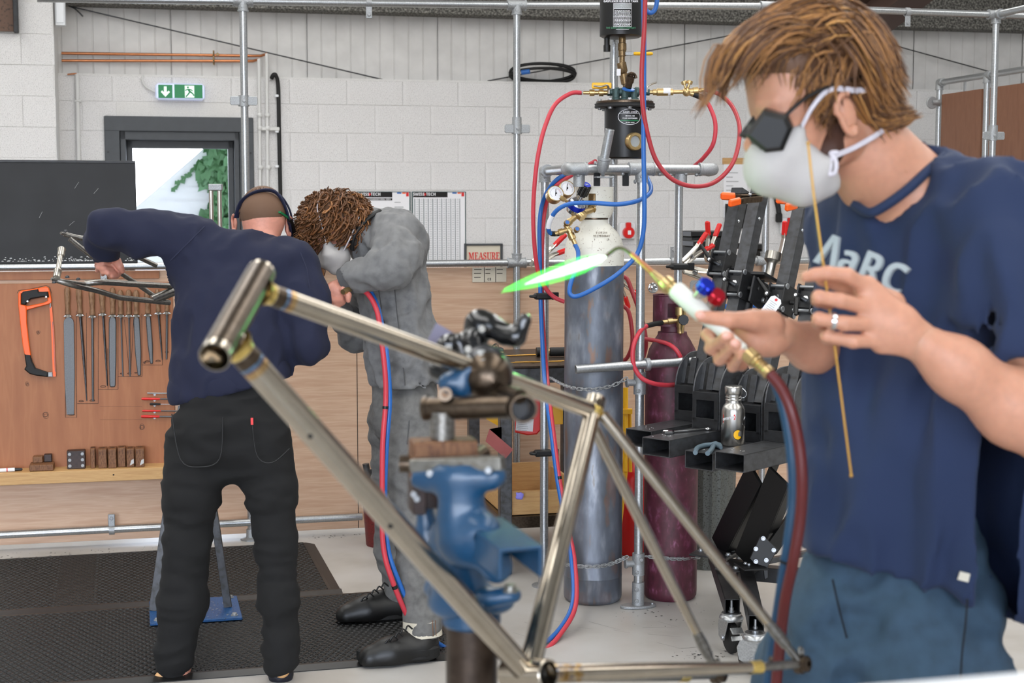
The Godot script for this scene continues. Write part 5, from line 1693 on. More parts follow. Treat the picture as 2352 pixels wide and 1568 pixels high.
		for i in 8:
			var a := 0.3 + 1.2 * i / 8
			m.bar(gx * (V3(sin(a), cos(a), 0) * 0.018), gx * (V3(sin(a + 0.15), cos(a + 0.15), 0) * 0.018), 0.001, 0.0006)
		put(m, "red_arc", M.red, rg)
	var kb := at(1325, 470, 5.72)
	var kt := at(1352, 415, 5.66)
	var kd := (kt - kb).normalized()
	m = mb()
	m.rod(kb, kt, [V2(0, -0.03), V2(0.034, -0.03), V2(0.036, -0.025), V2(0.036, 0.0), V2(0.032, 0.01), V2(0.024, 0.02), V2(0.011, 0.026), V2(0.011, 0.05)], 28)
	put(m, "bonnet", M.chrome, rg)
	put(mb().rod(kb, kt, [V2(0.0364, -0.012), V2(0.0366, 0.0), V2(0.034, 0.008)], 28), "blue_band", M.blue_anod, rg)
	m = mb()
	var kx := frame_at(kb + kd * 0.045, kd)
	var lobes := []
	for i in 48:
		var a := TAU * i / 48
		lobes.append(V2(cos(a), sin(a)) * (0.0195 + 0.0022 * cos(a * 8)))
	m.prism(Transform3D(kx.basis, kx.origin + kd * 0.026), lobes, 0.05, 0.004, true)
	put(m, "knob", M.black_gloss, rg)
	put(mb().disc(kb + kd * 0.096, kd, 0.0155, 0.0015, 20), "knob_badge", M.blue_anod, rg)
	words("ON", 0.009, M.paper, rg, frame_at(kb + kd * 0.098, kd), true)
	m = mb()
	var b0 := at(1330, 490, 5.72)
	m.rod(kb - kd * 0.02, b0, [V2(0.026, 0), V2(0.026, 0.02), V2(0.02, 0.03), V2(0.018, 0.05), V2(0, 0.05)], 18)
	m.rod(b0, at(1296, 520, 5.70), [V2(0.0, -0.02), V2(0.018, -0.02), V2(0.018, 0.015), V2(0.011, 0.02), V2(0.011, 0.045), V2(0.014, 0.046), V2(0.014, 0.06), V2(0, 0.06)], 16)
	m.rod(b0 + V3(0.01, 0, 0), at(1390, 470, 5.82), [V2(0.012, 0), V2(0.012, 0.06), V2(0.016, 0.061), V2(0.016, 0.09)], 14)
	m.rod(at(1290, 455, 5.7), at(1312, 468, 5.72), [V2(0.007, -0.01), V2(0.01, 0.0), V2(0.01, 0.012), V2(0.006, 0.014), V2(0.006, 0.05)], 12)
	put(m, "brass_body", M.brass, rg)
	# twin outlet under the regulator
	var y := thing("outlet_splitter", "brass two-way hose splitter with small knobs under the regulator", "hose splitter", at(1312, 540, 5.68))
	m = mb()
	var j := at(1306, 527, 5.69)
	m.rod(at(1298, 515, 5.69), j, [V2(0.009, 0), V2(0.009, 0.02), V2(0.013, 0.022), V2(0.013, 0.035), V2(0, 0.035)], 12)
	m.rod(j, at(1272, 538, 5.68), [V2(0.010, 0), V2(0.010, 0.022), V2(0.013, 0.023), V2(0.013, 0.04), V2(0.008, 0.042), V2(0.008, 0.055)], 12)
	m.rod(j, at(1322, 562, 5.68), [V2(0.011, 0), V2(0.011, 0.016), V2(0.014, 0.018), V2(0.014, 0.04), V2(0.009, 0.042), V2(0.009, 0.062)], 12)
	put(m, "brass_body", M.brass, y)
	for q in [[1302, 512], [1325, 527]]:
		var p := at(q[0], q[1], 5.67)
		m = mb()
		var kd2 := V3(0.25, 0.5, 0.9).normalized()
		m.rod(p - kd2 * 0.02, p, [V2(0, 0), V2(0.005, 0), V2(0.005, 0.012), V2(0.011, 0.013), V2(0.012, 0.02), V2(0.011, 0.026), V2(0, 0.026)], 10)
		put(m, "knob", M.brass_old, y)
		put(mb().disc(p + kd2 * 0.006, kd2, 0.008, 0.001, 14), "knob_cap", M.hose_blue, y)
	build_flux()
func build_flux() -> void:
	var D := 5.98
	# lower tank
	var c := at(1434, 365, D)
	var R := 0.0795
	var o := thing("flux_tank", "black flux dispenser tank with oval badge and brass sight glass", "tank", c)
	var yt := at(0, 246, D).y
	put(mb().lathe(tf(V3(c.x, 0, c.z)), [V2(0, c.y), V2(R - 0.006, c.y), V2(R, c.y + 0.006), V2(R, yt), V2(0, yt)], 40), "body", M.tank_black, o)
	put(mb().lathe(tf(V3(c.x, 0, c.z)), [V2(0, yt - 0.004), V2(0.117, yt - 0.004), V2(0.119, yt), V2(0.117, yt + 0.006), V2(0.119, yt + 0.012), V2(0, yt + 0.012)], 40), "gasket_flange", M.black_rubber, o)
	put(mb().lathe(tf(V3(c.x, 0, c.z)), [V2(0, yt + 0.012), V2(0.113, yt + 0.012), V2(0.113, yt + 0.02), V2(0.111, yt + 0.022), V2(0, yt + 0.022)], 40), "lid_plate", M.stained, o)
	for i in 8:
		var a := TAU * i / 8 + 0.12
		var p := V3(c.x + sin(a) * 0.1, yt, c.z + cos(a) * 0.1)
		var m := mb()
		put(m.bolt(p + V3(0, 0.022, 0), Vector3.UP, 0.008), "flange_bolt", M.zinc_bolt, o)
		put(mb().bolt(p - V3(0, 0.004, 0), Vector3.DOWN, 0.008), "flange_nut", M.zinc_bolt, o)
	var m := mb()
	var face := at(1447, 268, D - R)
	var ang := asin((face.x - c.x) / R)
	# oval badge wrapped on the tank
	for ringw in [[1.0, "paper", 0.0006], [0.93, "black", 0.001], [0.9, "paper", 0.0006]]: pass
	var rings := [[1.0, M.paper, 0.0010, "badge_rim"], [0.94, M.tank_black, 0.0014, "badge_field"]]
	for q in rings:
		m = mb()
		var s := m.v.size()
		for i in 33:
			var t := TAU * i / 32.0
			var aa: float = ang + cos(t) * 0.60 * q[0]
			var yy: float = face.y + sin(t) * 0.031 * q[0]
			var rad: float = R + q[2]
			m.add(V3(c.x + sin(aa) * rad, yy, c.z + cos(aa) * rad), V3(sin(aa), 0, cos(aa)))
		for i in range(-8, 8):
			pass
		for i in 16: m.quad(s + i, s + i + 1, s + 31 - i, s + 32 - i)
		put(m, q[3], q[1], o)
	put(patch(mb(), V3(c.x, 0, c.z), R + 0.0017, face.y + 0.0125, face.y + 0.0135, ang - 0.53, ang + 0.53), "badge_line", M.paper, o)
	put(patch(mb(), V3(c.x, 0, c.z), R + 0.0017, face.y - 0.0165, face.y - 0.0125, ang - 0.48, ang + 0.48), "badge_band", M.green, o)
	for q in [["GASFLUXER", 0.0175, 0.0105], ["MODEL KB", 0.003, 0.0075], ["FLUX DISPENSER", -0.006, 0.0075], ["GLOBAL GASES", -0.0225, 0.005]]:
		var t := words(q[0], q[2], M.paper, o, frame_at(V3(c.x + sin(ang) * (R + 0.001), face.y + q[1], c.z + cos(ang) * (R + 0.001)), V3(sin(ang), 0, cos(ang))))
	# sight glass
	var sg := at(1456, 325, D - R)
	var sa := asin((sg.x - c.x) / R)
	var sd := V3(sin(sa), 0, cos(sa))
	put(mb().rod(sg - sd * 0.01, sg + sd, [V2(0.035, 0), V2(0.035, 0.022), V2(0.032, 0.026), V2(0.023, 0.026), V2(0.0215, 0.022), V2(0.0215, 0.014)], 32), "sight_ring", M.brass, o)
	put(mb().disc(sg + sd * 0.003, sd, 0.0216, 0.004, 24), "sight_glass", M.glass, o)
	# manifold on the lid
	var mf := thing("flux_manifold", "tarnished valve manifold with yellow and silver levers on the flux tank", "valve manifold", V3(c.x, yt + 0.022, c.z))
	m = mb()
	var hub := at(1440, 211, D)
	for e in [at(1395, 213, D), at(1492, 212, D)]: m.rod(hub, e, [V2(0.016, 0), V2(0.016, 0.03), V2(0.02, 0.032), V2(0.02, 0.045), V2(0.013, 0.048), V2(0.013, (e - hub).length())], 14)
	for x in [-0.035, 0.0, 0.035]: m.rod(V3(c.x + x, yt + 0.02, c.z + 0.01), V3(c.x + x * 0.7, 99, c.z), [V2(0.02, 0), V2(0.02, 0.012), V2(0.015, 0.016), V2(0.015, 0.05)], 12)
	m.ball(hub, 0.025, 14, 8)
	put(m, "manifold_body", M.verdigris, mf)
	m = mb()
	m.rod(hub, at(1428, 150, D), [V2(0.012, 0), V2(0.012, 0.03), V2(0.017, 0.032), V2(0.017, 0.07), V2(0.013, 0.072), V2(0.019, 0.08), V2(0.019, 0.115), V2(0.0, 0.115)], 14)
	put(m, "riser", M.brass_old, mf)
	put(mb().box(tf(at(1421, 166, D - 0.02)), V3(0.016, 0.026, 0.002), 0.0005), "tag_label", M.paper, mf)
	# main cock with blue collar
	m = mb()
	var c0 := at(1443, 200, D - 0.03)
	var c1 := at(1449, 172, D - 0.05)
	m.rod(c0, c1, [V2(0.014, 0), V2(0.014, 0.02), V2(0.017, 0.021), V2(0.017, 0.045), V2(0.01, 0.047), V2(0.01, 0.06), V2(0, 0.06)], 12)
	m.tube(smoothed([at(1443, 172, D - 0.05), at(1450, 168, D - 0.06), at(1458, 172, D - 0.05), at(1461, 180, D - 0.05)], 4), 0.006, 8)
	put(m, "cock_spindle", M.stained, mf)
	put(mb().rod(c0 - V3(0, 0.012, 0), c1, [V2(0.012, 0), V2(0.025, 0.001), V2(0.025, 0.006), V2(0.012, 0.008)], 20), "blue_collar", M.hose_blue, mf)
	# levers
	put(mb().box(tf(at(1382, 197, D - 0.01)), V3(0.078, 0.024, 0.008), 0.004), "yellow_lever", M.yellow, mf)
	put(mb().tube(smoothed([at(1364, 197, D - 0.03), at(1380, 199, D - 0.035), at(1394, 196, D - 0.03), at(1398, 206, D - 0.02), at(1398, 216, D - 0.02)], 5), 0.006, 10, true, false, 0.6), "silver_lever", M.nickel, mf)
	put(mb().tube(smoothed([at(1486, 212, D - 0.02), at(1487, 200, D - 0.02), at(1495, 194, D - 0.02), at(1508, 189, D - 0.03)], 5), 0.0055, 10, true, false, 0.6), "silver_lever", M.nickel, mf)
	# left and right brass runs
	m = mb()
	var l0 := at(1398, 213, D)
	var l1 := at(1326, 213, D)
	m.rod(l0, l1, [V2(0.009, 0), V2(0.009, 0.02), V2(0.014, 0.021), V2(0.014, 0.038), V2(0.008, 0.04), V2(0.008, 0.055), V2(0.013, 0.056), V2(0.013, 0.075), V2(0.007, 0.077), V2(0.007, 0.1)], 12)
	put(m, "brass_run", M.brass, mf)
	m = mb()
	var r0 := at(1490, 212, D)
	var r1 := at(1572, 211, D)
	m.rod(r0, r1, [V2(0.008, 0), V2(0.008, 0.015), V2(0.012, 0.016), V2(0.012, 0.03), V2(0.015, 0.033), V2(0.015, 0.075), V2(0.011, 0.078), V2(0.013, 0.08), V2(0.013, 0.095), V2(0.008, 0.097), V2(0.008, 0.14)], 14)
	put(m, "brass_run", M.brass, mf)
	put(mb().rod(at(1523, 211, D), at(1541, 211, D), [V2(0.0153, 0), V2(0.0153, 0.028)], 14), "run_label", M.paper, mf)
	put(mb().rod(at(1327, 213, D), at(1340, 213, D), [V2(0.0, 0), V2(0.0085, 0), V2(0.0085, 0.018), V2(0, 0.018)], 12), "crimp", M.galv_cast, mf)
	m = mb()
	var yj := at(1577, 211, D)
	m.ball(yj, 0.018, 12, 8)
	m.rod(yj, at(1620, 206, D), [V2(0.012, 0), V2(0.012, 0.025), V2(0.015, 0.026), V2(0.015, 0.045), V2(0.008, 0.048), V2(0.009, 0.055), V2(0.007, 0.056), V2(0.009, 0.062), V2(0.007, 0.063), V2(0.007, 0.075)], 12)
	m.rod(yj, at(1598, 218, D), [V2(0.011, 0), V2(0.011, 0.035)], 12)
	for q in [[1572, 193], [1584, 190]]:
		var kp := at(q[0], q[1], D)
		m.rod(yj.lerp(kp, 0.3), kp, [V2(0.005, 0), V2(0.005, 0.02), V2(0.011, 0.021), V2(0.012, 0.028), V2(0.011, 0.034), V2(0, 0.034)], 9)
	put(m, "splitter", M.brass, mf)
	put(mb().tube([at(1593, 216, D), at(1617, 226, D)], 0.0115, 12), "black_sleeve", M.black_rubber, mf)
	# upper tank
	var u := at(1426, 87, D)
	var UR := 0.083
	var t := thing("reserve_tank", "black reserve tank with printed instructions hanging above the flux tank", "tank", u)
	var ut := at(0, -60, D).y
	put(mb().lathe(tf(V3(u.x, 0, u.z)), [V2(0, u.y), V2(UR - 0.012, u.y), V2(UR, u.y + 0.006), V2(UR, ut), V2(0, ut)], 40), "body", M.tank_black, t)
	var uc := V3(u.x, 0, u.z)
	for q in [[8, 20], [21.5, 38], [40, 61]]: put(patch(mb(), uc, UR + 0.0008, at(0, q[1], D - UR).y, at(0, q[0], D - UR).y, -0.42, 0.42), "label_panel", M.galv_cast if q[0] < 9 else M.black, t)
	for q in [[7.2, 8], [20, 20.7], [38.2, 38.9], [60.6, 61.4]]: put(patch(mb(), uc, UR + 0.0012, at(0, q[1], D - UR).y, at(0, q[0], D - UR).y, -0.43, 0.43), "label_rule", M.paper, t)
	for e in [-0.43, 0.42]: put(patch(mb(), uc, UR + 0.0012, at(0, 61, D - UR).y, at(0, 7, D - UR).y, e, e + 0.012), "label_rule", M.paper, t)
	m = mb()
	for row in 13:
		var py: float = 23.5 + row * 2.9
		var a := -0.38
		while a < 0.36:
			var w := rng.randf_range(0.03, 0.1)
			patch(m, uc, UR + 0.0014, at(0, py + 1.4, D - UR).y, at(0, py, D - UR).y, a, minf(a + w, 0.38))
			a += w + 0.02
	tag(put(m, "small_print", M.paper, t), "white lines of small print", "", "", "stuff")
	words("GASFLUXER RESERVE TANK", 0.0105, M.paper, t, frame_at(at(1426, 3, D - UR - 0.003), V3(0, 0, 1)))
	words("THE GASFLUXER COMPANY", 0.009, M.green, t, frame_at(at(1426, 64, D - UR - 0.002), V3(0, 0, 1)))
	put(patch(mb(), uc, UR + 0.0013, at(0, 68, D - UR).y, at(0, 66.8, D - UR).y, -0.3, 0.3), "small_print", M.paper, t)
	put(mb().tube([at(1394, 86, D), at(1394, 106, D)], 0.011, 12), "drain_stub", M.black, t)
	put(mb().rod(at(1394, 104, D), at(1394, 120, D), [V2(0, 0), V2(0.015, 0.0), V2(0.015, 0.025), V2(0, 0.025)], 6), "drain_cap", M.black, t)
	m = mb()
	m.rod(at(1429, 86, D), at(1429, 152, D), [V2(0.014, 0), V2(0.014, 0.022), V2(0.017, 0.024), V2(0.017, 0.05), V2(0.015, 0.052), V2(0.015, 0.072), V2(0.011, 0.074), V2(0.011, 0.115)], 14)
	put(m, "outlet_valve", M.brass_old, t)
	put(mb().box(tf(at(1446, 123, D - 0.02)), V3(0.034, 0.014, 0.006), 0.002), "lever_stem", M.galv_cast, t)
	put(mb().tube([at(1455, 123.5, D - 0.02), at(1458, 123.5, D - 0.02), at(1494, 123.5, D - 0.02), at(1499, 123.5, D - 0.02)], [0.010, 0.0155, 0.0155, 0.010], 12, true, false, 0.45), "yellow_lever", M.yellow, t)
# ---------------------------------------------------------------- steel frame jigs, clamps, table
const JA := 0.733   # the jigs point 42 degrees off the line of sight
func jig_frame(corner: Vector3) -> Transform3D:   # z towards the open beam end, origin at the middle of its top edge
	var x := V3(cos(JA), 0, sin(JA))
	var z := V3(-sin(JA), 0, cos(JA))
	return Transform3D(Basis(x, Vector3.UP, z), corner + x * 0.0585)
func lever(o: Node3D, J: Transform3D, p: Vector3, a: float) -> void:
	var m := mb()
	var d := V3(sin(a), cos(a), 0.0)
	m.rod(J * p, J * (p + V3(0, 0, 1)), [V2(0, 0), V2(0.009, 0), V2(0.009, 0.028), V2(0.011, 0.03), V2(0.011, 0.05), V2(0, 0.05)], 14)
	m.tube([J * (p + V3(0, 0, 0.04)), J * (p + V3(0, 0, 0.044) + d * 0.03), J * (p + V3(0, 0, 0.05) + d * 0.075)], [0.009, 0.008, 0.0065], 10)
	put(m, "clamp_lever", M.black, o)
	put(mb().bolt(J * (p + V3(0, 0, 0.05)), J.basis.z, 0.004), "lever_screw", M.chrome, o)
func make_jig(label: String, corner: Vector3, lean: float, length: float, slide: float, bracket: bool) -> Transform3D:
	var J := jig_frame(corner)
	var o := thing("frame_jig", label, "welding jig", J.origin, "steel frame jigs")
	var hw := 0.0585
	var hh := 0.031
	var B := J * tf(V3(0, -hh, -0.31))
	# open box-section beam
	var m := mb()
	var t := 0.0035
	for q in [[0, hh - t / 2, hw * 2, t], [0, -hh + t / 2, hw * 2, t], [hw - t / 2, 0, t, hh * 2], [-hw + t / 2, 0, t, hh * 2]]:
		m.box(B * tf(V3(q[0], q[1], 0)), V3(q[2], q[3], 0.62), 0.0012)
	put(m, "beam", M.black_steel, o)
	m = mb()
	for k in 5: m.disc(J * V3(rng.randf_range(-0.04, 0.04), 0.0005, -0.03 - rng.randf() * 0.06), Vector3.UP, 0.002, 0.0008, 8)
	tag(put(m, "weld_speck", M.chalk, o), "", "", "", "stuff")
	# gusset box: two arched cheeks and a windowed front
	var gz := -0.30
	for sx in [-1.0, 1.0]:
		var arch := [V2(0.0, 0.0), V2(0.0, 0.12)]
		for i in 10: arch.append(V2(0.12 * (1 - cos(i / 9.0 * PI / 2)) * 1.0, 0.12 + 0.13 * sin(i / 9.0 * PI / 2)))
		arch.append_array([V2(0.16, 0.25), V2(0.2, 0.19), V2(0.2, 0.0)])
		var cx := Transform3D(J.basis * Basis(V3(0, 0, -1), Vector3.UP, Vector3.RIGHT), J * V3(hw * sx * 0.97, 0.001, gz))
		put(mb().prism(cx, arch, 0.006, 0.0012), "cheek_plate", M.raw_steel, o)
		for i in 3: put(mb().bolt(J * V3((hw + 0.002) * sx, 0.21 - i * 0.045, gz - 0.135 - i * 0.004), J.basis.x * sx, 0.008), "bolt", M.zinc_bolt, o)
	m = mb()
	for q in [[0, 0.119, 0.11, 0.03], [0, 0.02, 0.11, 0.04], [-0.047, 0.07, 0.018, 0.08], [0.047, 0.07, 0.018, 0.08]]:
		m.box(J * tf(V3(q[0], q[1], gz + 0.002)), V3(q[2], q[3], 0.006), 0.0015)
	put(m, "window_plate", M.dark_steel, o)
	put(mb().box(J * tf(V3(0, 0.13, gz - 0.06)), V3(0.108, 0.006, 0.11), 0.001), "top_web", M.dark_steel, o)
	put(mb().box(J * tf(V3(0, 0.07, gz - 0.13)), V3(0.108, 0.13, 0.006), 0.001), "rear_plate", M.dark_steel, o)
	for sx in [-0.04, 0.0]:
		m = mb()
		m.box(J * Transform3D(Basis(Vector3.RIGHT, -0.25), V3(sx - 0.012, 0.185, gz - 0.05)), V3(0.026, 0.10, 0.008), 0.001)
		put(m, "rib", M.black_steel, o)
	# leaning upright, box section
	var U := J * Transform3D(Basis(Vector3.RIGHT, -lean), V3(0.012, 0.13, gz - 0.06))
	U.basis = U.basis.orthonormalized()
	m = mb()
	for q in [[0, 0.0235, 0.05, 0.003], [0, -0.0235, 0.05, 0.003], [0.0235, 0, 0.003, 0.05], [-0.0235, 0, 0.003, 0.05]]:
		m.box(U * tf(V3(q[0], length / 2, q[1])), V3(q[2], length, q[3]), 0.0011)
	put(m, "upright", M.black_steel, o)
	put(mb().bolt(U * V3(0.026, length - 0.13, 0.008), U.basis.x, 0.005), "screw", M.chrome, o)
	# sliding head: two plates tied by four rods, with a lever
	var H := U * tf(V3(0, slide, 0))
	put(mb().box(H * tf(V3(0.032, 0, 0.0)), V3(0.007, 0.105, 0.105), 0.001), "side_plate", M.dark_steel, o)
	put(mb().box(H * tf(V3(-0.032, 0, 0.0)), V3(0.007, 0.105, 0.105), 0.001), "side_plate", M.dark_steel, o)
	put(mb().box(H * tf(V3(0, 0, 0.034)), V3(0.057, 0.062, 0.006), 0.001), "pressure_plate", M.dark_steel, o)
	for q in [[0.043, 0.043], [-0.043, 0.043], [0.043, -0.04], [-0.043, -0.04]]:
		put(mb().tube([H * V3(-0.04, q[0], q[1]), H * V3(0.04, q[0], q[1])], 0.006, 12), "tie_rod", M.zinc_bolt, o)
		put(mb().disc(H * V3(0.036, q[0], q[1]), H.basis.x, 0.011, 0.004, 16, 0.001), "rod_washer", M.zinc_bolt, o)
	m = mb()
	m.disc(H * V3(0.0, 0.0, 0.037), H.basis.z, 0.012, 0.006, 6)
	put(m, "lock_nut", M.chrome, o)
	lever(o, H, V3(-0.012, 0.0, 0.04), -0.75 if not bracket else 2.9)
	put(mb().tube([H * V3(0.036, -0.005, 0.0), H * V3(0.075, -0.002, -0.01)], 0.008, 12), "side_handle", M.black, o)
	if bracket:
		m = mb()
		m.prism(H * Transform3D(Basis(V3(0, 0, -1), Vector3.UP, Vector3.RIGHT), V3(0.07, -0.01, -0.02)), [V2(-0.05, -0.05), V2(0.03, -0.06), V2(0.055, -0.03), V2(0.055, 0.04), V2(-0.05, 0.045)], 0.008, 0.001)
		m.box(H * tf(V3(0.075, 0.048, -0.03)), V3(0.06, 0.012, 0.10), 0.002)
		m.box(H * tf(V3(0.045, -0.005, -0.04)), V3(0.05, 0.09, 0.008), 0.001)
		put(m, "cone_bracket", M.dark_steel, o)
		put(mb().bolt(H * V3(0.0755, -0.035, -0.05), H.basis.x, 0.008), "bolt", M.zinc_bolt, o)
		put(mb().lathe(H * tf(V3(0.078, 0.06, -0.055)), [V2(0, 0), V2(0.017, 0), V2(0.017, 0.045), V2(0.02, 0.05), V2(0.03, 0.06), V2(0.03, 0.09), V2(0.022, 0.092), V2(0.022, 0.08), V2(0, 0.08)], 26), "tube_cone", M.nickel, o)
		put(mb().tube([H * V3(0.03, -0.06, -0.03), H * V3(0.03, -0.25, -0.03)], 0.006, 10), "guide_rod", M.dark_steel, o)
		put(mb().tube([H * V3(0.03, -0.055, -0.03), H * V3(0.03, -0.085, -0.03)], 0.018, 14), "rod_collar", M.dark_steel, o)
	return U
func spring_clamp(label: String, p: Vector3, ang: float, L: float, tip: Material, steel: Material, roll := 0.5) -> void:
	var o := thing("spring_clamp", label, "clamp", p, "spring clamps on the rails and uprights")
	var X := Transform3D(Basis(Vector3.UP, 0.2) * Basis(V3(0, 0, 1), ang) * Basis(Vector3.RIGHT, roll), p)   # x along the handles
	for sg in [-1.0, 1.0]:
		var m := mb()
		var w := 0.010
		m.prism(X * Transform3D(Basis(Vector3.RIGHT, PI / 2 * 0.0), V3(0, 0, 0)), [V2(-L * 0.55, sg * 0.002), V2(-L * 0.4, sg * 0.02), V2(0, sg * 0.022), V2(L * 0.35, sg * 0.026), V2(L * 0.55, sg * 0.036), V2(L * 0.56, sg * 0.022), V2(L * 0.3, sg * 0.011), V2(0, sg * 0.004), V2(-L * 0.38, sg * 0.008), V2(-L * 0.55, sg * -0.001)], 0.024, 0.003)
		put(m, "arm", steel, o)
		var a := X * V3(L * 0.45, sg * 0.023, 0)
		var b := X * V3(L * 1.0, sg * 0.045, 0)
		m = mb()
		m.bar(a, b, 0.028, 0.02, X.basis.y, 0.007)
		put(m, "handle_tip", tip, o)
	var m2 := mb()
	m2.rod(X * V3(0, 0, -0.016), X * V3(0, 0, 1), [V2(0, 0), V2(0.006, 0), V2(0.006, 0.032), V2(0, 0.032)], 12)
	m2.ring(X * V3(0, 0.0, 0), X.basis.z, 0.010, 0.0022, 16, 6)
	put(m2, "pivot_spring", M.zinc_bolt, o)
func caster(o: Node3D, p: Vector3, top: float, turn: float, badge: bool) -> void:
	var X := Transform3D(Basis(Vector3.UP, turn), p)
	var r := 0.056
	put(mb().rod(X * V3(-0.014, r, 0), X * V3(1, r, 0), [V2(0, 0), V2(r - 0.008, 0), V2(r, 0.006), V2(r, 0.022), V2(r - 0.008, 0.028), V2(0, 0.028)], 28), "caster_wheel", M.black_rubber, o)
	var m := mb()
	for sx in [-1.0, 1.0]:
		var poly := [V2(-0.046, 0.062), V2(0.03, 0.062), V2(0.042, 0.035), V2(0.034, -0.005), V2(0.012, -0.016), V2(-0.012, -0.012)]
		m.prism(X * Transform3D(Basis(V3(0, 0, -1), Vector3.UP, Vector3.RIGHT), V3(0.026 * sx, r, -0.012)), poly, 0.004, 0.001)
	m.box(X * tf(V3(0, r + 0.063, 0.0)), V3(0.058, 0.006, 0.07), 0.002)
	put(m, "caster_fork", M.galv, o)
	m = mb()
	m.lathe(X * tf(V3(0, r + 0.062, 0.0)), [V2(0.04, 0), V2(0.043, 0.006), V2(0.040, 0.014), V2(0.034, 0.018), V2(0.034, 0.024), V2(0, 0.024)], 26)
	put(m, "swivel_head", M.galv, o)
	m = mb()
	m.box(X * Transform3D(Basis(Vector3.RIGHT, 0.5), V3(0, r + 0.035, 0.052)), V3(0.044, 0.006, 0.03), 0.002)
	m.box(X * Transform3D(Basis(Vector3.RIGHT, 1.0), V3(0, r + 0.012, 0.062)), V3(0.05, 0.006, 0.018), 0.002)
	put(m, "brake_pedal", M.galv, o)
	for sx in [-1.0, 1.0]: put(mb().bolt(X * V3(0.028 * sx, r, 0), X.basis.x * sx, 0.008), "axle_nut", M.zinc_bolt, o)
	put(mb().rod(X * V3(0, r + 0.085, 0), X * V3(0, 99, 0), [V2(0.012, 0), V2(0.012, 0.008), V2(0.0085, 0.008), V2(0.0085, 0.02), V2(0.005, 0.02), V2(0.005, 0.045), V2(0, 0.046)], 8), "stem_bolt", M.zinc_bolt, o)
	if badge:
		put(mb().disc(X * V3(0.0285, r + 0.036, -0.004), X.basis.x, 0.0155, 0.0006, 20), "badge", M.paper, o)
		words("ross", 0.014, M.red, o, frame_at(X * V3(0.0295, r + 0.037, -0.004), X.basis.x))
func hollow(m: MB, a: Vector3, b: Vector3, w: float, h: float, t: float) -> MB:   # a box-section bar
	var z := (b - a).normalized()
	var x := Vector3.UP.cross(z).normalized()
	var X := Transform3D(Basis(x, z.cross(x), z), (a + b) / 2)
	var L := (b - a).length()
	for q in [[0, h / 2 - t / 2, w, t], [0, -h / 2 + t / 2, w, t], [w / 2 - t / 2, 0, t, h], [-w / 2 + t / 2, 0, t, h]]:
		m.box(X * tf(V3(q[0], q[1], 0)), V3(q[2], q[3], L), 0.001)
	return m
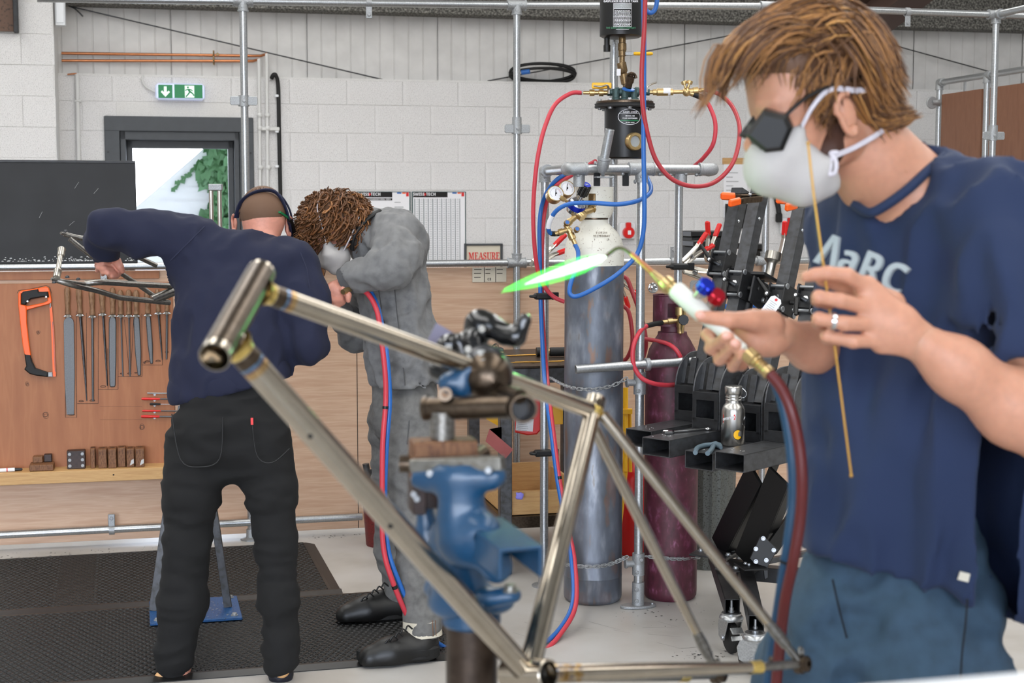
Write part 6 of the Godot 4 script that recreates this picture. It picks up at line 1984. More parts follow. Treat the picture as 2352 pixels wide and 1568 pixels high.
func build_jigs() -> void:
	var u1 := make_jig("steel frame jig farthest back, beam end nearest the cage post", at(1437, 983, 5.42), 0.34, 0.78, 0.47, false)
	var u2 := make_jig("steel frame jig with an open end spanner lying on its beam", at(1475, 1003, 5.2), 0.34, 0.79, 0.40, true)
	var u3 := make_jig("steel frame jig whose beam carries the bottle and pliers", at(1573, 1033, 5.15), 0.36, 0.79, 0.39, false)
	var u4 := make_jig("steel frame jig nearest the welder, its long beam end clear of the others", at(1642, 1035, 5.0), 0.34, 0.78, 0.37, true)
	# stands on casters
	for q in [[at(1735, 1086, 5.34), V3(0.80, 0.225, -5.74), at(1682, 1393, 5.09), at(1642, 1272, 5.77), 0.25, "black channel stand on casters under the farther jigs"], [at(1790, 1092, 5.22), V3(0.868, 0.225, -5.52), at(1737, 1431, 4.85), at(1712, 1312, 5.46), 1.1, "black channel stand on casters beside the welder's jeans"]]:
		var o := thing("jig_stand", q[5], "stand", V3(q[2].x, 0, q[2].z), "caster stands under the jigs")
		var side: Vector3 = (q[0] - q[1]).normalized().cross(V3(0.67, 0, -0.74)).normalized()
		put(mb().bar(q[1], q[0], 0.10, 0.012, V3(-0.3, 0.5, 0.8), 0.002), "column", M.powder, o)
		for sx in [-1.0, 1.0]:
			var ax: Vector3 = (q[0] - q[1]).normalized()
			var x: Vector3 = V3(-0.3, 0.5, 0.8).cross(ax).normalized()
			var y: Vector3 = ax.cross(x)
			put(mb().bar(q[1] + x * 0.048 * sx - y * 0.025, q[0] + x * 0.048 * sx - y * 0.025, 0.006, 0.05, y, 0.001), "column_flange", M.powder, o)
		put(mb().box(Transform3D(Basis(Vector3.UP, -0.5), q[1] + V3(-0.02, -0.004, 0.06)), V3(0.15, 0.008, 0.17), 0.002), "base_plate", M.dark_steel, o)
		for e in [[-0.05, 0.11], [0.02, 0.12], [-0.075, 0.05], [0.045, 0.05]]: put(mb().bolt(q[1] + V3(e[0], 0.0, e[1]), Vector3.UP, 0.009), "bolt", M.zinc_bolt, o)
		put(hollow(mb(), q[2], q[3], 0.052, 0.054, 0.003), "foot_beam", M.dark_steel, o)
		caster(o, V3(q[2].x, 0.001, q[2].z - 0.02), 0.16, q[4], q[4] > 1.0)
		var cross := V3(0.25, 0, 0.1) if q[4] > 1.0 else V3(0.12, 0, -0.12)
		var rp: Vector3 = q[3] + cross * 0.9
		caster(o, V3(rp.x, 0.001, rp.z), 0.16, 0.4, false)
		put(hollow(mb(), q[3], q[3] + cross, 0.052, 0.054, 0.003), "cross_beam", M.dark_steel, o)
	# bolted knuckle plate of the nearer stand
	var kp := thing("knuckle_bracket", "black bracket with five bolts joining the jig struts", "bracket", at(1765, 1300, 5.3))
	var m := mb()
	var kx := frame_at(at(1764, 1268, 5.3), V3(-0.1, 0.1, 1))
	var pl := []
	for q in [[1752, 1229], [1788, 1262], [1782, 1268], [1764, 1298], [1764, 1325], [1755, 1330], [1752, 1300], [1730, 1292], [1722, 1282], [1745, 1232]]:
		var p := kx.affine_inverse() * at(q[0], q[1], 5.3)
		pl.append(V2(p.x, p.y))
	put(mb().prism(kx, pl, 0.012, 0.002), "plate", M.powder, kp)
	for q in [[1753, 1236], [1736, 1260], [1777, 1263], [1760, 1286], [1736, 1289]]: put(mb().bolt(at(q[0], q[1], 5.285), V3(-0.1, 0.1, 1).normalized(), 0.006), "bolt", M.zinc_bolt, kp)
	put(mb().box(Transform3D(Basis(Vector3.UP, 0.2), at(1725, 1300, 5.3)), V3(0.09, 0.007, 0.11), 0.002), "foot_plate", M.powder, kp)
	put(mb().bar(at(1770, 1262, 5.32), at(1880, 1105, 5.6), 0.05, 0.02, V3(0, 0, 1), 0.002), "strut", M.powder, kp)
	put(mb().bar(at(1762, 1288, 5.33), at(1860, 1268, 5.5), 0.02, 0.02, V3(0, 0, 1), 0.002), "strut", M.raw_steel, kp)
	for q in [[1712, 1301], [1720, 1304]]: put(mb().bolt(at(q[0], q[1] - 3, 5.3) + V3(0, 0.006, 0), Vector3.UP, 0.006), "bolt", M.zinc_bolt, kp)
	# bottle
	var bp := at(1683, 1022, 5.25)
	bp.y = at(1573, 1033, 5.15).y + 0.001
	var bo := thing("steel_bottle", "brushed steel drinks bottle with stickers standing on a jig beam", "bottle", bp)
	var r := 0.0415
	put(mb().lathe(tf(bp), [V2(0, 0), V2(r - 0.006, 0), V2(r, 0.007), V2(r, 0.115), V2(r - 0.001, 0.128), V2(r - 0.006, 0.14), V2(r - 0.013, 0.149), V2(0.0275, 0.154), V2(0.0275, 0.160), V2(0.0295, 0.162), V2(0.0275, 0.164), V2(0.0275, 0.17), V2(0.0295, 0.172), V2(0.0275, 0.174), V2(0.0275, 0.18), V2(0, 0.18)], 40), "body", M.bottle, bo)
	put(mb().lathe(tf(bp), [V2(0, 0.181), V2(0.03, 0.181), V2(0.0315, 0.183), V2(0.0315, 0.206), V2(0.029, 0.21), V2(0, 0.211)], 32), "cap", M.bottle, bo)
	put(mb().tube(smoothed([bp + V3(0.03, 0.202, 0.004), bp + V3(0.042, 0.19, 0.006), bp + V3(0.043, 0.176, 0.006), bp + V3(0.034, 0.168, 0.004), bp + V3(0.026, 0.168, 0.008)], 5), 0.0017, 8), "wire_bail", M.chrome, bo)
	var stick := func(name_: String, mat_: Material, pts: Array, off: float) -> void:
		var mm := mb()
		var n := pts.size()
		var s := mm.v.size()
		var c := Vector2.ZERO
		for q in pts: c += q / n
		var all := [c] + pts
		for q in all:
			var a: float = q.x
			mm.add(bp + V3(sin(a) * (r + off), q.y, cos(a) * (r + off)), V3(sin(a), 0, cos(a)))
		for i in n: mm.quad(s, s + 1 + i, s + 1 + (i + 1) % n, s)
		put(mm, name_, mat_, bo)
	stick.call("red_sticker", M.paper, [V2(-1.15, 0.078), V2(0.02, 0.093), V2(0.10, 0.106), V2(0.0, 0.1165), V2(-1.1, 0.1135)], 0.0003)
	stick.call("red_sticker", M.red, [V2(-1.12, 0.082), V2(0.0, 0.095), V2(0.07, 0.106), V2(-0.02, 0.1145), V2(-1.1, 0.1115)], 0.0006)
	words("OFF THE WALL", 0.012, M.paper, bo, frame_at(bp + V3(-0.022, 0.100, r * 0.86), V3(-0.5, 0, 0.86)) * Transform3D(Basis(V3(0, 0, 1), 0.14).scaled(V3(0.5, 1, 1)), Vector3.ZERO))
	var moon := []
	for i in 20: moon.append(V2(0.28 + cos(0.6 + i * 0.27) * 0.42, 0.0425 + sin(0.6 + i * 0.27) * 0.0185))
	stick.call("moon_sticker", M.black, moon, 0.0003)
	var inner := []
	for i in 20: inner.append(V2(0.27 + cos(0.7 + i * 0.26) * 0.37, 0.0425 + sin(0.7 + i * 0.26) * 0.0165))
	stick.call("moon_sticker", M.yellow, inner, 0.0006)
	var bite := []
	for i in 14: bite.append(V2(0.52 + cos(i * TAU / 14) * 0.22, 0.046 + sin(i * TAU / 14) * 0.010))
	stick.call("moon_gap", M.bottle, bite, 0.0009)
	stick.call("dark_sticker", M.paper, [V2(0.70, 0.078), V2(1.25, 0.062), V2(1.3, 0.105), V2(1.0, 0.102)], 0.0003)
	stick.call("dark_sticker", M.ink, [V2(0.80, 0.079), V2(1.2, 0.068), V2(1.25, 0.098), V2(1.02, 0.096)], 0.0006)
	# spanner
	var J2 := jig_frame(at(1475, 1003, 5.2))
	var sp := thing("spanner", "chrome combination spanner lying on a steel beam", "spanner", J2 * V3(0, 0.001, -0.22))
	var SX := Transform3D(J2.basis * Basis(Vector3.UP, 1.2) * Basis(Vector3.RIGHT, -PI / 2), J2 * V3(-0.005, 0.006, -0.20))
	put(mb().prism(SX, [V2(-0.07, -0.0065), V2(0.075, -0.005), V2(0.075, 0.005), V2(-0.07, 0.0065)], 0.007, 0.002), "shank", M.chrome, sp)
	put(mb().prism(SX, [V2(-0.065, -0.010), V2(-0.078, -0.018), V2(-0.097, -0.016), V2(-0.104, -0.008), V2(-0.088, -0.007), V2(-0.084, 0.004), V2(-0.1, 0.010), V2(-0.092, 0.018), V2(-0.074, 0.016), V2(-0.065, 0.008)], 0.011, 0.002), "open_jaw", M.chrome, sp)
	put(mb().ring(SX * V3(0.083, 0, 0), SX.basis.z, 0.009, 0.0045, 20, 8), "ring_end", M.chrome, sp)
	# snips
	var J3 := jig_frame(at(1573, 1033, 5.15))
	var pp := at(1624, 1030, 5.27)
	pp.y = J3.origin.y + 0.011
	var pc := thing("cutting_pliers", "small grey-blue handled cutting pliers on a jig beam end", "pliers", pp)
	var pm := mat("plier_grip", Color(0.33, 0.40, 0.44), 0.5)
	put(mb().tube(smoothed([at(1597, 1039, 5.044), at(1601, 1029, 5.134), at(1616, 1023, 5.19), at(1633, 1021, 5.21)], 5), 0.0085, 10), "grip", pm, pc)
	put(mb().tube(smoothed([at(1625, 1041, 5.03), at(1632, 1035, 5.08), at(1637, 1027, 5.15), at(1640, 1019, 5.23)], 5), 0.0085, 10), "grip", pm, pc)
	put(mb().tube([at(1633, 1021, 5.21), at(1643, 1021, 5.21), at(1652, 1024, 5.18), at(1656, 1028, 5.14)], [0.009, 0.013, 0.012, 0.006], 10), "jaw", pm, pc)
	# orange spring clamps across the upright tops
	spring_clamp("orange tipped steel clamp across the two taller jig uprights", at(1722, 455, 5.42), PI + 0.06, 0.095, M.orange, M.stained, 1.25)
	spring_clamp("orange tipped steel clamp by the white mask, across the nearer uprights", at(1852, 464, 5.25), PI + 0.06, 0.095, M.orange, M.stained, 1.25)
	# red spring clamps on the rail
	spring_clamp("red tipped clamp biting the tube rail left of the angled uprights", at(1588, 588, 7.15), 0.72, 0.125, M.red, M.nickel)
	spring_clamp("red tipped clamp standing upright on the rail behind the jigs", at(1630, 570, 7.2), 1.42, 0.125, M.red, M.nickel)
	spring_clamp("red tipped clamp pointing sideways from the black hose holder", at(1597, 625, 6.3), -0.3, 0.12, M.red, M.nickel)
	spring_clamp("red tipped clamp standing upright between the jig uprights and the sleeve", at(1800, 570, 7.25), 1.3, 0.125, M.red, M.nickel)
	spring_clamp("red tipped clamp beside the hoses left of the cylinder shoulder", at(1250, 590, 7.0), 0.55, 0.14, M.red, M.nickel)
	spring_clamp("red tipped clamp hanging half behind the grey cylinder", at(1430, 655, 7.0), -0.9, 0.11, M.red, M.nickel)
	# small fittings on the plywood behind
	var kn := thing("knurled_socket", "round chrome socket fixed to the plywood beside the cage", "socket", at(1499, 661, 7.33))
	m = mb()
	m.disc(at(1499, 661, 7.33), PW.basis.z, 0.026, 0.012, 24, 0.002)
	m.rod(at(1499, 661, 7.32), at(1499, 661, 7.32) + PW.basis.z, [V2(0.019, 0), V2(0.019, 0.03), V2(0.012, 0.032), V2(0.012, 0.02), V2(0, 0.02)], 20)
	put(m, "body", M.chrome, kn)
	var gp := thing("flange_plate", "grey flange plate with a round hole on the plywood", "plate", at(1604, 664, 7.3))
	m = mb()
	var gxf := Transform3D(PW.basis, at(1604, 664, 7.28))
	for i in 20:
		var a0 := TAU * i / 20
		var a1 := TAU * (i + 1) / 20
		m.prism(gxf, [V2(cos(a0), sin(a0)) * 0.032, V2(cos(a1), sin(a1)) * 0.032, V2(signf(cos(a1)) * minf(absf(cos(a1)) * 1.35, 1), signf(sin(a1)) * minf(absf(sin(a1)) * 1.35, 1)) * 0.043, V2(signf(cos(a0)) * minf(absf(cos(a0)) * 1.35, 1), signf(sin(a0)) * minf(absf(sin(a0)) * 1.35, 1)) * 0.043], 0.006)
	put(m, "plate", M.galv_cast, gp)
	var bt := thing("blue_tube", "blue tube with a steel end hanging along the plywood behind the jigs", "tube", at(1690, 703, 7.4))
	put(mb().tube([at(1560, 707, 7.28), at(1770, 700, 7.42)], 0.0125, 14), "blue_sleeve", M.hose_blue, bt)
	put(mb().tube([at(1541, 708, 7.27), at(1562, 707, 7.28)], 0.009, 12), "steel_end", M.chrome, bt)
	var wt := thing("hang_tag", "white printed hang tag with a red mark on the middle jig", "tag", at(1773, 702, 5.2))
	var tx := frame_at(at(1773, 702, 5.2), V3(-0.1, 0, 1)) * Transform3D(Basis(V3(0, 0, 1), -0.6), Vector3.ZERO)
	put(mb().prism(tx, [V2(-0.022, -0.032), V2(0.022, -0.032), V2(0.022, 0.024), V2(0.013, 0.034), V2(-0.013, 0.034), V2(-0.022, 0.024)], 0.0012), "card", M.paper, wt)
	put(mb().disc(tx * V3(0, 0.025, 0.001), tx.basis.z, 0.005, 0.0006, 14), "red_mark", M.red, wt)
	m = mb()
	for k in 6: m.box(tx * tf(V3(-0.002, 0.012 - k * 0.007, 0.001)), V3(0.028 - (k * 5 % 3) * 0.004, 0.0014, 0.0006))
	tag(put(m, "small_print", M.galv_cast, wt), "", "", "", "stuff")
	# galvanised bin and what stands behind the cage
	var bin := thing("galvanised_bin", "ribbed galvanised bin standing behind the maroon cylinder", "bin", V3(0.845, 0.001, -6.4))
	m = mb()
	for i in 60:
		var a0 := TAU * i / 60
		var a1 := TAU * (i + 1) / 60
		var r0 := 0.116 + (0.0035 if i % 3 == 0 else 0.0)
		var r1 := 0.116 + (0.0035 if (i + 1) % 3 == 0 else 0.0)
		m.face([bin.position + V3(cos(a0) * r0 * 0.93, 0, -sin(a0) * r0 * 0.93), bin.position + V3(cos(a1) * r1 * 0.93, 0, -sin(a1) * r1 * 0.93), bin.position + V3(cos(a1) * r1, 0.47, -sin(a1) * r1), bin.position + V3(cos(a0) * r0, 0.47, -sin(a0) * r0)])
	m.lathe(tf(bin.position), [V2(0.116, 0.46), V2(0.122, 0.465), V2(0.122, 0.475), V2(0.116, 0.48)], 40)
	put(m, "ribbed_wall", mat("bin_zinc", Color(0.42, 0.43, 0.42), 0.5, 0.6, T.scuff, 3.0), bin)
	put(mb().lathe(tf(bin.position), [V2(0, 0.002), V2(0.105, 0.002), V2(0.105, 0.01), V2(0, 0.01)], 30), "floor_plate", M.galv_cast, bin)
	var yt := thing("yellow_trolley", "yellow trolley frame glimpsed between cylinder and post", "trolley", V3(0.46, 0.0, -6.35))
	put(mb().tube([at(1436, 1083, 6.25), at(1437, 890, 6.3)], 0.011, 10), "frame_tube", M.yellow, yt)
	put(mb().tube([at(1448, 1083, 6.3), at(1446, 940, 6.3)], 0.008, 10), "frame_tube", M.yellow, yt)
	put(mb().bar(at(1430, 944, 6.28), at(1452, 944, 6.28), 0.03, 0.02), "cross_bar", M.yellow, yt)
	put(mb().tube([V3(0.44, 0.03, -6.3), at(1436, 1083, 6.25)], 0.011, 10), "frame_tube", M.yellow, yt)
	put(mb().rod(V3(0.40, 0.09, -6.3), V3(1, 0.09, -6.3), [V2(0, 0), V2(0.088, 0), V2(0.088, 0.04), V2(0, 0.04)], 24), "wheel", M.black_rubber, yt)
	var ex := thing("fire_extinguisher", "red fire extinguisher half hidden behind the grey cylinder", "fire extinguisher", V3(0.535, 0.001, -6.62))
	put(mb().lathe(tf(ex.position), [V2(0, 0), V2(0.07, 0), V2(0.075, 0.01), V2(0.075, 0.34), V2(0.06, 0.39), V2(0.022, 0.42), V2(0.022, 0.45), V2(0, 0.45)], 28), "body", M.red, ex)
	put(mb().box(tf(ex.position + V3(0, 0.47, 0.01)), V3(0.035, 0.04, 0.09), 0.006), "valve_handle", M.black, ex)
	# shelf behind the partition and dark cases on it
	var sh := thing("rear_shelf", "plank shelf fixed behind the plywood partition", "shelf", PW * V3(1.9, 1.2, -0.25))
	put(wall_box(PW, 1.05, 2.5, 1.19, 1.215, -0.50, -0.03, 0.002), "plank", M.pine, sh)
	for q in [[1575, 1622, 553, "flat black case lying behind the red clamps"], [1597, 1672, 532, "black lidded storage box behind the angled uprights"], [1700, 1735, 560, "small black box behind the jig uprights"]]:
		var x0 := on(PW, q[0], 570, -0.25).x
		var x1 := on(PW, q[1], 570, -0.25).x
		var y1 := on(PW, q[0], q[2], -0.12).y
		var o := thing("storage_box", q[3], "storage box", PW * V3((x0 + x1) / 2, 1.216, -0.25), "dark boxes on the rear shelf")
		var zz := -0.12 if q[0] != 1597 else -0.3
		put(wall_box(PW, x0, x1, 1.2165, y1 - 0.03, zz - 0.16, zz, 0.006), "box", M.black_rubber, o)
		put(wall_box(PW, x0 - 0.008, x1 + 0.008, y1 - 0.03, y1, zz - 0.168, zz + 0.008, 0.005), "lid", M.black, o)
	var hb := thing("wall_board", "narrow black board on the block wall behind the jig uprights", "board", BW * on(BW, 1674, 530, 0.02))
	printed(hb, BW, 1665, 468, 1722, 525, 0.03, M.black, "board")
	put(mb().tube(smoothed([BW * on(BW, 1776, 400, 0.03), BW * on(BW, 1782, 450, 0.03), BW * on(BW, 1788, 480, 0.04), BW * on(BW, 1790, 505, 0.05)], 5), 0.022, 10), "supply_cable", M.black_rubber, hb)
	put(mb().box(BW * tf(on(BW, 1789, 500, 0.06)), V3(0.05, 0.08, 0.05), 0.01), "plug", M.black_rubber, hb)
	for k in 2:
		var hp := thing("hanging_pliers", "silver pliers hanging from the rail beside the red clamp" if k == 0 else "second silver pliers hanging nearer the jig upright", "pliers", at(1822 + k * 13, 590, 7.35))
		for sg in [-1.0, 1.0]:
			put(mb().tube(smoothed([at(1822 + k * 13 + sg * 5, 536, 7.35), at(1822 + k * 13 + sg * 4, 560, 7.35), at(1822 + k * 13 - sg * 3, 585, 7.35)], 4), [0.006, 0.0065, 0.007, 0.007, 0.006, 0.006, 0.005, 0.004, 0.004], 8), "handle", M.chrome, hp)
		put(mb().disc(at(1822 + k * 13, 573, 7.345), V3(0, 0, 1), 0.011, 0.008, 14, 0.002), "pivot", M.chrome, hp)
func build_table() -> void:
	var fl := at(1150, 842, 6.2)
	var TF := Transform3D(PW.basis, V3(fl.x, fl.y, fl.z))
	var W := 0.5
	var D := 0.72
	var h := fl.y
	var o := thing("steel_bench", "dark steel workbench in front of the plywood, beside the grey cylinder", "workbench", V3(fl.x, 0, fl.z))
	put(mb().box(TF * tf(V3(W / 2, -0.005, -D / 2)), V3(W, 0.010, D), 0.002), "top_plate", M.brown_steel, o)
	var m := mb()
	for q in [[0.09, -0.05], [0.16, -0.09], [0.04, -0.09], [0.2, -0.06], [0.26, -0.04]]: m.disc(TF * V3(q[0], 0.0002, q[1]), Vector3.UP, 0.007, 0.0006, 12)
	put(m, "drilled_hole", M.black, o)
	for q in [[0.025, -0.03], [W - 0.03, -0.03], [0.025, -D + 0.03], [W - 0.03, -D + 0.03]]: put(hollow_post(TF * V3(q[0], -0.01, q[1]), h - 0.012, 0.05), "leg", M.raw_steel, o)
	put(mb().box(TF * tf(V3(W / 2, -0.042, -0.02)), V3(W - 0.1, 0.062, 0.03), 0.002), "apron", M.raw_steel, o)
	put(mb().box(TF * tf(V3(0.02, -0.042, -D / 2)), V3(0.03, 0.062, D - 0.1), 0.002), "apron", M.raw_steel, o)
	var sy := at(0, 1187, 6.22).y - h
	for q in [[W / 2, -0.03, W - 0.1, 0.03], [W / 2, -D + 0.03, W - 0.1, 0.03]]: put(mb().box(TF * tf(V3(q[0], sy - 0.026, q[1])), V3(q[2], 0.05, q[3]), 0.002), "lower_rail", M.stained, o)
	put(mb().box(TF * tf(V3(0.02, sy - 0.026, -D / 2)), V3(0.03, 0.05, D - 0.1), 0.002), "lower_rail", M.stained, o)
	put(mb().box(TF * tf(V3(W / 2, sy - 0.006, -D / 2)), V3(W - 0.05, 0.01, D - 0.06)), "lower_shelf", M.stained, o)
	# wooden tray
	var t := thing("wooden_tray", "open wooden tray on the lower shelf of the bench", "tray", TF * V3(0.2, sy, -0.3))
	for q in [[0.19, -0.045, 0.33, 0.014, 0.10], [0.19, -0.51, 0.33, 0.014, 0.14], [0.03, -0.28, 0.014, 0.46, 0.14], [0.35, -0.28, 0.014, 0.46, 0.12]]: put(mb().box(TF * tf(V3(q[0], sy + 0.001 + q[4] / 2, q[1])), V3(q[2], q[4], q[3]), 0.002), "tray_side", M.pine, t)
	put(mb().box(TF * tf(V3(0.19, sy + 0.008, -0.28)), V3(0.31, 0.012, 0.45)), "tray_floor", M.pine, t)
	var gl := thing("rubber_glove", "crumpled lilac rubber glove hanging over the tray", "glove", at(1195, 1150, 6.22))
	var s := Solid.new(at(1178, 1155, 6.26), at(1212, 1120, 6.12) + V3(0, 0, 0.03), 0.004)
	for i in 9: s.cap(at(1186 + rng.randf() * 14, 1132 + rng.randf() * 12, 6.2), at(1186 + rng.randf() * 18, 1132 + rng.randf() * 14, 6.2), 0.006, 0.004, 0.004)
	m = mb()
	s.into(m)
	put(m, "glove", mat("lilac", Color(0.5, 0.47, 0.8), 0.5), gl)
	# things on the top
	var tin := thing("tool_tin", "small dark metal box with black wire loops on the bench", "metal box", TF * V3(0.0, 0.001, -0.2))
	var bx := at(1136, 812, 6.5)
	bx.y = h + 0.001
	var BX := Transform3D(Basis(Vector3.UP, 0.15), bx)
	put(mb().box(BX * tf(V3(0, 0.003, 0)), V3(0.072, 0.006, 0.07), 0.002), "foot", M.black, tin)
	put(mb().box(BX * tf(V3(0.006, 0.028, 0)), V3(0.058, 0.044, 0.066), 0.002), "box", M.black_steel, tin)
	put(mb().box(BX * tf(V3(-0.031, 0.028, 0.0)), V3(0.014, 0.044, 0.064), 0.002), "end_cap", M.brass_old, tin)
	m = mb()
	for i in 4: m.ring(BX * V3(-0.004 + i * 0.004, 0.052, -0.006 * i), V3(0.3, 0.1, 1).normalized(), 0.008 + i * 0.002, 0.0014, 14, 5)
	put(m, "wire_loop", M.black, tin)
	put(mb().bar(at(1139, 808.5, 6.46), at(1156, 808.5, 6.46), 0.002, 0.004), "gilt_letter", M.brass, tin)
	for q in [[1158, 804, 6.6, 1240, 801, 6.66, 0.0035, "thick brass rod lying between the metal box and the torch grip"], [1118, 827, 6.32, 1290, 822, 6.38, 0.0018, "long thin brazing rod along the bench front"], [1205, 820, 6.36, 1298, 818.5, 6.42, 0.0018, "short thin brazing rod behind the long one"]]:
		var a := at(q[0], q[1], q[2])
		var b := at(q[3], q[4], q[5])
		a.y = h + q[6] + 0.001; b.y = a.y
		var ro := thing("brazing_rod", q[7], "rod", a, "brazing rods on the bench")
		put(mb().tube([a, b], q[6], 8), "rod", M.brass_rod, ro)
	var kn := thing("wire_knot", "twist of thin brass wire on the bench", "wire", at(1206, 822, 6.36))
	m = mb()
	for q in [[1183, 826, 1226, 820], [1190, 828, 1232, 819], [1188, 817, 1222, 830], [1200, 822, 1212, 818], [1203, 824, 1208, 826]]:
		var a := at(q[0], q[1], 6.36)
		var b := at(q[2], q[3], 6.36)
		a.y = h + 0.004; b.y = h + 0.006
		m.tube([a, b], 0.0013, 6)
	put(m, "wire", M.brass_rod, kn)
	var gr := thing("torch_grip", "black torch grip with a brass collar lying on the bench", "torch handle", at(1262, 812, 6.6))
	var g0 := at(1232, 801, 6.6)
	var g1 := at(1300, 802, 6.62)
	g0.y = h + 0.022; g1.y = h + 0.022
	put(mb().rod(g0, g1, [V2(0, 0), V2(0.021, 0), V2(0.021, 0.016), V2(0.016, 0.018), V2(0.016, 0.04)], 20), "end_cap", M.black, gr)
	put(mb().rod(g0, g1, [V2(0.0, 0.04), V2(0.019, 0.041), V2(0.019, 0.056), V2(0.012, 0.06)], 20), "brass_collar", M.brass, gr)
	put(mb().rod(g0, g1, [V2(0.015, 0.058), V2(0.02, 0.062), V2(0.02, 0.2), V2(0, 0.2)], 20), "grip", M.black_rubber, gr)
	var hl := thing("highlighter", "pink and yellow highlighter pen at the back of the bench", "pen", at(1126, 780, 7.0))
	var h0 := at(1119, 779, 6.85)
	var h1 := at(1133, 778, 6.85)
	h0.y = h + 0.009; h1.y = h + 0.009
	put(mb().tube([h0, h1], 0.008, 12), "pink_barrel", M.pink, hl)
	put(mb().tube([h1, h1 + (h1 - h0) * 0.5], 0.008, 12), "yellow_cap", M.yellow, hl)
	# sandpaper strip on the leg
	var sp := thing("abrasive_strip", "curled pink abrasive strip stuck to the bench leg", "abrasive strip", at(1150, 1020, 6.15))
	m = mb()
	var st := m.v.size()
	for i in 13:
		var t2 := i / 12.0
		var p := V2(lerpf(1115, 1161, t2), lerpf(1013, 1053, t2))
		var q := V2(lerpf(1124, 1179, t2), lerpf(985, 1032, t2))
		var d := 6.13 - 0.02 * sin(t2 * PI)
		m.add(at(p.x, p.y, d), V3(-0.2, 0.3, 1).normalized())
		m.add(at(q.x, q.y, d + 0.01), V3(-0.2, 0.3, 1).normalized())
	for i in 12: m.quad(st + i * 2, st + i * 2 + 2, st + i * 2 + 3, st + i * 2 + 1)
	put(m, "abrasive_face", M.sand_pink, sp)
	m = mb()
	st = 0
	for i in 9:
		var t2 := i / 8.0
		m.add(at(lerpf(1124, 1152, t2), lerpf(985, 980, t2), 6.14 + 0.05 * sin(t2 * PI)), V3(0, 0, 1))
		m.add(at(lerpf(1124, 1152, t2), lerpf(985, 1010, t2), 6.14 + 0.05 * sin(t2 * PI)), V3(0, 0, 1))
	for i in 8: m.quad(st + i * 2, st + i * 2 + 2, st + i * 2 + 3, st + i * 2 + 1)
	put(m, "dark_back", M.black, sp)
	# red pack with a white label, yellow leaflet, under the top
	var rp := thing("red_pack", "red pack with white printed label hanging under the bench top", "pack", at(1212, 1000, 6.5))
	put(mb().prism(frame_at(at(1212, 960, 6.5), V3(0, 0, 1)), [V2(-0.055, -0.06), V2(0.0, -0.072), V2(0.04, -0.068), V2(0.056, -0.05), V2(0.058, 0.12), V2(-0.055, 0.12)], 0.05, 0.006), "pack", M.red, rp)
	put(mb().box(Transform3D(Basis(V3(0, 0, 1), -0.08), at(1205, 975, 6.472)), V3(0.075, 0.055, 0.001)), "label_sheet", M.paper, rp)
	m = mb()
	for k in 6: m.box(Transform3D(Basis(V3(0, 0, 1), -0.08), at(1200, 966 + k * 4.3, 6.4705)), V3(0.05 - (k * 3 % 4) * 0.004, 0.0018, 0.0006))
	tag(put(m, "small_print", M.galv_cast, rp), "", "", "", "stuff")
	var yl := thing("yellow_card", "yellow card glimpsed behind the bench leg", "card", at(1133, 970, 6.4))
	put(mb().prism(frame_at(at(1133, 970, 6.4), V3(0.1, 0, 1)), [V2(-0.03, 0.015), V2(0.03, -0.02), V2(0.035, 0.03), V2(-0.03, 0.03)], 0.002), "card", M.yellow, yl)
	var ycard := thing("yellow_folder", "yellow folder behind the hoses under the bench", "folder", at(1275, 950, 6.55))
	put(mb().box(tf(at(1277, 940, 6.55)), V3(0.06, 0.13, 0.02), 0.002), "folder", M.yellow, ycard)
	# red bucket behind the curly haired worker
	var bk := on_floor(880, 1250)
	var bu := thing("red_bucket", "dark red bucket with black tools behind the grey jeans", "bucket", bk)
	put(mb().lathe(tf(bk), [V2(0, 0), V2(0.075, 0), V2(0.078, 0.004), V2(0.098, 0.30), V2(0.102, 0.30), V2(0.102, 0.312), V2(0.096, 0.312), V2(0.074, 0.012), V2(0, 0.012)], 32), "pail", mat("bucket_red", Color(0.42, 0.09, 0.09), 0.5, 0, T.scuff, 3.0), bu)
	for k in 5:
		var a := k * 1.3
		put(mb().tube([bk + V3(cos(a) * 0.03, 0.05, sin(a) * 0.03), bk + V3(cos(a) * 0.085, 0.34 + 0.02 * (k % 3), sin(a) * 0.07)], [0.006, 0.016], 8), "tool_handle", M.black_steel, bu)
func hollow_post(top: Vector3, length: float, w: float) -> MB:
	return mb().box(Transform3D(PW.basis, top - V3(0, length / 2, 0)), V3(w, length, w), 0.003)
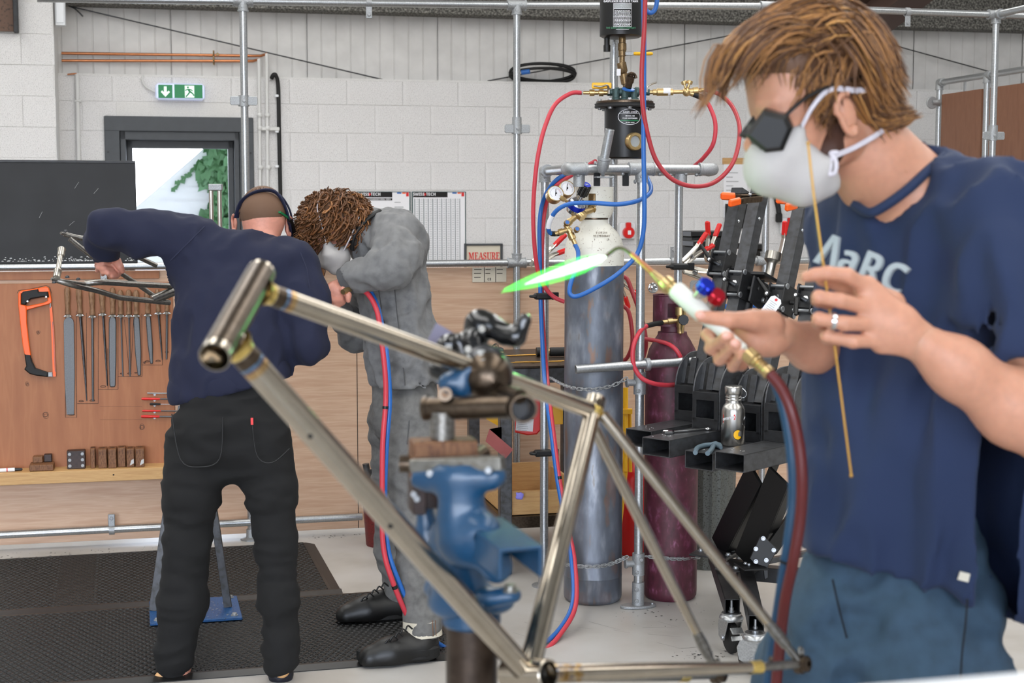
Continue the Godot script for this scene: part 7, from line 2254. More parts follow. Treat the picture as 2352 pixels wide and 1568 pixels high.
# ---------------------------------------------------------------- vise, bicycle frame, hoses, torch
func ats(list: Array) -> Array:
	var o := []
	for q in list: o.append(at(q[0], q[1], q[2]))
	return o
func build_vise() -> void:
	var c := at(1083, 1428, 1.80)
	var o := thing("bench_vise", "blue cast bench vise on a brown steel post, gripping wooden jaw blocks", "vise", V3(c.x, 0, c.z))
	put(mb().tube([V3(c.x, 0.001, c.z), V3(c.x, c.y, c.z)], 0.0315, 32), "post", M.brown_steel, o)
	put(mb().lathe(tf(V3(c.x, 0, c.z)), [V2(0, 0), V2(0.12, 0), V2(0.12, 0.008), V2(0.04, 0.012), V2(0.032, 0.03)], 32), "floor_plate", M.brown_steel, o)
	var s := Solid.new(at(965, 1440, 1.86), at(1205, 1070, 1.68) + V3(0.01, 0, 0.02), 0.0036)
	s.lo = at(960, 1440, 1.88)
	s.lo.z = -1.90
	var jr := at(1140, 1092, 1.72)
	var jl := at(962, 1098, 1.75)
	s.cap(jl, jr, 0.012, 0.012, 0.01)
	s.cap(at(985, 1112, 1.75), at(1128, 1108, 1.72), 0.009, 0.009, 0.01)
	s.chain(ats([[1055, 1100, 1.735], [1062, 1150, 1.735], [1060, 1190, 1.735], [1072, 1235, 1.73]]), [0.026, 0.018, 0.025, 0.036], 0.02, V3(0, 0, 1), 0.7)
	s.chain(ats([[1035, 1230, 1.77], [1040, 1290, 1.78], [1055, 1350, 1.79]]), [0.026, 0.028, 0.035], 0.02)
	s.cap(at(1110, 1225, 1.72), at(1140, 1300, 1.73), 0.022, 0.02, 0.015)
	s.cap(at(1040, 1385, 1.80), at(1130, 1380, 1.78), 0.03, 0.028, 0.015, Vector3.UP, 0.55)
	s.cap(at(1120, 1372, 1.74), at(1172, 1366, 1.73), 0.018, 0.014, 0.01, Vector3.UP, 0.7)
	s.cap(at(1000, 1350, 1.84), at(1035, 1360, 1.81), 0.015, 0.02, 0.015)
	s.chain(ats([[975, 1165, 1.84], [985, 1230, 1.84], [1010, 1290, 1.83]]), [0.011, 0.014, 0.016], 0.015)
	var m := mb()
	s.into(m, 2)
	put(m, "cast_body", M.vise_blue, o)
	m = mb()
	m.lathe(tf(V3(c.x, c.y, c.z)), [V2(0.032, -0.004), V2(0.036, 0.0), V2(0.036, 0.02), V2(0.042, 0.026), V2(0.042, 0.036), V2(0, 0.036)], 32)
	put(m, "swivel_collar", M.vise_blue, o)
	# open slide
	var s0 := at(1112, 1225, 1.75)
	var s1 := at(1190, 1284, 1.64)
	var z := (s1 - s0).normalized()
	var x := Vector3.UP.cross(z).normalized()
	var X := Transform3D(Basis(x, z.cross(x), z), (s0 + s1) / 2)
	m = mb()
	for q in [[0, 0.014, 0.052, 0.005], [0.0235, -0.003, 0.005, 0.034], [-0.0235, -0.003, 0.005, 0.034]]: m.box(X * tf(V3(q[0], q[1], 0)), V3(q[2], q[3], (s1 - s0).length() + 0.02), 0.002)
	put(m, "slide", M.vise_blue, o)
	put(mb().box(Transform3D(X.basis, at(1137, 1297, 1.668)), V3(0.004, 0.021, 0.021), 0.001), "worn_label", M.galv_cast, o)
	put(mb().bar(at(946, 1069, 1.755), at(1156, 1063, 1.715), 0.018, 0.0165, Vector3.UP, 0.002), "jaw_plate", M.vise_jaw, o)
	for q in [[988, 1087, 1.733], [1122, 1080, 1.708]]: put(mb().disc(at(q[0], q[1], q[2]), V3(-0.1, 0.1, 1).normalized(), 0.0045, 0.003, 16, 0.001), "jaw_screw", M.galv_cast, o)
	for q in [[1172, 1357, 1.728], [1032, 1352, 1.74], [988, 1306, 1.8]]: put(mb().bolt(at(q[0], q[1], q[2]), Vector3.UP, 0.008), "swivel_bolt", M.vise_jaw, o)
	# wooden jaw block
	var w := thing("jaw_block", "brown wooden tube block clamped in the vise jaws", "wooden block", at(1015, 1060, 1.78))
	var WB := Basis(Vector3.UP, 0.22)
	put(mb().box(Transform3D(WB, at(1018, 1055, 1.792)), V3(0.078, 0.05, 0.042), 0.002), "block", M.block_wood, w)
	put(mb().box(Transform3D(WB, at(958, 1108, 1.795)), V3(0.017, 0.072, 0.04), 0.002), "cheek", M.dark_wood, w)
	put(mb().box(Transform3D(WB, at(988, 1135, 1.80)), V3(0.035, 0.03, 0.03), 0.002), "cheek", M.dark_wood, w)
	for q in [[951, 1100], [951, 1135], [957, 1062], [958, 1145]]: put(mb().disc(at(q[0], q[1], 1.772), V3(-0.2, 0, 1).normalized(), 0.004, 0.002, 14, 0.0006), "rivet", M.galv_cast, w)
	put(mb().tube([at(918, 1065, 1.80), at(948, 1065, 1.80)], 0.011, 16), "end_nut", M.stained, w)
	put(mb().tube([at(1085, 1055, 1.82), at(1108, 1040, 1.84)], 0.012, 16), "end_nut", M.stained, w)
	# clamp head held in the vise
	var h := thing("frame_clamp", "brown steel tube clamp with black jaws and lever gripping the bicycle top tube", "frame clamp", at(1017, 1035, 1.79))
	put(mb().tube([at(1017, 1062, 1.79), at(1017, 945, 1.79)], 0.0147, 28), "upright_tube", M.lugged, h)
	var ta := at(976, 938, 1.80)
	var tb := at(1185, 934, 1.76)
	put(mb().pipe(ta, tb, 0.0138, 0.002), "cross_tube", M.stained, h)
	put(mb().rod(ta, tb, [V2(0.0138, -0.001), V2(0.0152, 0), V2(0.0152, 0.005), V2(0.0138, 0.006)], 28), "end_ring", M.stained, h)
	put(mb().rod(ta.lerp(tb, 0.36), tb, [V2(0.0138, 0), V2(0.0145, 0.0005), V2(0.0145, 0.003), V2(0.0138, 0.0035)], 28), "weld_ring", M.stained, h)
	var eo := at(1203, 939, 1.728)
	put(mb().pipe(eo, eo + V3(-0.012, -0.004, -0.06), 0.0166, 0.0022, 32), "end_tube", M.stained, h)
	put(mb().disc(eo + V3(-0.008, -0.003, -0.035), V3(0.2, 0.06, 1).normalized(), 0.0148, 0.001, 28), "bore", M.black, h)
	put(mb().rod(at(1022, 905, 1.78), at(1022, 905, 1.7), [V2(0.004, -0.004), V2(0.0085, -0.004), V2(0.0085, 0.006), V2(0.004, 0.006)], 16), "hose_eye", M.stained, h)
	var dd := V3(0.25, -0.12, 1).normalized()
	var dc := at(1128, 872, 1.80)
	m = mb()
	m.rod(dc - dd * 0.05, dc, [V2(0, 0), V2(0.034, 0), V2(0.0345, 0.01), V2(0.0345, 0.022), V2(0.031, 0.026), V2(0.031, 0.034)], 36)
	put(m, "socket_ring", M.black_steel, h)
	put(mb().rod(dc - dd * 0.016, dc, [V2(0.031, 0), V2(0.028, 0.012), V2(0.020, 0.022), V2(0.01, 0.028), V2(0, 0.03)], 32), "domed_end", M.stained, h)
	put(mb().tube([dc + dd * 0.012 + V3(0.012, -0.012, 0), eo + V3(-0.004, 0.012, -0.02)], 0.009, 14), "arm", M.stained, h)
	s = Solid.new(at(980, 910, 1.97), at(1225, 715, 1.72) + V3(0, 0, 0.02), 0.003)
	s.chain(ats([[1035, 800, 1.86], [1085, 800, 1.86]]), [0.019, 0.02], 0.006)
	s.chain(ats([[1005, 850, 1.84], [1060, 862, 1.83]]), [0.012, 0.015], 0.008)
	s.chain(ats([[1025, 790, 1.83], [1045, 870, 1.83]]), [0.008, 0.010], 0.006)
	s.chain(ats([[1055, 785, 1.83], [1075, 865, 1.83]]), [0.010, 0.012], 0.006)
	s.chain(ats([[1085, 780, 1.85], [1100, 845, 1.84], [1095, 870, 1.84]]), [0.012, 0.012, 0.013], 0.006)
	s.chain(ats([[1092, 778, 1.87], [1105, 745, 1.87]]), [0.012, 0.019], 0.01)
	s.chain(ats([[1100, 748, 1.87], [1128, 748, 1.86], [1160, 768, 1.85], [1185, 772, 1.84], [1198, 752, 1.84], [1205, 735, 1.84]]), [0.018, 0.013, 0.0125, 0.012, 0.007, 0.009], 0.008)
	m = mb()
	s.into(m, 1)
	put(m, "jaw_and_lever", M.black_gloss, h)
	s = Solid.new(at(1005, 915, 1.86), at(1100, 835, 1.74) + V3(0, 0, 0.02), 0.003)
	s.chain(ats([[1030, 880, 1.81], [1060, 888, 1.81]]), [0.013, 0.016], 0.008)
	s.chain(ats([[1055, 870, 1.81], [1078, 850, 1.80]]), [0.014, 0.006], 0.008)
	m = mb()
	s.into(m, 1)
	put(m, "blue_jaw", M.vise_blue, h)
	for q in [[1030, 800, 1.815], [1073, 822, 1.805], [1075, 802, 1.81], [1107, 755, 1.845]]: put(mb().bolt(at(q[0], q[1], q[2]), V3(-0.2, 0.3, 1).normalized(), 0.0032), "jaw_bolt", M.nickel, h)
	put(mb().tube([at(1105, 815, 1.82), at(1112, 838, 1.80)], 0.008, 12), "hinge_pin", M.galv_cast, h)
	var lc := thing("lilac_card", "thin lilac card tucked behind the clamp jaws", "card", at(1010, 800, 1.9))
	put(mb().prism(frame_at(at(1012, 772, 1.9), V3(-0.2, 0.1, 1)), [V2(-0.018, -0.008), V2(0.012, -0.02), V2(0.020, 0.003), V2(-0.006, 0.017)], 0.0008), "card", mat("lilac_card", Color(0.45, 0.43, 0.50), 0.6), lc)
	# white cabinet just in front of the photographer
	var wa := at(1815, 1568, 0.88)
	var wb := at(2360, 1521, 0.918)
	var dx := (wb - wa).normalized()
	var wc := thing("white_cabinet", "smooth white cabinet top close to the camera in the corner", "cabinet", V3(wb.x, 0, wb.z + 0.1))
	var wx := Transform3D(Basis(dx, Vector3.UP, dx.cross(Vector3.UP)), wa.lerp(wb, 0.7) * V3(1, 0, 1) + V3(0.12, (wa.y + wb.y) / 2 - 0.005 - 0.6, 0))
	wx.origin += wx.basis.z * 0.14
	put(mb().box(wx, V3(0.5, 1.19, 0.3), 0.02), "carcass", M.white_plastic, wc)
	put(mb().box(wx * tf(V3(0, 0.596, 0)), V3(0.52, 0.02, 0.32), 0.009), "top_panel", M.white_plastic, wc)
func build_bicycle() -> void:
	var o := thing("bicycle_frame", "bare brazed steel bicycle frame in the clamp, gold and blue heat marks at its joints", "bicycle frame", at(1213, 1560, 1.75))
	var T := at(600, 626, 1.65)
	var B := at(493, 820, 1.475)
	var hd := (T - B).normalized()
	put(mb().pipe(B, T, 0.0160, 0.0012, 36), "head_tube", M.frame_steel, o)
	put(mb().rod(B + hd * 0.012, T, [V2(0.0162, 0), V2(0.0163, 0.001), V2(0.0163, 0.03), V2(0.0161, 0.034)], 36), "heat_band", M.stained, o)
	put(mb().rod(B + hd * 0.046, T, [V2(0.0161, 0), V2(0.0163, 0.004), V2(0.0163, (T - B).length() - 0.056), V2(0.016, (T - B).length() - 0.051)], 36), "heat_band", M.stained, o)
	var S := at(1362, 943, 1.95)
	var K := at(1213, 1548, 1.75)
	var hj := B + hd * (T - B).length() * 0.80
	var dj := B + hd * (T - B).length() * 0.24
	var legs := [["top_tube", hj, S, 0.0118, 0.0113], ["down_tube", dj, K, 0.0144, 0.0140], ["seat_tube", K, S, 0.0138, 0.0115]]
	for q in legs:
		var a: Vector3 = q[1]
		var b: Vector3 = q[2]
		var d := (b - a).normalized()
		put(mb().tube([a, a.lerp(b, 0.5), b], [q[3], (q[3] + q[4]) / 2, q[4]], 32), q[0], M.frame_steel, o)
		if q[0] != "seat_tube":
			put(mb().rod(a + d * 0.014, b, [V2(q[3] * 1.36, 0), V2(q[3] * 1.22, 0.003), V2(q[3] * 1.06, 0.0075), V2(q[3] * 1.005, 0.011)], 32), "braze_fillet", M.braze, o)
			for k in [[0.026, 0.012, "stained"], [0.038, 0.004, "heat_blue"], [0.042, 0.002, "heat_violet"], [0.044, 0.007, "heat_straw"]]:
				if not M.has(k[2]): mat(k[2], {"heat_blue": Color(0.42, 0.52, 0.63), "heat_violet": Color(0.46, 0.34, 0.36), "heat_straw": Color(0.72, 0.60, 0.43)}[k[2]], 0.22, 1.0)
				put(mb().rod(a + d * k[0], b, [V2(q[3] * 1.001, 0), V2(q[3] * 1.006, 0.0005), V2(q[3] * 1.006, k[1]), V2(q[3] * 1.001, k[1] + 0.0005)], 32), "heat_band", M[k[2]], o)
	var dd := (K - dj).normalized()
	for q in [[632, 934], [838, 1188]]:
		var t := 0.245 if q[0] == 632 else 0.50
		var p := dj.lerp(K, t)
		var nn := (EYE - p).normalized()
		nn = (nn - dd * nn.dot(dd)).normalized().rotated(dd, 0.35)
		put(mb().disc(p + nn * 0.0138, nn, 0.003, 0.0008, 14), "boss_hole", M.black, o)
	# seat cluster, bottom bracket
	put(mb().ball(S, 0.0135, 20, 12), "seat_lug", M.braze, o)
	put(mb().pipe(S + (S - K).normalized() * 0.004, S + (S - K).normalized() * 0.02, 0.0135, 0.002, 24), "seat_lug", M.frame_steel, o)
	put(mb().bolt(S + V3(0.008, 0.012, 0.006), V3(0.3, 0.2, 1).normalized(), 0.004), "seat_bolt", M.stained, o)
	var n := V3(0.72, 0.2, 0.66).normalized()
	put(mb().pipe(K + n * 0.034, K - n * 0.034, 0.0185, 0.0028, 36), "bottom_bracket", M.frame_steel, o)
	put(mb().disc(K + n * 0.012, n, 0.0158, 0.001, 28), "bracket_bore", M.black, o)
	# stays and dropouts
	var ends := [at(1840, 1524, 1.96), at(1648, 1548, 2.04)]
	for i in 2:
		var e: Vector3 = ends[i]
		var side := 1.0 if i == 0 else -1.0
		var ss := S + n * 0.012 * side + V3(0.003, -0.006, 0)
		var se := ss.lerp(e, 0.90)
		put(mb().tube([ss, ss.lerp(se, 0.5), se], [0.0074, 0.0076, 0.0062], 20), "seat_stay", M.frame_steel, o)
		put(mb().tube([ss.lerp(se, 0.92), ss.lerp(se, 0.97), se.lerp(e, 0.25)], [0.0068, 0.0082, 0.007], 18), "stay_end", M.lugged, o)
		var cs := K + n * 0.022 * side + V3(0.012, 0.001, 0)
		var ce := cs.lerp(e + V3(0, -0.003, 0), 0.80)
		put(mb().tube([cs, cs.lerp(ce, 0.45), ce], [0.0112, 0.0105, 0.0075], 22), "chain_stay", M.frame_steel, o)
		put(mb().tube([cs, cs.lerp(ce, 0.12)], [0.0116, 0.0115], 22), "heat_band", M.frame_heat, o)
		put(mb().tube([ce.lerp(cs, 0.03), ce.lerp(e, 0.1)], [0.0082, 0.0088], 18), "braze_collar", M.braze, o)
		put(mb().tube([ce.lerp(cs, 0.01), ce.lerp(e, 0.55), e], [0.0078, 0.0085, 0.0075], 16, true, false, 0.7), "dropout", M.lugged, o)
		put(mb().tube([se, se.lerp(e, 0.5), e], [0.0072, 0.0095, 0.008], 16, true, false, 0.6), "dropout", M.lugged, o)
		put(mb().rod(e - n * 0.006, e + n, [V2(0.004, 0), V2(0.0135, 0), V2(0.0135, 0.008), V2(0.011, 0.010), V2(0.011, 0.016), V2(0.007, 0.018), V2(0.004, 0.018)], 24), "axle_seat", M.stained, o)
		put(mb().ring(e + n * 0.004 + V3(-0.004, 0.017, 0), n, 0.0046, 0.002, 16, 8), "eyelet", M.lugged, o)
		put(mb().tube([ce.lerp(e, 0.3) + V3(0, 0.007, 0), ce.lerp(e, 0.34) + V3(0, 0.013, 0)], 0.003, 10), "cable_stop", M.stained, o)
	# rear triangle that the man in the sweater files
	var g := thing("rear_triangle", "raw steel bicycle rear triangle held over the tool board", "bicycle frame", at(140, 640, 5.15))
	var da := at(147, 545, 5.25)
	var db := at(130, 638, 5.10)
	var bb := at(392, 672, 5.45)
	put(mb().rod(db, da, [V2(0, 0), V2(0.0125, 0), V2(0.0125, 0.028), V2(0.014, 0.03), V2(0.014, 0.036), V2(0.0085, 0.038), V2(0.0085, 0.105), V2(0.012, 0.107), V2(0.0125, 0.14), V2(0.014, 0.142), V2(0, 0.15)], 20), "dummy_axle", M.nickel, g)
	for q in [[[147, 537, 5.25], [178, 545, 5.27], [225, 553, 5.30], [290, 578, 5.38], [360, 610, 5.45]], [[160, 548, 5.22], [215, 590, 5.27], [285, 632, 5.36], [352, 678, 5.44]]]:
		put(mb().tube(smoothed(ats(q), 5), 0.0085, 14), "upper_stay", M.lugged, g)
	put(mb().tube(smoothed(ats([[122, 640, 5.10], [165, 654, 5.12], [225, 668, 5.2], [270, 682, 5.28], [300, 686, 5.33], [390, 695, 5.44]]), 5), 0.0095, 14), "lower_stay", M.lugged, g)
	put(mb().tube(smoothed(ats([[195, 651, 5.2], [235, 648, 5.22], [300, 652, 5.3], [400, 657, 5.44]]), 5), 0.0105, 14), "lower_stay", M.lugged, g)
	put(mb().tube([at(350, 688, 5.40), at(402, 668, 5.44)], 0.017, 20), "bracket_shell", M.lugged, g)
	for q in [[[118, 640, 5.09], [160, 646, 5.12], [195, 652, 5.16]], [[140, 535, 5.24], [160, 540, 5.26], [178, 545, 5.27]]]: put(mb().tube(ats(q), [0.010, 0.008, 0.011], 12, true, false, 0.5), "dropout", M.lugged, g)
	for q in [[155, 637, 5.11], [180, 642, 5.13], [151, 532, 5.24], [125, 649, 5.08]]: put(mb().bolt(at(q[0], q[1], q[2]), V3(0, 1, 0.3).normalized(), 0.006), "bolt", M.black_steel, g)
func hose(label: String, mat_: Material, r: float, pts: Array, ties := [], sleeve := []) -> void:
	var p := smoothed(ats(pts), 7)
	var o := thing("hose", label, "hose", p[p.size() - 1], "red and blue gas hoses")
	put(mb().tube(p, r, 12), "hose_wall", mat_, o)
	for t in ties:
		var i := int(t * (p.size() - 2))
		put(mb().tube([p[i], p[i].lerp(p[i + 1], 0.5)], r * 1.18, 10), "cable_tie", M.black, o)
	for s in sleeve:
		put(mb().tube(p.slice(int(s[0] * p.size()), int(s[1] * p.size())), r * 1.14, 12), "sleeve", M[s[2]], o)
func build_hoses() -> void:
	hose("long red hose from the bending worker's torch, looping over the floor to the cage", M.hose_red, 0.0088, [[818, 660, 5.12], [845, 675, 5.08], [866, 715, 5.05], [876, 780, 5.03], [884, 850, 5.02], [886, 920, 5.02], [879, 1020, 5.0], [878, 1140, 5.0], [880, 1250, 5.0], [900, 1330, 5.0], [945, 1430, 5.05], [1000, 1490, 5.12], [1060, 1508, 5.15], [1170, 1512, 5.15], [1245, 1496, 5.16], [1295, 1445, 5.3], [1323, 1385, 5.45], [1320, 1290, 5.62], [1303, 1200, 5.66], [1285, 1100, 5.68], [1272, 1000, 5.7], [1262, 920, 5.75], [1256, 860, 5.95], [1250, 790, 6.0], [1245, 700, 6.0], [1244, 600, 6.0], [1247, 520, 6.0], [1252, 480, 6.0], [1262, 445, 5.95], [1285, 420, 5.9], [1320, 398, 5.95], [1368, 370, 6.05]], [0.17, 0.30, 0.43, 0.62, 0.80], [[0.905, 0.93, "black_rubber"]])
	hose("long blue hose tied to the bending worker's red hose", M.hose_blue, 0.0085, [[815, 650, 5.14], [835, 655, 5.12], [862, 690, 5.09], [880, 760, 5.05], [890, 830, 5.03], [895, 920, 5.03], [888, 1020, 5.02], [884, 1140, 5.02], [890, 1250, 5.02], [910, 1320, 5.02], [955, 1418, 5.07], [1005, 1476, 5.14], [1060, 1495, 5.17], [1170, 1499, 5.17], [1240, 1482, 5.18], [1288, 1440, 5.32], [1316, 1380, 5.47], [1313, 1290, 5.62], [1298, 1200, 5.66], [1280, 1100, 5.68], [1267, 1000, 5.7], [1256, 920, 5.75], [1250, 860, 5.93], [1246, 790, 5.98], [1242, 700, 5.98], [1240, 600, 5.98], [1239, 520, 5.98], [1245, 470, 5.98], [1260, 435, 5.93], [1285, 408, 5.9], [1320, 395, 5.97], [1365, 378, 6.05]])
	hose("red hose curving from the flux tank's brass outlet down behind the cylinder", M.hose_red, 0.0085, [[1334, 213, 5.97], [1310, 215, 5.95], [1275, 240, 5.9], [1252, 290, 5.87], [1238, 345, 5.85], [1230, 400, 5.85], [1225, 470, 5.86], [1226, 540, 5.87], [1233, 610, 5.9], [1246, 650, 5.92], [1270, 680, 5.93], [1297, 693, 5.93]])
	hose("dark red hose hanging from the roof into a wide loop to the splitter", M.hose_dark, 0.0085, [[1483, -60, 5.55], [1480, 60, 5.55], [1474, 160, 5.55], [1476, 240, 5.55], [1488, 310, 5.56], [1508, 370, 5.57], [1545, 412, 5.58], [1595, 428, 5.6], [1645, 416, 5.65], [1685, 370, 5.7], [1699, 300, 5.8], [1685, 250, 5.9], [1655, 218, 5.96], [1618, 206, 5.98]])
	hose("bright red hose from the black sleeve to the rear rail", M.hose_red, 0.0085, [[1612, 222, 5.98], [1630, 245, 5.96], [1643, 285, 5.94], [1638, 330, 5.94], [1616, 362, 5.98], [1592, 384, 6.06]])
	hose("blue hose hanging from the roof to the brass splitter below the regulator", M.hose_blue, 0.0085, [[1476, -60, 5.56], [1479, 60, 5.56], [1479, 200, 5.56], [1478, 330, 5.56], [1480, 450, 5.56], [1478, 530, 5.57], [1462, 585, 5.58], [1420, 628, 5.58], [1370, 660, 5.57], [1326, 680, 5.56], [1309, 674, 5.56], [1311, 650, 5.57], [1325, 612, 5.6], [1328, 580, 5.65], [1321, 562, 5.68]])
	hose("blue hose looping from the white labelled sleeve over the regulator", M.hose_blue, 0.0085, [[1287, 536, 5.69], [1266, 536, 5.68], [1260, 525, 5.66], [1264, 505, 5.64], [1280, 482, 5.62], [1310, 468, 5.6], [1360, 466, 5.58], [1420, 469, 5.57], [1465, 461, 5.6], [1490, 446, 5.68], [1495, 430, 5.75], [1487, 410, 5.85], [1478, 388, 5.98]], [], [[0.0, 0.10, "black_rubber"], [0.18, 0.30, "paper"]])
	hose("small blue hose loop under the roof beside the reserve tank", M.hose_blue, 0.0085, [[1474, -40, 5.6], [1478, 5, 5.6], [1486, 26, 5.6], [1499, 28, 5.6], [1508, 10, 5.6], [1511, -40, 5.6]])
	hose("red hose ringed round the cage post from the maroon cylinder's valve", M.hose_red, 0.0088, [[1520, 741, 5.78], [1498, 745, 5.74], [1476, 754, 5.7], [1459, 782, 5.66], [1453, 815, 5.65], [1458, 845, 5.65], [1474, 868, 5.65], [1500, 880, 5.66], [1530, 884, 5.7], [1562, 882, 5.78]], [], [[0.0, 0.2, "black_rubber"]])
	hose("red hose lying over the maroon cylinder's shoulder", M.hose_red, 0.0085, [[1478, 778, 5.95], [1505, 782, 5.86], [1535, 790, 5.76], [1555, 806, 5.73], [1566, 830, 5.74], [1570, 860, 5.8]])
	hose("old dark hose hanging in a loop behind the grey cylinder", M.hose_dark, 0.0085, [[1425, 635, 6.1], [1440, 640, 6.08], [1452, 670, 6.06], [1465, 705, 6.04], [1478, 745, 6.02], [1484, 790, 6.02], [1478, 820, 6.05]])
	hose("second dark hose hanging between cylinder and post", M.hose_dark, 0.0085, [[1425, 700, 6.12], [1442, 712, 6.1], [1450, 745, 6.08], [1452, 790, 6.08], [1440, 822, 6.1], [1425, 830, 6.12]])
	hose("maroon hose hanging from the welder's torch in front of his shirt", M.hose_maroon, 0.0078, [[1768, 858, 2.0], [1795, 892, 1.99], [1818, 945, 1.98], [1835, 1020, 1.98], [1842, 1100, 1.98], [1838, 1190, 1.99], [1822, 1290, 2.0], [1800, 1400, 2.03], [1780, 1600, 2.06]])
	hose("blue hose hanging beside the welder's maroon hose", M.hose_teal, 0.0078, [[1765, 850, 2.06], [1790, 900, 2.05], [1808, 970, 2.04], [1820, 1060, 2.03], [1822, 1150, 2.03], [1812, 1240, 2.03], [1800, 1320, 2.04], [1785, 1420, 2.06], [1760, 1600, 2.09]], [0.72])
	# torch with its flame
	var o := thing("brazing_torch", "white and brass brazing torch with blue and red knobs in the welder's hand", "torch", at(1640, 760, 2.05))
	var ta := at(1560, 672, 2.10)
	var tb := at(1722, 818, 2.03)
	put(mb().tube(smoothed(ats([[1392, 588, 2.18], [1402, 580, 2.18], [1418, 570, 2.17], [1434, 572, 2.16], [1455, 588, 2.15]]), 6), 0.0026, 10), "steel_tip", M.stained, o)
	put(mb().tube(ats([[1450, 583, 2.15], [1500, 628, 2.13]]), [0.0034, 0.0042], 12), "copper_neck", M.copper, o)
	put(mb().tube(ats([[1498, 626, 2.13], [1520, 648, 2.12], [1540, 660, 2.11]]), [0.0046, 0.0075, 0.0085], 14), "mixer", M.brass, o)
	put(mb().rod(at(1526, 648, 2.12), at(1556, 674, 2.105), [V2(0, 0), V2(0.0115, 0), V2(0.0125, 0.004), V2(0.0125, 0.012), V2(0.010, 0.014), V2(0.010, 0.03), V2(0, 0.03)], 8), "union_nut", M.brass, o)
	var hd := (tb - ta).normalized()
	put(mb().rod(ta - hd * 0.008, tb, [V2(0, 0), V2(0.012, 0), V2(0.0132, 0.004), V2(0.0132, 0.055), V2(0.0115, 0.06), V2(0.010, 0.075), V2(0.0085, 0.08), V2(0.0085, 0.135), V2(0, 0.135)], 20), "handle", mat("torch_white", Color(0.80, 0.80, 0.76), 0.4), o)
	for q in [[1590, 694, 1614, 665, "blue_anod"], [1618, 720, 1640, 689, "red_anod"]]:
		var a := at(q[0], q[1], 2.09)
		var b := at(q[2], q[3], 2.07)
		var kd := (b - a).normalized()
		put(mb().tube([a, b], 0.006, 12), "valve_stem", M.nickel, o)
		var kx := frame_at(b, kd)
		var lob := []
		for i in 40: lob.append(V2(cos(TAU * i / 40), sin(TAU * i / 40)) * (0.0115 + 0.001 * cos(TAU * i / 4.0)))
		put(mb().prism(Transform3D(kx.basis, b + kd * 0.007), lob, 0.016, 0.002, true), "valve_knob", M[q[4]], o)
	put(mb().tube(ats([[1700, 798, 2.04], [1722, 818, 2.03]]), [0.0085, 0.007], 14), "rear_ferrule", M.nickel, o)
	put(mb().rod(at(1718, 812, 2.03), at(1772, 862, 2.0), [V2(0, 0), V2(0.0115, 0), V2(0.0115, 0.014), V2(0.009, 0.016), V2(0.010, 0.02), V2(0.0075, 0.022), V2(0.0095, 0.026), V2(0.0075, 0.028), V2(0.0095, 0.032), V2(0.0075, 0.034), V2(0.0095, 0.038), V2(0.0095, 0.046), V2(0, 0.046)], 8), "hose_tail", M.brass, o)
	var fl := thing("torch_flame", "bright green flame blowing from the torch tip", "flame", at(1390, 588, 2.18))
	var f0 := at(1392, 589, 2.18)
	put(mb().tube(ats([[1392, 589, 2.18], [1378, 594, 2.18], [1340, 607, 2.18], [1290, 624, 2.18], [1240, 641, 2.18], [1205, 653, 2.18]]), [0.0012, 0.0055, 0.0075, 0.0065, 0.004, 0.0006], 16), "flame_core", mat("flame_core", Color(0.9, 1, 0.9), 0.5, 0, null, 1.0, {"glow": [Color(0.86, 1.0, 0.86), 2.2]}), fl)
	for k in 3:
		var g := 1.0 + k * 0.32
		put(mb().tube(smoothed(ats([[1386, 591, 2.18], [1340, 607, 2.18], [1280, 628, 2.18], [1220, 647, 2.18], [1182, 659, 2.18], [1158 - k * 4, 663 + k * 5, 2.18]]), 3), [0.002, 0.0045 * g, 0.006 * g, 0.0075 * g, 0.0078 * g, 0.0078 * g, 0.0075 * g, 0.007 * g, 0.0065 * g, 0.0058 * g, 0.005 * g, 0.0042 * g, 0.0034 * g, 0.0025 * g, 0.0015, 0.0006], 16, false), "flame_tongue", mat("flame_outer%d" % k, Color(0.3, 1.0, 0.35), 1.0, 0, null, 1.0, {"glow": [Color(0.4, 1.0, 0.4), 0.9], "alpha": 0.24 - 0.06 * k}), fl)
	var l := OmniLight3D.new()
	l.name = "torch_flame_glow"
	l.light_color = Color(0.55, 1.0, 0.6)
	l.light_energy = 0.02
	l.light_size = 0.03
	l.omni_range = 12.0
	l.omni_attenuation = 2.0
	l.shadow_enabled = true
	l.position = at(1290, 622, 2.13) - fl.position
	fl.add_child(l)
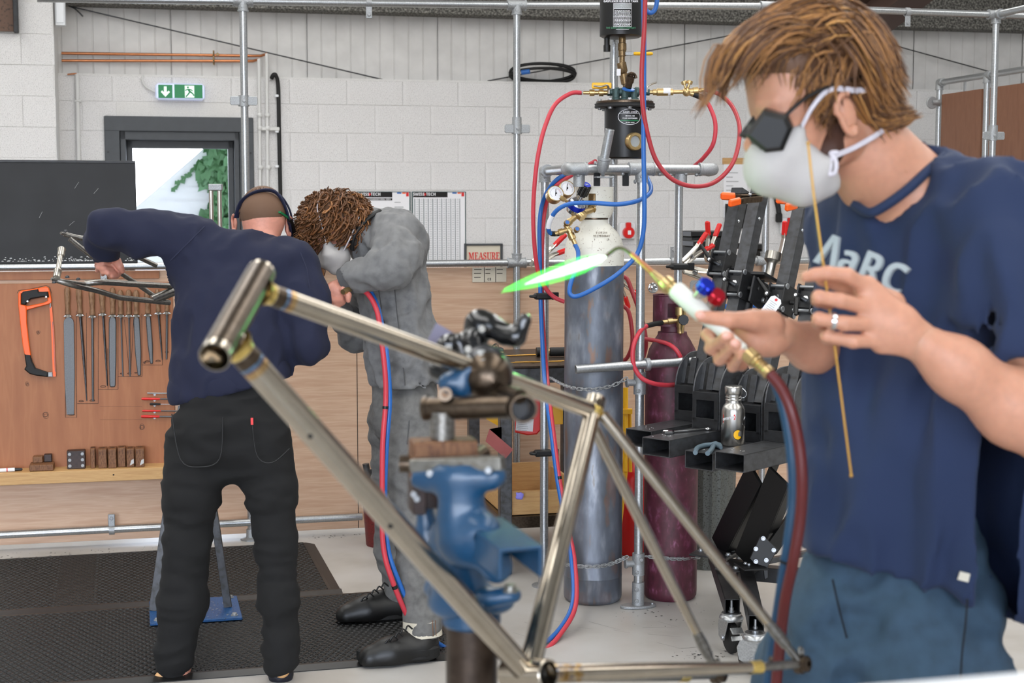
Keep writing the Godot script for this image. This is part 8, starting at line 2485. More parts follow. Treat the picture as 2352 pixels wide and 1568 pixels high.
# ---------------------------------------------------------------- people
# limbs: [[[px, py, d], ...], [radii], blend, thin direction, squeeze]; cuts: [point, outward normal, box low, box high]
func flesh(m: MB, limbs: Array, cell: float, o := {}) -> MB:
	var lo := V3(99, 99, 99)
	var hi := -lo
	var done := []
	for q in limbs:
		var p := ats(q[0])
		var R := 0.0
		for r in q[1]: R = maxf(R, r)
		for w in p:
			lo = lo.min(w - Vector3.ONE * (R + cell * 3))
			hi = hi.max(w + Vector3.ONE * (R + cell * 3))
		done.append(p)
	var s := Solid.new(lo, hi, cell)
	for i in limbs.size():
		var q: Array = limbs[i]
		s.chain(done[i], q[1], q[2] if q.size() > 2 else 0.02, q[3] if q.size() > 3 else Vector3.ZERO, q[4] if q.size() > 4 else 1.0)
	for q in o.get("carve", []):
		var p := ats(q[0])
		for i in p.size() - 1: s.cap(p[i], p[i + 1], q[1][i], q[1][i + 1], 0.01, Vector3.ZERO, 1.0, true)
	for q in o.get("cut", []):
		if q.size() > 2: s.plane(q[0], q[1], q[2], q[3])
		else: s.plane(q[0], q[1])
	if o.has("fold"):
		var f: Array = o.fold      # amplitude, frequency, seed, stretch
		var n := FastNoiseLite.new()
		n.noise_type = FastNoiseLite.TYPE_SIMPLEX_SMOOTH
		n.frequency = f[1]
		n.fractal_octaves = 2
		n.seed = f[2]
		var st: Vector3 = f[3]
		s.bend = func(p: Vector3) -> float:
			var v := n.get_noise_3dv(p * st)
			return -f[0] * (1.0 - absf(v) * 3.2) if f.size() > 4 else f[0] * v
	s.into(m, o.get("smooth", 1))
	return m
func ear(m: MB, c: Vector3, out: Vector3, h: float, lean := 0.0) -> void:
	var x := frame_at(c, out, V3(sin(lean), cos(lean), 0))
	var p := []
	for i in 15:
		var a := -1.9 + i * 0.27
		p.append(x * V3(-cos(a) * h * 0.30 * (1.1 if sin(a) > 0 else 0.75), sin(a) * h * 0.5, h * 0.12))
	m.tube(p, h * 0.085, 8)
	m.ball(x * V3(0, 0.0, 0.0), V3(h * 0.27, h * 0.45, h * 0.10), 12, 8, x.basis)
	m.ball(x * V3(h * 0.05, -h * 0.42, h * 0.06), h * 0.14, 8, 6)
func seam(o: Node3D, mat_: Material, pts: Array, r := 0.0016, called := "seam") -> void:
	put(mb().tube(smoothed(ats(pts), 5), r, 5), called, mat_, o)
func strands(meshes: Array, C: Vector3, E: Vector3, n: int, keep: Callable, flow: Callable, length: float, r: float, curl := 0.0) -> void:
	for i in n:
		var w := V3(rng.randfn(), rng.randfn(), rng.randfn()).normalized()
		if not keep.call(w): continue
		var m: MB = meshes[int(clampf(rng.randfn(0.9, 0.75), 0, meshes.size() - 0.01))]
		var L := length * rng.randf_range(0.65, 1.15)
		var p := C + E * w
		var pts := []
		var rr := []
		var ph := rng.randf() * TAU
		var lift := rng.randf_range(1.02, 1.10)
		for k in (6 if curl == 0.0 else 9):
			var t := k / (5.0 if curl == 0.0 else 8.0)
			var q := (p - C) / E
			var s := q.length()
			var d: Vector3 = flow.call(q.normalized(), t)
			if t < 0.75: d -= q.normalized() * d.dot(q.normalized()) * 0.8
			pts.append(p + (V3(sin(ph + t * 9.0), cos(ph + t * 8.0), sin(ph * 2.0 + t * 9.0)) * curl * (0.3 + t) if curl > 0 else Vector3.ZERO))
			rr.append(r * (0.55 + 0.9 * t * (1.0 - t) * 2.0) if k < 5 or curl > 0 else r * 0.25)
			p += d.normalized() * L / 5.0 * (1.0 if curl == 0.0 else 0.6)
			q = (p - C) / E
			if q.length() < lift: p = C + E * q.normalized() * lift
		m.tube(pts, rr, 4, true, false, 0.5)
func finger(p: Array, r := 0.0085) -> Array:
	var rr := []
	for i in p.size(): rr.append(r * (1.0 - 0.08 * i))
	return [p, rr, 0.004]
func build_welder() -> void:
	var o := thing("person", "person in blue t-shirt, dark goggles and white mask, brazing with a torch and thin rod", "person", V3(0.6, 0, -2.25))
	var Z := V3(0, 0, 1)
	var SA := V3(0.9, 0, -0.4).normalized()
	var m := mb()
	flesh(m, [[[[2125, 620, 2.28], [2105, 1000, 2.28], [2095, 1280, 2.26]], [0.085, 0.07, 0.08], 0.04],
		[[[1950, 300, 2.17], [2010, 375, 2.19], [2070, 450, 2.22], [2110, 600, 2.27]], [0.054, 0.057, 0.066, 0.07], 0.04],
		[[[2080, 470, 2.22], [2300, 510, 2.09]], [0.045, 0.04], 0.05], [[[2060, 480, 2.25], [1960, 540, 2.42]], [0.04, 0.035], 0.05],
		[[[2315, 515, 2.095], [2390, 780, 2.02], [2430, 1000, 1.99]], [0.042, 0.046, 0.042], 0.03], [[[2430, 1000, 1.99], [2330, 940, 1.97], [2200, 845, 1.945], [2112, 785, 1.93]], [0.043, 0.046, 0.036, 0.0265], 0.03],
		[[[1945, 520, 2.42], [1985, 760, 2.42], [2010, 920, 2.40]], [0.048, 0.042, 0.04], 0.03], [[[2010, 920, 2.40], [1975, 862, 2.34], [1865, 797, 2.19], [1790, 765, 2.12]], [0.036, 0.038, 0.031, 0.0255], 0.03],
		[[[2100, 1320, 2.22], [2130, 1750, 2.15], [2120, 2750, 2.15]], [0.055, 0.055, 0.04], 0.04], [[[2030, 1300, 2.36], [1900, 1750, 2.3], [1860, 2650, 2.3]], [0.08, 0.06, 0.04], 0.04]], 0.0095, {"smooth": 2})
	# head
	flesh(m, [[[[1915, 140, 2.165], [1815, 168, 2.135]], [0.070, 0.064], 0.03], [[[1806, 250, 2.125], [1815, 330, 2.12], [1838, 398, 2.125]], [0.050, 0.042, 0.022], 0.025],
		[[[1930, 320, 2.118], [1915, 345, 2.112], [1845, 405, 2.11]], [0.022, 0.019, 0.016], 0.02], [[[1930, 320, 2.215], [1845, 405, 2.14]], [0.022, 0.016], 0.02], [[[1950, 200, 2.17], [1960, 320, 2.17]], [0.055, 0.05], 0.03],
		[[[1752, 240, 2.10], [1785, 235, 2.085]], [0.010, 0.010], 0.01], [[[1752, 282, 2.105], [1735, 322, 2.10], [1728, 335, 2.10]], [0.008, 0.011, 0.013], 0.008],
		[[[1762, 365, 2.105], [1785, 368, 2.09]], [0.008, 0.007], 0.006], [[[1765, 378, 2.105], [1790, 380, 2.092]], [0.009, 0.008], 0.006], [[[1800, 300, 2.085], [1815, 330, 2.088]], [0.014, 0.016], 0.02]], 0.004, {"smooth": 1})
	ear(m, at(1944, 262, 2.082), V3(0.3, 0, 1), 0.056, -0.3)
	# torch hand: palm behind the torch, fingers closing round it from below
	flesh(m, [[[[1790, 765, 2.12], [1755, 757, 2.115], [1725, 752, 2.11]], [0.0255, 0.027, 0.023], 0.012, V3(0, 0.5, 1).normalized(), 0.75], [[[1770, 785, 2.115], [1735, 790, 2.11]], [0.022, 0.019], 0.012],
		[[[1768, 745, 2.105], [1728, 736, 2.085], [1672, 735, 2.06], [1612, 727, 2.05]], [0.021, 0.0145, 0.0112, 0.0088], 0.006],
		finger([[1722, 740, 2.115], [1660, 748, 2.12], [1622, 768, 2.105], [1640, 790, 2.085]], 0.0098), finger([[1720, 765, 2.11], [1665, 790, 2.115], [1632, 800, 2.095], [1664, 776, 2.045], [1676, 772, 2.035]], 0.0102),
		finger([[1722, 785, 2.108], [1680, 818, 2.11], [1652, 826, 2.09], [1684, 795, 2.04], [1694, 790, 2.032]], 0.0098), finger([[1732, 800, 2.105], [1704, 838, 2.10], [1682, 842, 2.08], [1702, 816, 2.035], [1708, 811, 2.03]], 0.0088)], 0.0034, {"smooth": 1})
	# rod hand: back of the hand to the camera, index pointing, the others folded
	flesh(m, [[[[2112, 785, 1.93], [2060, 745, 1.925]], [0.0262, 0.026], 0.015, Z, 0.8], [[[2060, 740, 1.925], [1990, 662, 1.92]], [0.024, 0.017], 0.012, Z, 0.75], [[[2065, 750, 1.925], [1998, 712, 1.915]], [0.022, 0.0175], 0.012, Z, 0.75], [[[2070, 762, 1.925], [2010, 752, 1.915]], [0.022, 0.017], 0.012, Z, 0.75], [[[2080, 778, 1.925], [2025, 785, 1.92]], [0.02, 0.016], 0.012, Z, 0.75],
		finger([[1990, 660, 1.92], [1945, 632, 1.905], [1900, 627, 1.90], [1872, 630, 1.905], [1850, 636, 1.91]], 0.0106), finger([[1998, 708, 1.915], [1930, 690, 1.895], [1880, 682, 1.89], [1878, 690, 1.915], [1905, 700, 1.935]], 0.0106),
		finger([[2008, 745, 1.915], [1940, 742, 1.893], [1880, 732, 1.89], [1880, 742, 1.915], [1910, 750, 1.935]], 0.0104), finger([[2022, 782, 1.918], [1960, 784, 1.90], [1898, 772, 1.898], [1900, 780, 1.92], [1925, 785, 1.935]], 0.0094),
		[[[2045, 700, 1.945], [1990, 668, 1.96], [1930, 650, 1.958], [1888, 642, 1.945]], [0.02, 0.0135, 0.0115, 0.0092], 0.006]], 0.0034, {"smooth": 1})
	put(m, "body", M.skin, o)
	for q in [[1608, 723, 2.043, 0.0062], [1668, 770, 2.0275, 0.006], [1688, 788, 2.025, 0.0056]]: put(mb().ball(at(q[0], q[1], q[2]), V3(q[3] * 1.2, q[3], q[3] * 0.5), 12, 6), "fingernail", M.nail, o)
	put(mb().rod(at(1913, 738, 1.892), at(1906, 737.5, 1.892), [V2(0.0092, -0.003), V2(0.0114, -0.0028), V2(0.0117, 0), V2(0.0114, 0.0028), V2(0.0092, 0.003)], 24), "ring", M.chrome, o)
	# stubble, mask, goggles
	put(flesh(mb(), [[[[1925, 300, 2.115], [1905, 345, 2.106], [1850, 402, 2.108]], [0.019, 0.021, 0.020], 0.01], [[[1925, 300, 2.216], [1850, 402, 2.15]], [0.02, 0.02], 0.01], [[[1850, 405, 2.108], [1840, 408, 2.15]], [0.02, 0.02], 0.01]], 0.004), "beard", M.beard, o)
	put(flesh(mb(), [[[[1765, 338, 2.10], [1775, 392, 2.10]], [0.019, 0.03], 0.02], [[[1790, 375, 2.10], [1850, 410, 2.10]], [0.047, 0.033], 0.03], [[[1810, 335, 2.085], [1870, 395, 2.085]], [0.022, 0.024], 0.02], [[[1838, 295, 2.068], [1812, 350, 2.075]], [0.007, 0.02], 0.012], [[[1908, 372, 2.075], [1860, 395, 2.08]], [0.007, 0.018], 0.012], [[[1900, 420, 2.10], [1850, 420, 2.10]], [0.018, 0.03], 0.02]], 0.005, {"smooth": 2, "fold": [0.003, 16.0, 5, V3(1, 1, 1)]}), "mask", M.mask, o)
	for q in [[[1842, 290, 2.062], [1870, 240, 2.058], [1908, 205, 2.066], [1965, 208, 2.08], [2000, 205, 2.10], [2028, 196, 2.14], [2030, 192, 2.2]], [[1908, 372, 2.072], [1915, 360, 2.07], [1960, 340, 2.088], [2010, 312, 2.105], [2042, 288, 2.14]]]:
		for k in 2: put(mb().tube(smoothed(ats(q.map(func(e): return [e[0], e[1] + k * 6 - 3, e[2] - 0.002])), 6), 0.0022, 6), "mask_strap", M.strap, o)
	put(mb().tube(smoothed(ats([[1908, 375, 2.068], [1905, 400, 2.066], [1918, 396, 2.064], [1920, 372, 2.066], [1908, 352, 2.07], [1925, 350, 2.068]]), 5), 0.0032, 8), "strap_loop", M.strap, o)
	m = mb()
	var gx := frame_at(at(1772, 296, 2.068), V3(-0.25, -0.15, 1), V3(0.45, 1, 0))
	m.prism(gx, [V2(-0.029, -0.02), V2(-0.02, 0.021), V2(0.012, 0.026), V2(0.026, 0.014), V2(0.027, -0.018), V2(0.006, -0.03)], 0.05, 0.006)
	m.prism(Transform3D(gx.basis, at(1755, 298, 2.13)), [V2(-0.029, -0.02), V2(-0.02, 0.021), V2(0.012, 0.024), V2(0.024, -0.02)], 0.045, 0.006)
	put(m, "goggles", M.goggle, o)
	put(mb().prism(Transform3D(Basis(Vector3.UP, -1.25) * Basis(Vector3.RIGHT, 0.3), at(1737, 310, 2.07)), [V2(-0.02, -0.022), V2(-0.02, 0.016), V2(0.02, 0.016), V2(0.02, -0.022)], 0.003, 0.001), "goggle_lens", M.lens_green, o)
	put(mb().tube(smoothed(ats([[1795, 275, 2.05], [1850, 225, 2.055], [1915, 195, 2.07], [2000, 170, 2.12]]), 6), 0.007, 8, true, false, 0.4), "goggle_strap", M.black, o)
	# hair: a dark under-layer and combed locks
	put(flesh(mb(), [[[[1920, 132, 2.165], [1815, 140, 2.135]], [0.076, 0.068], 0.03], [[[1965, 190, 2.17], [1990, 255, 2.165]], [0.055, 0.035], 0.03], [[[1850, 185, 2.112], [1895, 240, 2.10]], [0.032, 0.018], 0.02]], 0.006, {"cut": [[at(1755, 205, 2.1), V3(-0.75, -0.65, 0.0), at(1500, 700, 2.3), at(1840, -50, 1.9)]]}), "hair_underlayer", M.hair_deep, o)
	var locks := [mb(), mb(), mb()]
	strands(locks, at(1872, 145, 2.15), V3(0.104, 0.088, 0.084), 2600, func(w): return (w.y > 0.15 if w.x < -0.5 else w.y > -0.6 if w.x < 0.3 else w.y > -0.72) and w.z > -0.6, func(w, t): return V3(0.25 - rng.randf(), -0.9, 0.1) if w.y < 0.05 and w.x < 0.35 else V3(-0.95, 0.15 - 1.3 * t, 0.12) if w.x + rng.randfn() * 0.22 < 0.1 + 0.25 * w.y else V3(0.55, -0.75, 0.1), 0.10, 0.0022)
	strands(locks, at(1985, 260, 2.165), V3(0.04, 0.035, 0.06), 500, func(w): return w.x > -0.3 and w.z > -0.5, func(w, t): return V3(0.8, -0.5 + 0.9 * t, 0.1), 0.05, 0.0022)
	strands(locks, at(1800, 120, 2.12), V3(0.075, 0.05, 0.075), 700, func(w): return w.y > -0.1 and w.x < 0.5, func(w, t): return V3(-0.8, 0.1 - 1.7 * t, 0.1), 0.12, 0.0024)
	for i in 3: put(locks[i], "hair", [M.hair_deep, M.hair_fair, M.hair_sandy][i], o)
	# t-shirt
	m = flesh(mb(), [[[[2100, 560, 2.27], [2095, 800, 2.26], [2085, 1050, 2.25], [2085, 1350, 2.25]], [0.128, 0.132, 0.137, 0.152], 0.05, SA, 0.92], [[[1985, 640, 2.25], [1990, 900, 2.24], [1985, 1150, 2.22]], [0.055, 0.062, 0.07], 0.06],
		[[[2200, 620, 2.16], [2230, 1000, 2.14], [2240, 1370, 2.14]], [0.09, 0.088, 0.10], 0.06], [[[2095, 460, 2.22], [2300, 500, 2.09]], [0.066, 0.066], 0.06], [[[2060, 475, 2.24], [1950, 520, 2.40]], [0.066, 0.062], 0.06],
		[[[2300, 500, 2.08], [2330, 640, 2.05], [2350, 790, 2.03]], [0.07, 0.074, 0.078], 0.03], [[[1950, 520, 2.40], [1985, 720, 2.41], [1995, 800, 2.41]], [0.062, 0.06, 0.058], 0.03], [[[2290, 680, 2.17], [2310, 1000, 2.17], [2290, 1300, 2.18], [2275, 1370, 2.18]], [0.07, 0.07, 0.085, 0.08], 0.06], [[[1985, 1100, 2.21], [1955, 1300, 2.2]], [0.068, 0.075], 0.05]], 0.0085,
		{"smooth": 1, "fold": [0.011, 6.5, 21, V3(1.3, 0.5, 1.3), 1], "carve": [[[[2053, 392, 2.19], [1960, 250, 2.14]], [0.070, 0.075]], [[[2345, 740, 2.035], [2360, 860, 2.02]], [0.058, 0.07]]],
		"cut": [[at(2290, 815, 2.03), V3(0.12, -1, 0.05), at(2190, 1500, 2.14), at(2700, 300, 1.6)], [at(2060, 1326, 2.1), V3(-0.31, -0.95, 0.12)], [at(1995, 800, 2.41), V3(-0.3, -1, 0), at(1800, 1000, 2.6), at(2075, 500, 2.33)]]})
	put(m, "tshirt", M.tee, o)
	seam(o, M.tee, [[2172, 358, 2.18], [2130, 393, 2.14], [2088, 432, 2.122], [2040, 468, 2.12], [1998, 488, 2.13], [1962, 470, 2.165]], 0.0075, "neckband")
	var lx := frame_at(at(1978, 606, 2.10), V3(-0.62, 0.12, 0.75)) * Transform3D(Basis(Z, -0.33), Vector3.ZERO)
	for q in [["\u039b", -0.045, 0.062], ["aRC", 0.024, 0.058]]: words(q[0], q[2], M.tee_print, o, lx * Transform3D(Basis.IDENTITY.scaled(V3(1, 1, 6)), V3(q[1], 0, 0.012)), true, false, "shirt_print")
	put(mb().box(Transform3D(Basis(Z, -0.25), at(2218, 1325, 2.045)), V3(0.02, 0.012, 0.002)), "hem_tag", M.cream_paper, o)
	# jeans
	m = flesh(mb(), [[[[2085, 1270, 2.24], [2085, 1360, 2.24]], [0.112, 0.128], 0.05, SA, 0.9], [[[2140, 1400, 2.17], [2150, 1620, 2.13], [2140, 2750, 2.12]], [0.096, 0.100, 0.07], 0.05], [[[1985, 1370, 2.33], [1900, 1560, 2.26], [1860, 1750, 2.26], [1840, 2650, 2.28]], [0.105, 0.098, 0.088, 0.065], 0.05], [[[1940, 1320, 2.22], [1890, 1480, 2.2]], [0.06, 0.07], 0.05]], 0.0095, {"smooth": 1, "fold": [0.009, 6.0, 8, V3(1.0, 1.2, 1.0), 1]})
	put(m, "jeans", M.blue_denim, o)
	seam(o, M.thread, [[2222, 1375, 2.035], [2218, 1430, 2.015], [2210, 1500, 2.01], [2206, 1570, 2.005]])
	seam(o, M.thread, [[1912, 1330, 2.115], [1928, 1400, 2.125], [1945, 1465, 2.12]])
	m = flesh(mb(), [[[[2060, 2800, 2.1], [2150, 2830, 2.12]], [0.035, 0.045], 0.02], [[[1780, 2690, 2.26], [1870, 2710, 2.28]], [0.035, 0.045], 0.02]], 0.008)
	put(m, "shoes", M.shoe_black, o)
	var r := thing("filler_rod", "long thin brass filler rod held upright between finger and thumb", "rod", at(1955, 1092, 1.93))
	put(mb().tube(ats([[1856, 330, 1.93], [1868, 440, 1.93], [1890, 600, 1.93], [1918, 800, 1.93], [1955, 1090, 1.93]]), 0.0016, 8), "rod", M.brass_rod, r)
	for q in [[1856, 329], [1955, 1092]]: put(mb().ball(at(q[0], q[1], 1.93), 0.0026, 10, 6), "rod_end", M.brass_rod, r)
func build_sweater_man() -> void:
	var o := thing("person", "person in a navy sweatshirt and black jeans bending over the tool board, seen from behind", "person", V3(-0.8, 0, -4.9))
	var Z := V3(0, 0, 1)
	var m := mb()
	flesh(m, [[[[530, 640, 5.07], [530, 850, 5.0], [530, 1000, 4.96]], [0.085, 0.08, 0.08], 0.05], [[[600, 600, 5.12], [603, 545, 5.18]], [0.062, 0.056], 0.05], [[[440, 560, 5.08], [245, 517, 5.03]], [0.035, 0.03], 0.04], [[[245, 515, 5.02], [238, 560, 5.10], [252, 606, 5.16]], [0.03, 0.026, 0.026], 0.03], [[[680, 600, 5.06], [712, 790, 4.98], [640, 790, 5.22]], [0.035, 0.03, 0.026], 0.04],
		[[[475, 1010, 4.93], [440, 1260, 4.90], [410, 1545, 4.86]], [0.06, 0.045, 0.04], 0.04], [[[590, 1010, 4.93], [640, 1250, 4.90], [645, 1540, 4.82]], [0.06, 0.045, 0.04], 0.04]], 0.012, {"smooth": 2})
	flesh(m, [[[[604, 478, 5.24], [606, 500, 5.16]], [0.072, 0.074], 0.03], [[[610, 530, 5.30], [612, 548, 5.32]], [0.05, 0.035], 0.03], [[[612, 515, 5.34], [613, 524, 5.35]], [0.012, 0.014], 0.01], [[[603, 520, 5.165], [602, 560, 5.12]], [0.054, 0.058], 0.03]], 0.005)
	ear(m, at(662, 520, 5.20), V3(0.8, 0, 0.5), 0.062, 0.25)
	ear(m, at(541, 512, 5.22), V3(-0.9, 0, 0.4), 0.055)
	flesh(m, [[[[252, 606, 5.16], [262, 622, 5.16]], [0.026, 0.028], 0.012], finger([[252, 610, 5.14], [238, 604, 5.12], [224, 600, 5.13], [222, 610, 5.16]], 0.0105), finger([[256, 620, 5.13], [240, 616, 5.11], [226, 613, 5.12], [224, 622, 5.16]], 0.0105), finger([[262, 628, 5.13], [248, 626, 5.11], [236, 624, 5.12], [236, 630, 5.15]], 0.01), finger([[268, 632, 5.14], [258, 633, 5.12], [248, 630, 5.13]], 0.009), [[[268, 600, 5.14], [276, 612, 5.13], [282, 623, 5.14]], [0.017, 0.012, 0.009], 0.006]], 0.0042)
	put(m, "body", M.skin_pink, o)
	put(flesh(mb(), [[[[604, 476, 5.24], [606, 492, 5.168]], [0.0745, 0.0765], 0.03], [[[604, 490, 5.155], [603, 500, 5.155]], [0.064, 0.06], 0.03]], 0.006, {"cut": [[at(604, 507, 5.1), V3(0.1, -1, -0.15)]]}), "cropped_hair", M.hair_crop, o)
	var crop := mb()
	strands([crop], at(604, 487, 5.2), V3(0.0755, 0.079, 0.086), 2600, func(w): return w.z > -0.2 and w.y > -0.38 + 0.12 * absf(w.x) + rng.randfn() * 0.06, func(w, t): return V3(w.x * 0.3, -1, 0.2), 0.014, 0.0011)
	put(crop, "hair", M.hair_crop, o)
	for q in [[[543, 500, 5.18], [556, 462, 5.15], [590, 440, 5.13], [625, 438, 5.14], [645, 455, 5.14], [660, 490, 5.15], [668, 540, 5.22]], [[625, 436, 5.18], [650, 455, 5.19], [668, 490, 5.20], [674, 540, 5.26]]]: put(mb().tube(smoothed(ats(q), 6), 0.010, 8, true, false, 0.35), "head_band", M.strap_navy, o)
	put(mb().bar(at(642, 487, 5.11), at(666, 503, 5.17), 0.009, 0.006), "green_arm", M.green, o)
	put(mb().tube(smoothed(ats([[664, 503, 5.16], [674, 522, 5.2], [674, 545, 5.24]]), 4), 0.007, 8), "ear_hook", M.black, o)
	put(mb().ball(at(672, 545, 5.24), V3(0.012, 0.024, 0.02), 12, 8), "eye_guard", M.black, o)
	# sweatshirt
	m = flesh(mb(), [[[[545, 645, 5.06], [535, 740, 5.02], [528, 860, 4.97], [528, 915, 4.95]], [0.158, 0.182, 0.178, 0.172], 0.06, Z, 0.68], [[[455, 600, 5.07], [660, 620, 5.06]], [0.115, 0.09], 0.06, Z, 0.8], [[[440, 560, 5.08], [350, 545, 5.05], [250, 522, 5.02]], [0.098, 0.078, 0.064], 0.05], [[[250, 522, 5.02], [236, 550, 5.07], [246, 592, 5.14]], [0.06, 0.052, 0.042], 0.03], [[[560, 600, 5.1], [605, 584, 5.14]], [0.092, 0.066], 0.06],
		[[[665, 610, 5.05], [700, 690, 5.02], [712, 790, 4.97]], [0.085, 0.072, 0.058], 0.05], [[[712, 795, 4.97], [640, 790, 5.24]], [0.056, 0.045], 0.03], [[[620, 850, 4.98], [645, 862, 4.97]], [0.045, 0.03], 0.04]], 0.0095, {"smooth": 1, "fold": [0.008, 6.0, 3, V3(1.1, 0.7, 1.0), 1], "carve": [[[[604, 540, 5.16], [604, 490, 5.2]], [0.06, 0.08]], [[[248, 600, 5.15], [256, 630, 5.18]], [0.03, 0.05]]], "cut": [[at(528, 896, 4.9), V3(0.24, -1, 0)], [at(246, 596, 5.14), V3(0.15, -1, -0.1), at(150, 720, 5.4), at(340, 530, 4.8)]]})
	put(m, "sweatshirt", M.navy_knit, o)
	put(flesh(mb(), [[[[455, 900, 4.96], [605, 864, 4.96]], [0.102, 0.095], 0.04, Z, 0.95], [[[528, 885, 4.94], [530, 880, 5.0]], [0.12, 0.12], 0.05]], 0.0095, {"cut": [[at(528, 902, 4.9), V3(0.24, -1, 0)], [at(528, 846, 4.9), V3(-0.16, 1, 0)]]}), "ribbed_hem", M.navy_knit, o)
	put(mb().tube(smoothed(ats([[550, 545, 5.06], [570, 552, 5.045], [605, 562, 5.045], [640, 566, 5.06]]), 5), 0.010, 8), "neckband", M.navy_knit, o)
	for q in [[[470, 520, 5.0], [430, 560, 4.965], [392, 598, 4.965]], [[690, 580, 4.965], [705, 620, 4.95], [712, 670, 4.945]]]: seam(o, M.strap_navy, q)
	# black jeans
	m = flesh(mb(), [[[[528, 915, 4.94], [528, 990, 4.92]], [0.155, 0.178], 0.05, Z, 0.68], [[[455, 1010, 4.92], [442, 1130, 4.90], [430, 1250, 4.88], [420, 1380, 4.87], [402, 1490, 4.86], [400, 1535, 4.86]], [0.104, 0.09, 0.07, 0.073, 0.058, 0.054], 0.04], [[[600, 1010, 4.92], [622, 1130, 4.90], [633, 1250, 4.88], [640, 1380, 4.85], [645, 1480, 4.83], [645, 1520, 4.82]], [0.10, 0.078, 0.062, 0.062, 0.052, 0.055], 0.04]], 0.0095, {"smooth": 1, "fold": [0.007, 7.0, 12, V3(0.5, 1.7, 0.5), 1]})
	put(m, "jeans", M.black_denim, o)
	for q in [[[395, 950, 4.79], [415, 1055, 4.775], [460, 1072, 4.77], [505, 1052, 4.775], [512, 958, 4.785]], [[578, 956, 4.785], [590, 1045, 4.775], [625, 1062, 4.78], [665, 1030, 4.80]]]: seam(o, M.powder, q, 0.0022, "pocket_seam")
	put(mb().box(tf(at(579, 967, 4.775)), V3(0.008, 0.022, 0.004)), "red_tab", M.red, o)
	for q in [[375, 1572, 4.86, -0.5], [645, 1552, 4.82, 0.05]]:
		put(flesh(mb(), [[[[q[0], q[1] - 5, q[2]], [q[0] + q[3] * 90, q[1] - 20, q[2] + 0.2]], [0.042, 0.036], 0.02]], 0.006), "shoe", M.shoe_navy, o)
		put(mb().ball(at(q[0], q[1] - 14, q[2] - 0.036), V3(0.03, 0.028, 0.012), 14, 8), "heel_patch", M.tan_leather, o)
func build_curly_man() -> void:
	var o := thing("person", "person with curly hair, white mask and grey overshirt, bending over the work", "person", V3(-0.4, 0, -5.3))
	var Z := V3(0, 0, 1)
	var m := mb()
	flesh(m, [[[[895, 610, 5.33], [915, 750, 5.33], [925, 920, 5.33]], [0.075, 0.075, 0.075], 0.05], [[[860, 560, 5.3], [815, 530, 5.28], [790, 525, 5.28]], [0.06, 0.055, 0.055], 0.04], [[[905, 560, 5.22], [900, 615, 5.07], [840, 632, 5.09], [783, 656, 5.12]], [0.035, 0.032, 0.032, 0.027], 0.03], [[[860, 600, 5.42], [815, 775, 5.48], [758, 692, 5.34]], [0.035, 0.03, 0.025], 0.03],
		[[[945, 940, 5.22], [955, 1180, 5.15], [972, 1450, 5.06]], [0.055, 0.045, 0.04], 0.04], [[[900, 940, 5.42], [905, 1150, 5.48], [905, 1370, 5.55]], [0.055, 0.045, 0.04], 0.04]], 0.012, {"smooth": 2})
	flesh(m, [[[[785, 510, 5.28], [755, 520, 5.26]], [0.074, 0.07], 0.03], [[[745, 555, 5.25], [750, 590, 5.25]], [0.05, 0.035], 0.03], [[[728, 560, 5.24], [718, 570, 5.23]], [0.011, 0.012], 0.01], [[[790, 560, 5.24], [760, 595, 5.245]], [0.03, 0.02], 0.02]], 0.005)
	ear(m, at(800, 512, 5.20), V3(0.2, -0.2, 1), 0.06, 0.5)
	flesh(m, [[[[783, 656, 5.12], [772, 672, 5.11]], [0.027, 0.034], 0.012], [[[768, 665, 5.10], [780, 688, 5.10]], [0.03, 0.024], 0.012], finger([[755, 662, 5.08], [750, 676, 5.07], [765, 690, 5.07], [785, 688, 5.08]], 0.012), finger([[756, 672, 5.085], [754, 688, 5.075], [770, 698, 5.08], [788, 694, 5.09]], 0.011), finger([[762, 684, 5.09], [764, 696, 5.085], [778, 702, 5.09]], 0.010), [[[788, 664, 5.08], [800, 678, 5.06], [800, 690, 5.06]], [0.015, 0.011, 0.009], 0.006], [[[758, 692, 5.34], [745, 692, 5.30]], [0.026, 0.024], 0.01], finger([[748, 688, 5.3], [735, 686, 5.28], [742, 692, 5.25]], 0.010)], 0.0042)
	put(m, "body", M.skin_pink, o)
	put(mb().rod(at(795, 668, 5.06), at(812, 662, 5.1), [V2(0, -0.02), V2(0.009, -0.02), V2(0.012, 0), V2(0.012, 0.012), V2(0.008, 0.014), V2(0.008, 0.035), V2(0, 0.035)], 10), "brass_nut", M.brass, o)
	# curls
	var locks := [mb(), mb(), mb()]
	put(flesh(mb(), [[[[795, 503, 5.28], [745, 500, 5.26]], [0.082, 0.078], 0.03], [[[730, 520, 5.25], [724, 550, 5.25]], [0.045, 0.03], 0.02]], 0.007, {"fold": [0.012, 22.0, 4, Vector3.ONE], "cut": [[at(780, 560, 5.2), V3(0.3, -1, 0)]]}), "hair_underlayer", M.hair_deep, o)
	strands(locks, at(770, 505, 5.26), V3(0.118, 0.098, 0.10), 950, func(w): return w.y > -0.35 - 0.5 * float(w.x < -0.4) and w.z > -0.6, func(w, t): return V3(-0.35 + w.x * 0.6, -1.0, 0.15), 0.075, 0.0042, 0.013)
	strands(locks, at(722, 545, 5.24), V3(0.05, 0.07, 0.05), 200, func(w): return w.x < 0.5, func(w, t): return V3(-0.1, -1, 0.05), 0.085, 0.0034, 0.012)
	for i in 7: locks[i % 3].tube(smoothed(ats([[728 + i * 3, 570, 5.22], [735 - i * 2, 592 + i * 3, 5.21], [722 + i * 4, 606 + i * 2, 5.21], [738 + i, 622 + i * 2, 5.21]]), 4), 0.0022, 5)
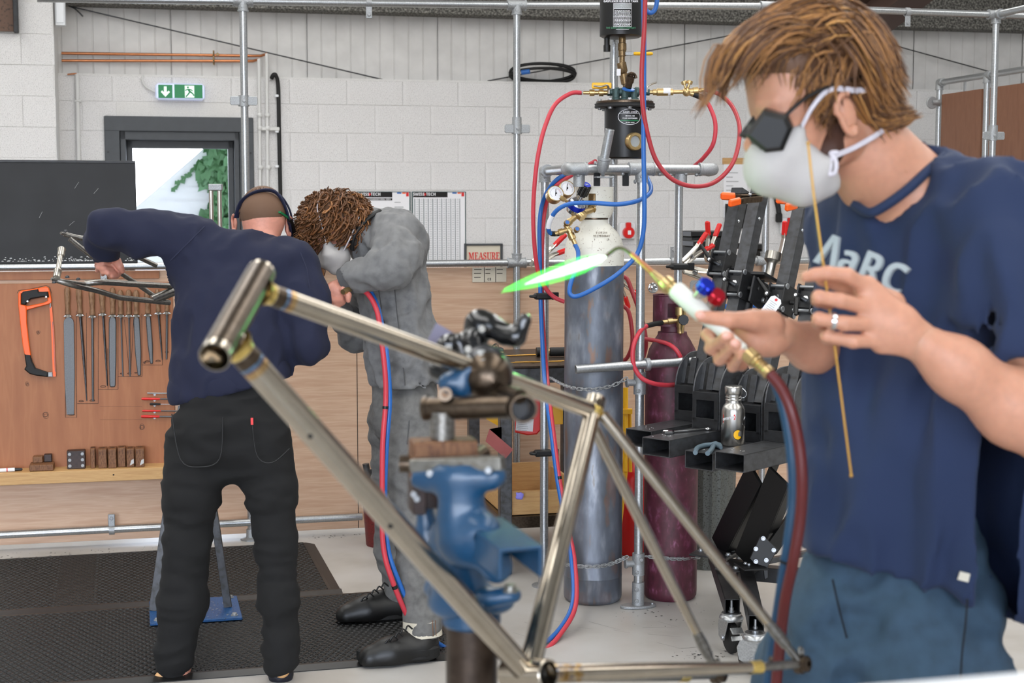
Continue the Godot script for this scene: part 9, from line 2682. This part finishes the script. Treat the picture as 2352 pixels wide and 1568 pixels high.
	for i in 3: put(locks[i], "hair", [M.hair_deep, M.hair_auburn, M.hair_auburn_light][i], o)
	put(flesh(mb(), [[[[742, 590, 5.235], [775, 588, 5.22]], [0.03, 0.045], 0.02], [[[765, 600, 5.22], [772, 612, 5.22]], [0.045, 0.03], 0.02], [[[748, 548, 5.185], [758, 580, 5.19]], [0.008, 0.03], 0.015]], 0.005, {"fold": [0.003, 14.0, 9, Vector3.ONE]}), "mask", M.mask, o)
	for q in [[[748, 555, 5.175], [740, 520, 5.165], [729, 480, 5.17], [735, 455, 5.2], [745, 446, 5.26]], [[790, 575, 5.17], [805, 545, 5.165], [825, 498, 5.19]]]: put(mb().tube(smoothed(ats(q), 6), 0.004, 6, true, false, 0.5), "mask_strap", M.strap, o)
	# overshirt
	m = flesh(mb(), [[[[893, 575, 5.3], [905, 680, 5.3], [925, 800, 5.28], [935, 880, 5.28]], [0.125, 0.118, 0.13, 0.136], 0.05, V3(1, 0, 0), 0.92], [[[870, 545, 5.3], [912, 555, 5.26]], [0.095, 0.10], 0.05], [[[915, 545, 5.2], [912, 590, 5.1], [900, 615, 5.06]], [0.085, 0.072, 0.064], 0.04], [[[900, 612, 5.06], [850, 625, 5.08], [806, 638, 5.11]], [0.064, 0.053, 0.046], 0.03], [[[865, 600, 5.42], [835, 740, 5.48], [815, 770, 5.48]], [0.07, 0.058, 0.052], 0.04], [[[815, 770, 5.48], [772, 705, 5.36]], [0.05, 0.04], 0.03]], 0.0095,
		{"smooth": 1, "fold": [0.012, 8.0, 17, V3(1, 0.8, 1), 1], "carve": [[[[770, 510, 5.27], [835, 545, 5.29]], [0.08, 0.06]]], "cut": [[at(935, 893, 5.1), V3(0.02, -1, 0)], [at(800, 642, 5.11), V3(-1, -0.55, 0), at(700, 700, 5.25), at(870, 560, 4.9)]]})
	put(m, "overshirt", M.grey_twill, o)
	put(mb().tube(smoothed(ats([[872, 484, 5.24], [840, 505, 5.2], [812, 540, 5.18], [808, 572, 5.2]]), 5), 0.014, 8, true, false, 0.5), "collar", M.black_rubber, o)
	put(mb().rod(at(812, 636, 5.105), at(797, 645, 5.115), [V2(0.044, 0), V2(0.05, 0.002), V2(0.05, 0.034), V2(0.044, 0.037), V2(0.03, 0.034)], 22), "rolled_cuff", M.grey_seam, o)
	put(flesh(mb(), [[[[782, 712, 5.36], [800, 725, 5.4], [822, 722, 5.42]], [0.035, 0.035, 0.03], 0.02]], 0.006, {"fold": [0.006, 30.0, 2, Vector3.ONE]}), "fleece_cuff", M.grey_seam, o)
	for q in [[[905, 600, 5.0], [905, 640, 5.135], [912, 720, 5.145], [922, 800, 5.135], [930, 885, 5.135]], [[865, 620, 5.14], [872, 680, 5.18], [884, 760, 5.17], [890, 800, 5.17]], [[935, 500, 5.18], [950, 550, 5.17], [938, 600, 5.14]]]: seam(o, M.grey_seam, q, 0.002)
	# grey jeans
	m = flesh(mb(), [[[[928, 890, 5.3], [928, 950, 5.3]], [0.112, 0.122], 0.05], [[[945, 960, 5.22], [950, 1080, 5.18], [952, 1200, 5.14], [962, 1330, 5.10], [972, 1440, 5.06]], [0.098, 0.088, 0.074, 0.067, 0.062], 0.05], [[[905, 960, 5.42], [905, 1130, 5.48], [905, 1260, 5.52], [915, 1365, 5.54]], [0.095, 0.075, 0.062, 0.056], 0.05]], 0.0095, {"smooth": 1, "fold": [0.007, 8.0, 5, V3(0.6, 1.3, 0.6), 1]})
	put(m, "jeans", M.grey_denim, o)
	put(mb().rod(at(969, 1422, 5.065), at(971, 1462, 5.06), [V2(0.05, 0), V2(0.066, 0.002), V2(0.068, 0.055), V2(0.05, 0.058)], 24), "turned_cuff", M.cream_paper, o)
	for x in [0, 7]: seam(o, M.block_wood, [[993 + x, 1424, 5.0], [995 + x, 1460, 4.995]], 0.0012, "selvedge")
	for q in [[[938, 905, 5.17], [940, 960, 5.13], [935, 1020, 5.095]], [[978, 920, 5.2], [980, 1000, 5.13], [988, 1020, 5.13]]]: seam(o, M.grey_seam, q)
	# boots
	for q in [[0.0, 0.0, 0.0], [-55.0, -98.0, 0.5]]:
		var f := func(x: float, y: float, d: float) -> Array: return [x + q[0], y + q[1], d + q[2]]
		var sh := flesh(mb(), [[[f.call(975, 1470, 5.05), f.call(972, 1498, 5.04)], [0.05, 0.046], 0.03], [[f.call(965, 1492, 5.02), f.call(900, 1500, 4.98), f.call(852, 1510, 4.96)], [0.048, 0.046, 0.042], 0.03], [[f.call(930, 1470, 5.02), f.call(880, 1492, 4.98)], [0.03, 0.03], 0.03]], 0.006, {"cut": [[at(q[0] + 915, q[1] + 1516, 5.0 + q[2]), Vector3.DOWN]]})
		put(sh, "boot_upper", M.shoe_black, o)
		var sol := []
		for e in [[822, 1514], [840, 1528], [900, 1533], [960, 1530], [1008, 1518], [1010, 1500], [985, 1492], [900, 1502], [845, 1504], [826, 1508]]:
			var p := at(e[0] + q[0], e[1] + q[1], 4.97 + q[2])
			sol.append(V2(p.x, p.y))
		var zc := at(915 + q[0], 1520 + q[1], 5.0 + q[2])
		var pl := []
		for i in 20:
			var a := TAU * i / 20
			pl.append(V2(cos(a) * 0.142, sin(a) * (0.047 + 0.006 * cos(a))))
		put(mb().prism(Transform3D(Basis(Vector3.UP, 0.18) * Basis(Vector3.RIGHT, -PI / 2), V3(zc.x, 0.034, zc.z)), pl, 0.042, 0.006, true), "sole", M.sole_black, o)
		for i in 5: put(mb().tube(smoothed(ats([f.call(884 + i * 12, 1478 - i * 8, 4.95), f.call(893 + i * 11, 1468 - i * 8, 4.955), f.call(903 + i * 11, 1476 - i * 8, 4.965)]), 3), 0.003, 6), "lace", M.black, o)
		put(mb().tube(smoothed(ats([f.call(930, 1490, 4.966), f.call(938, 1504, 4.968), f.call(958, 1500, 4.985), f.call(992, 1484, 5.0)]), 4), [0.004, 0.005, 0.006, 0.007, 0.007, 0.007, 0.006, 0.005, 0.004, 0.003, 0.002, 0.002, 0.001], 8, true, false, 0.5), "side_swoosh", M.black_gloss, o)
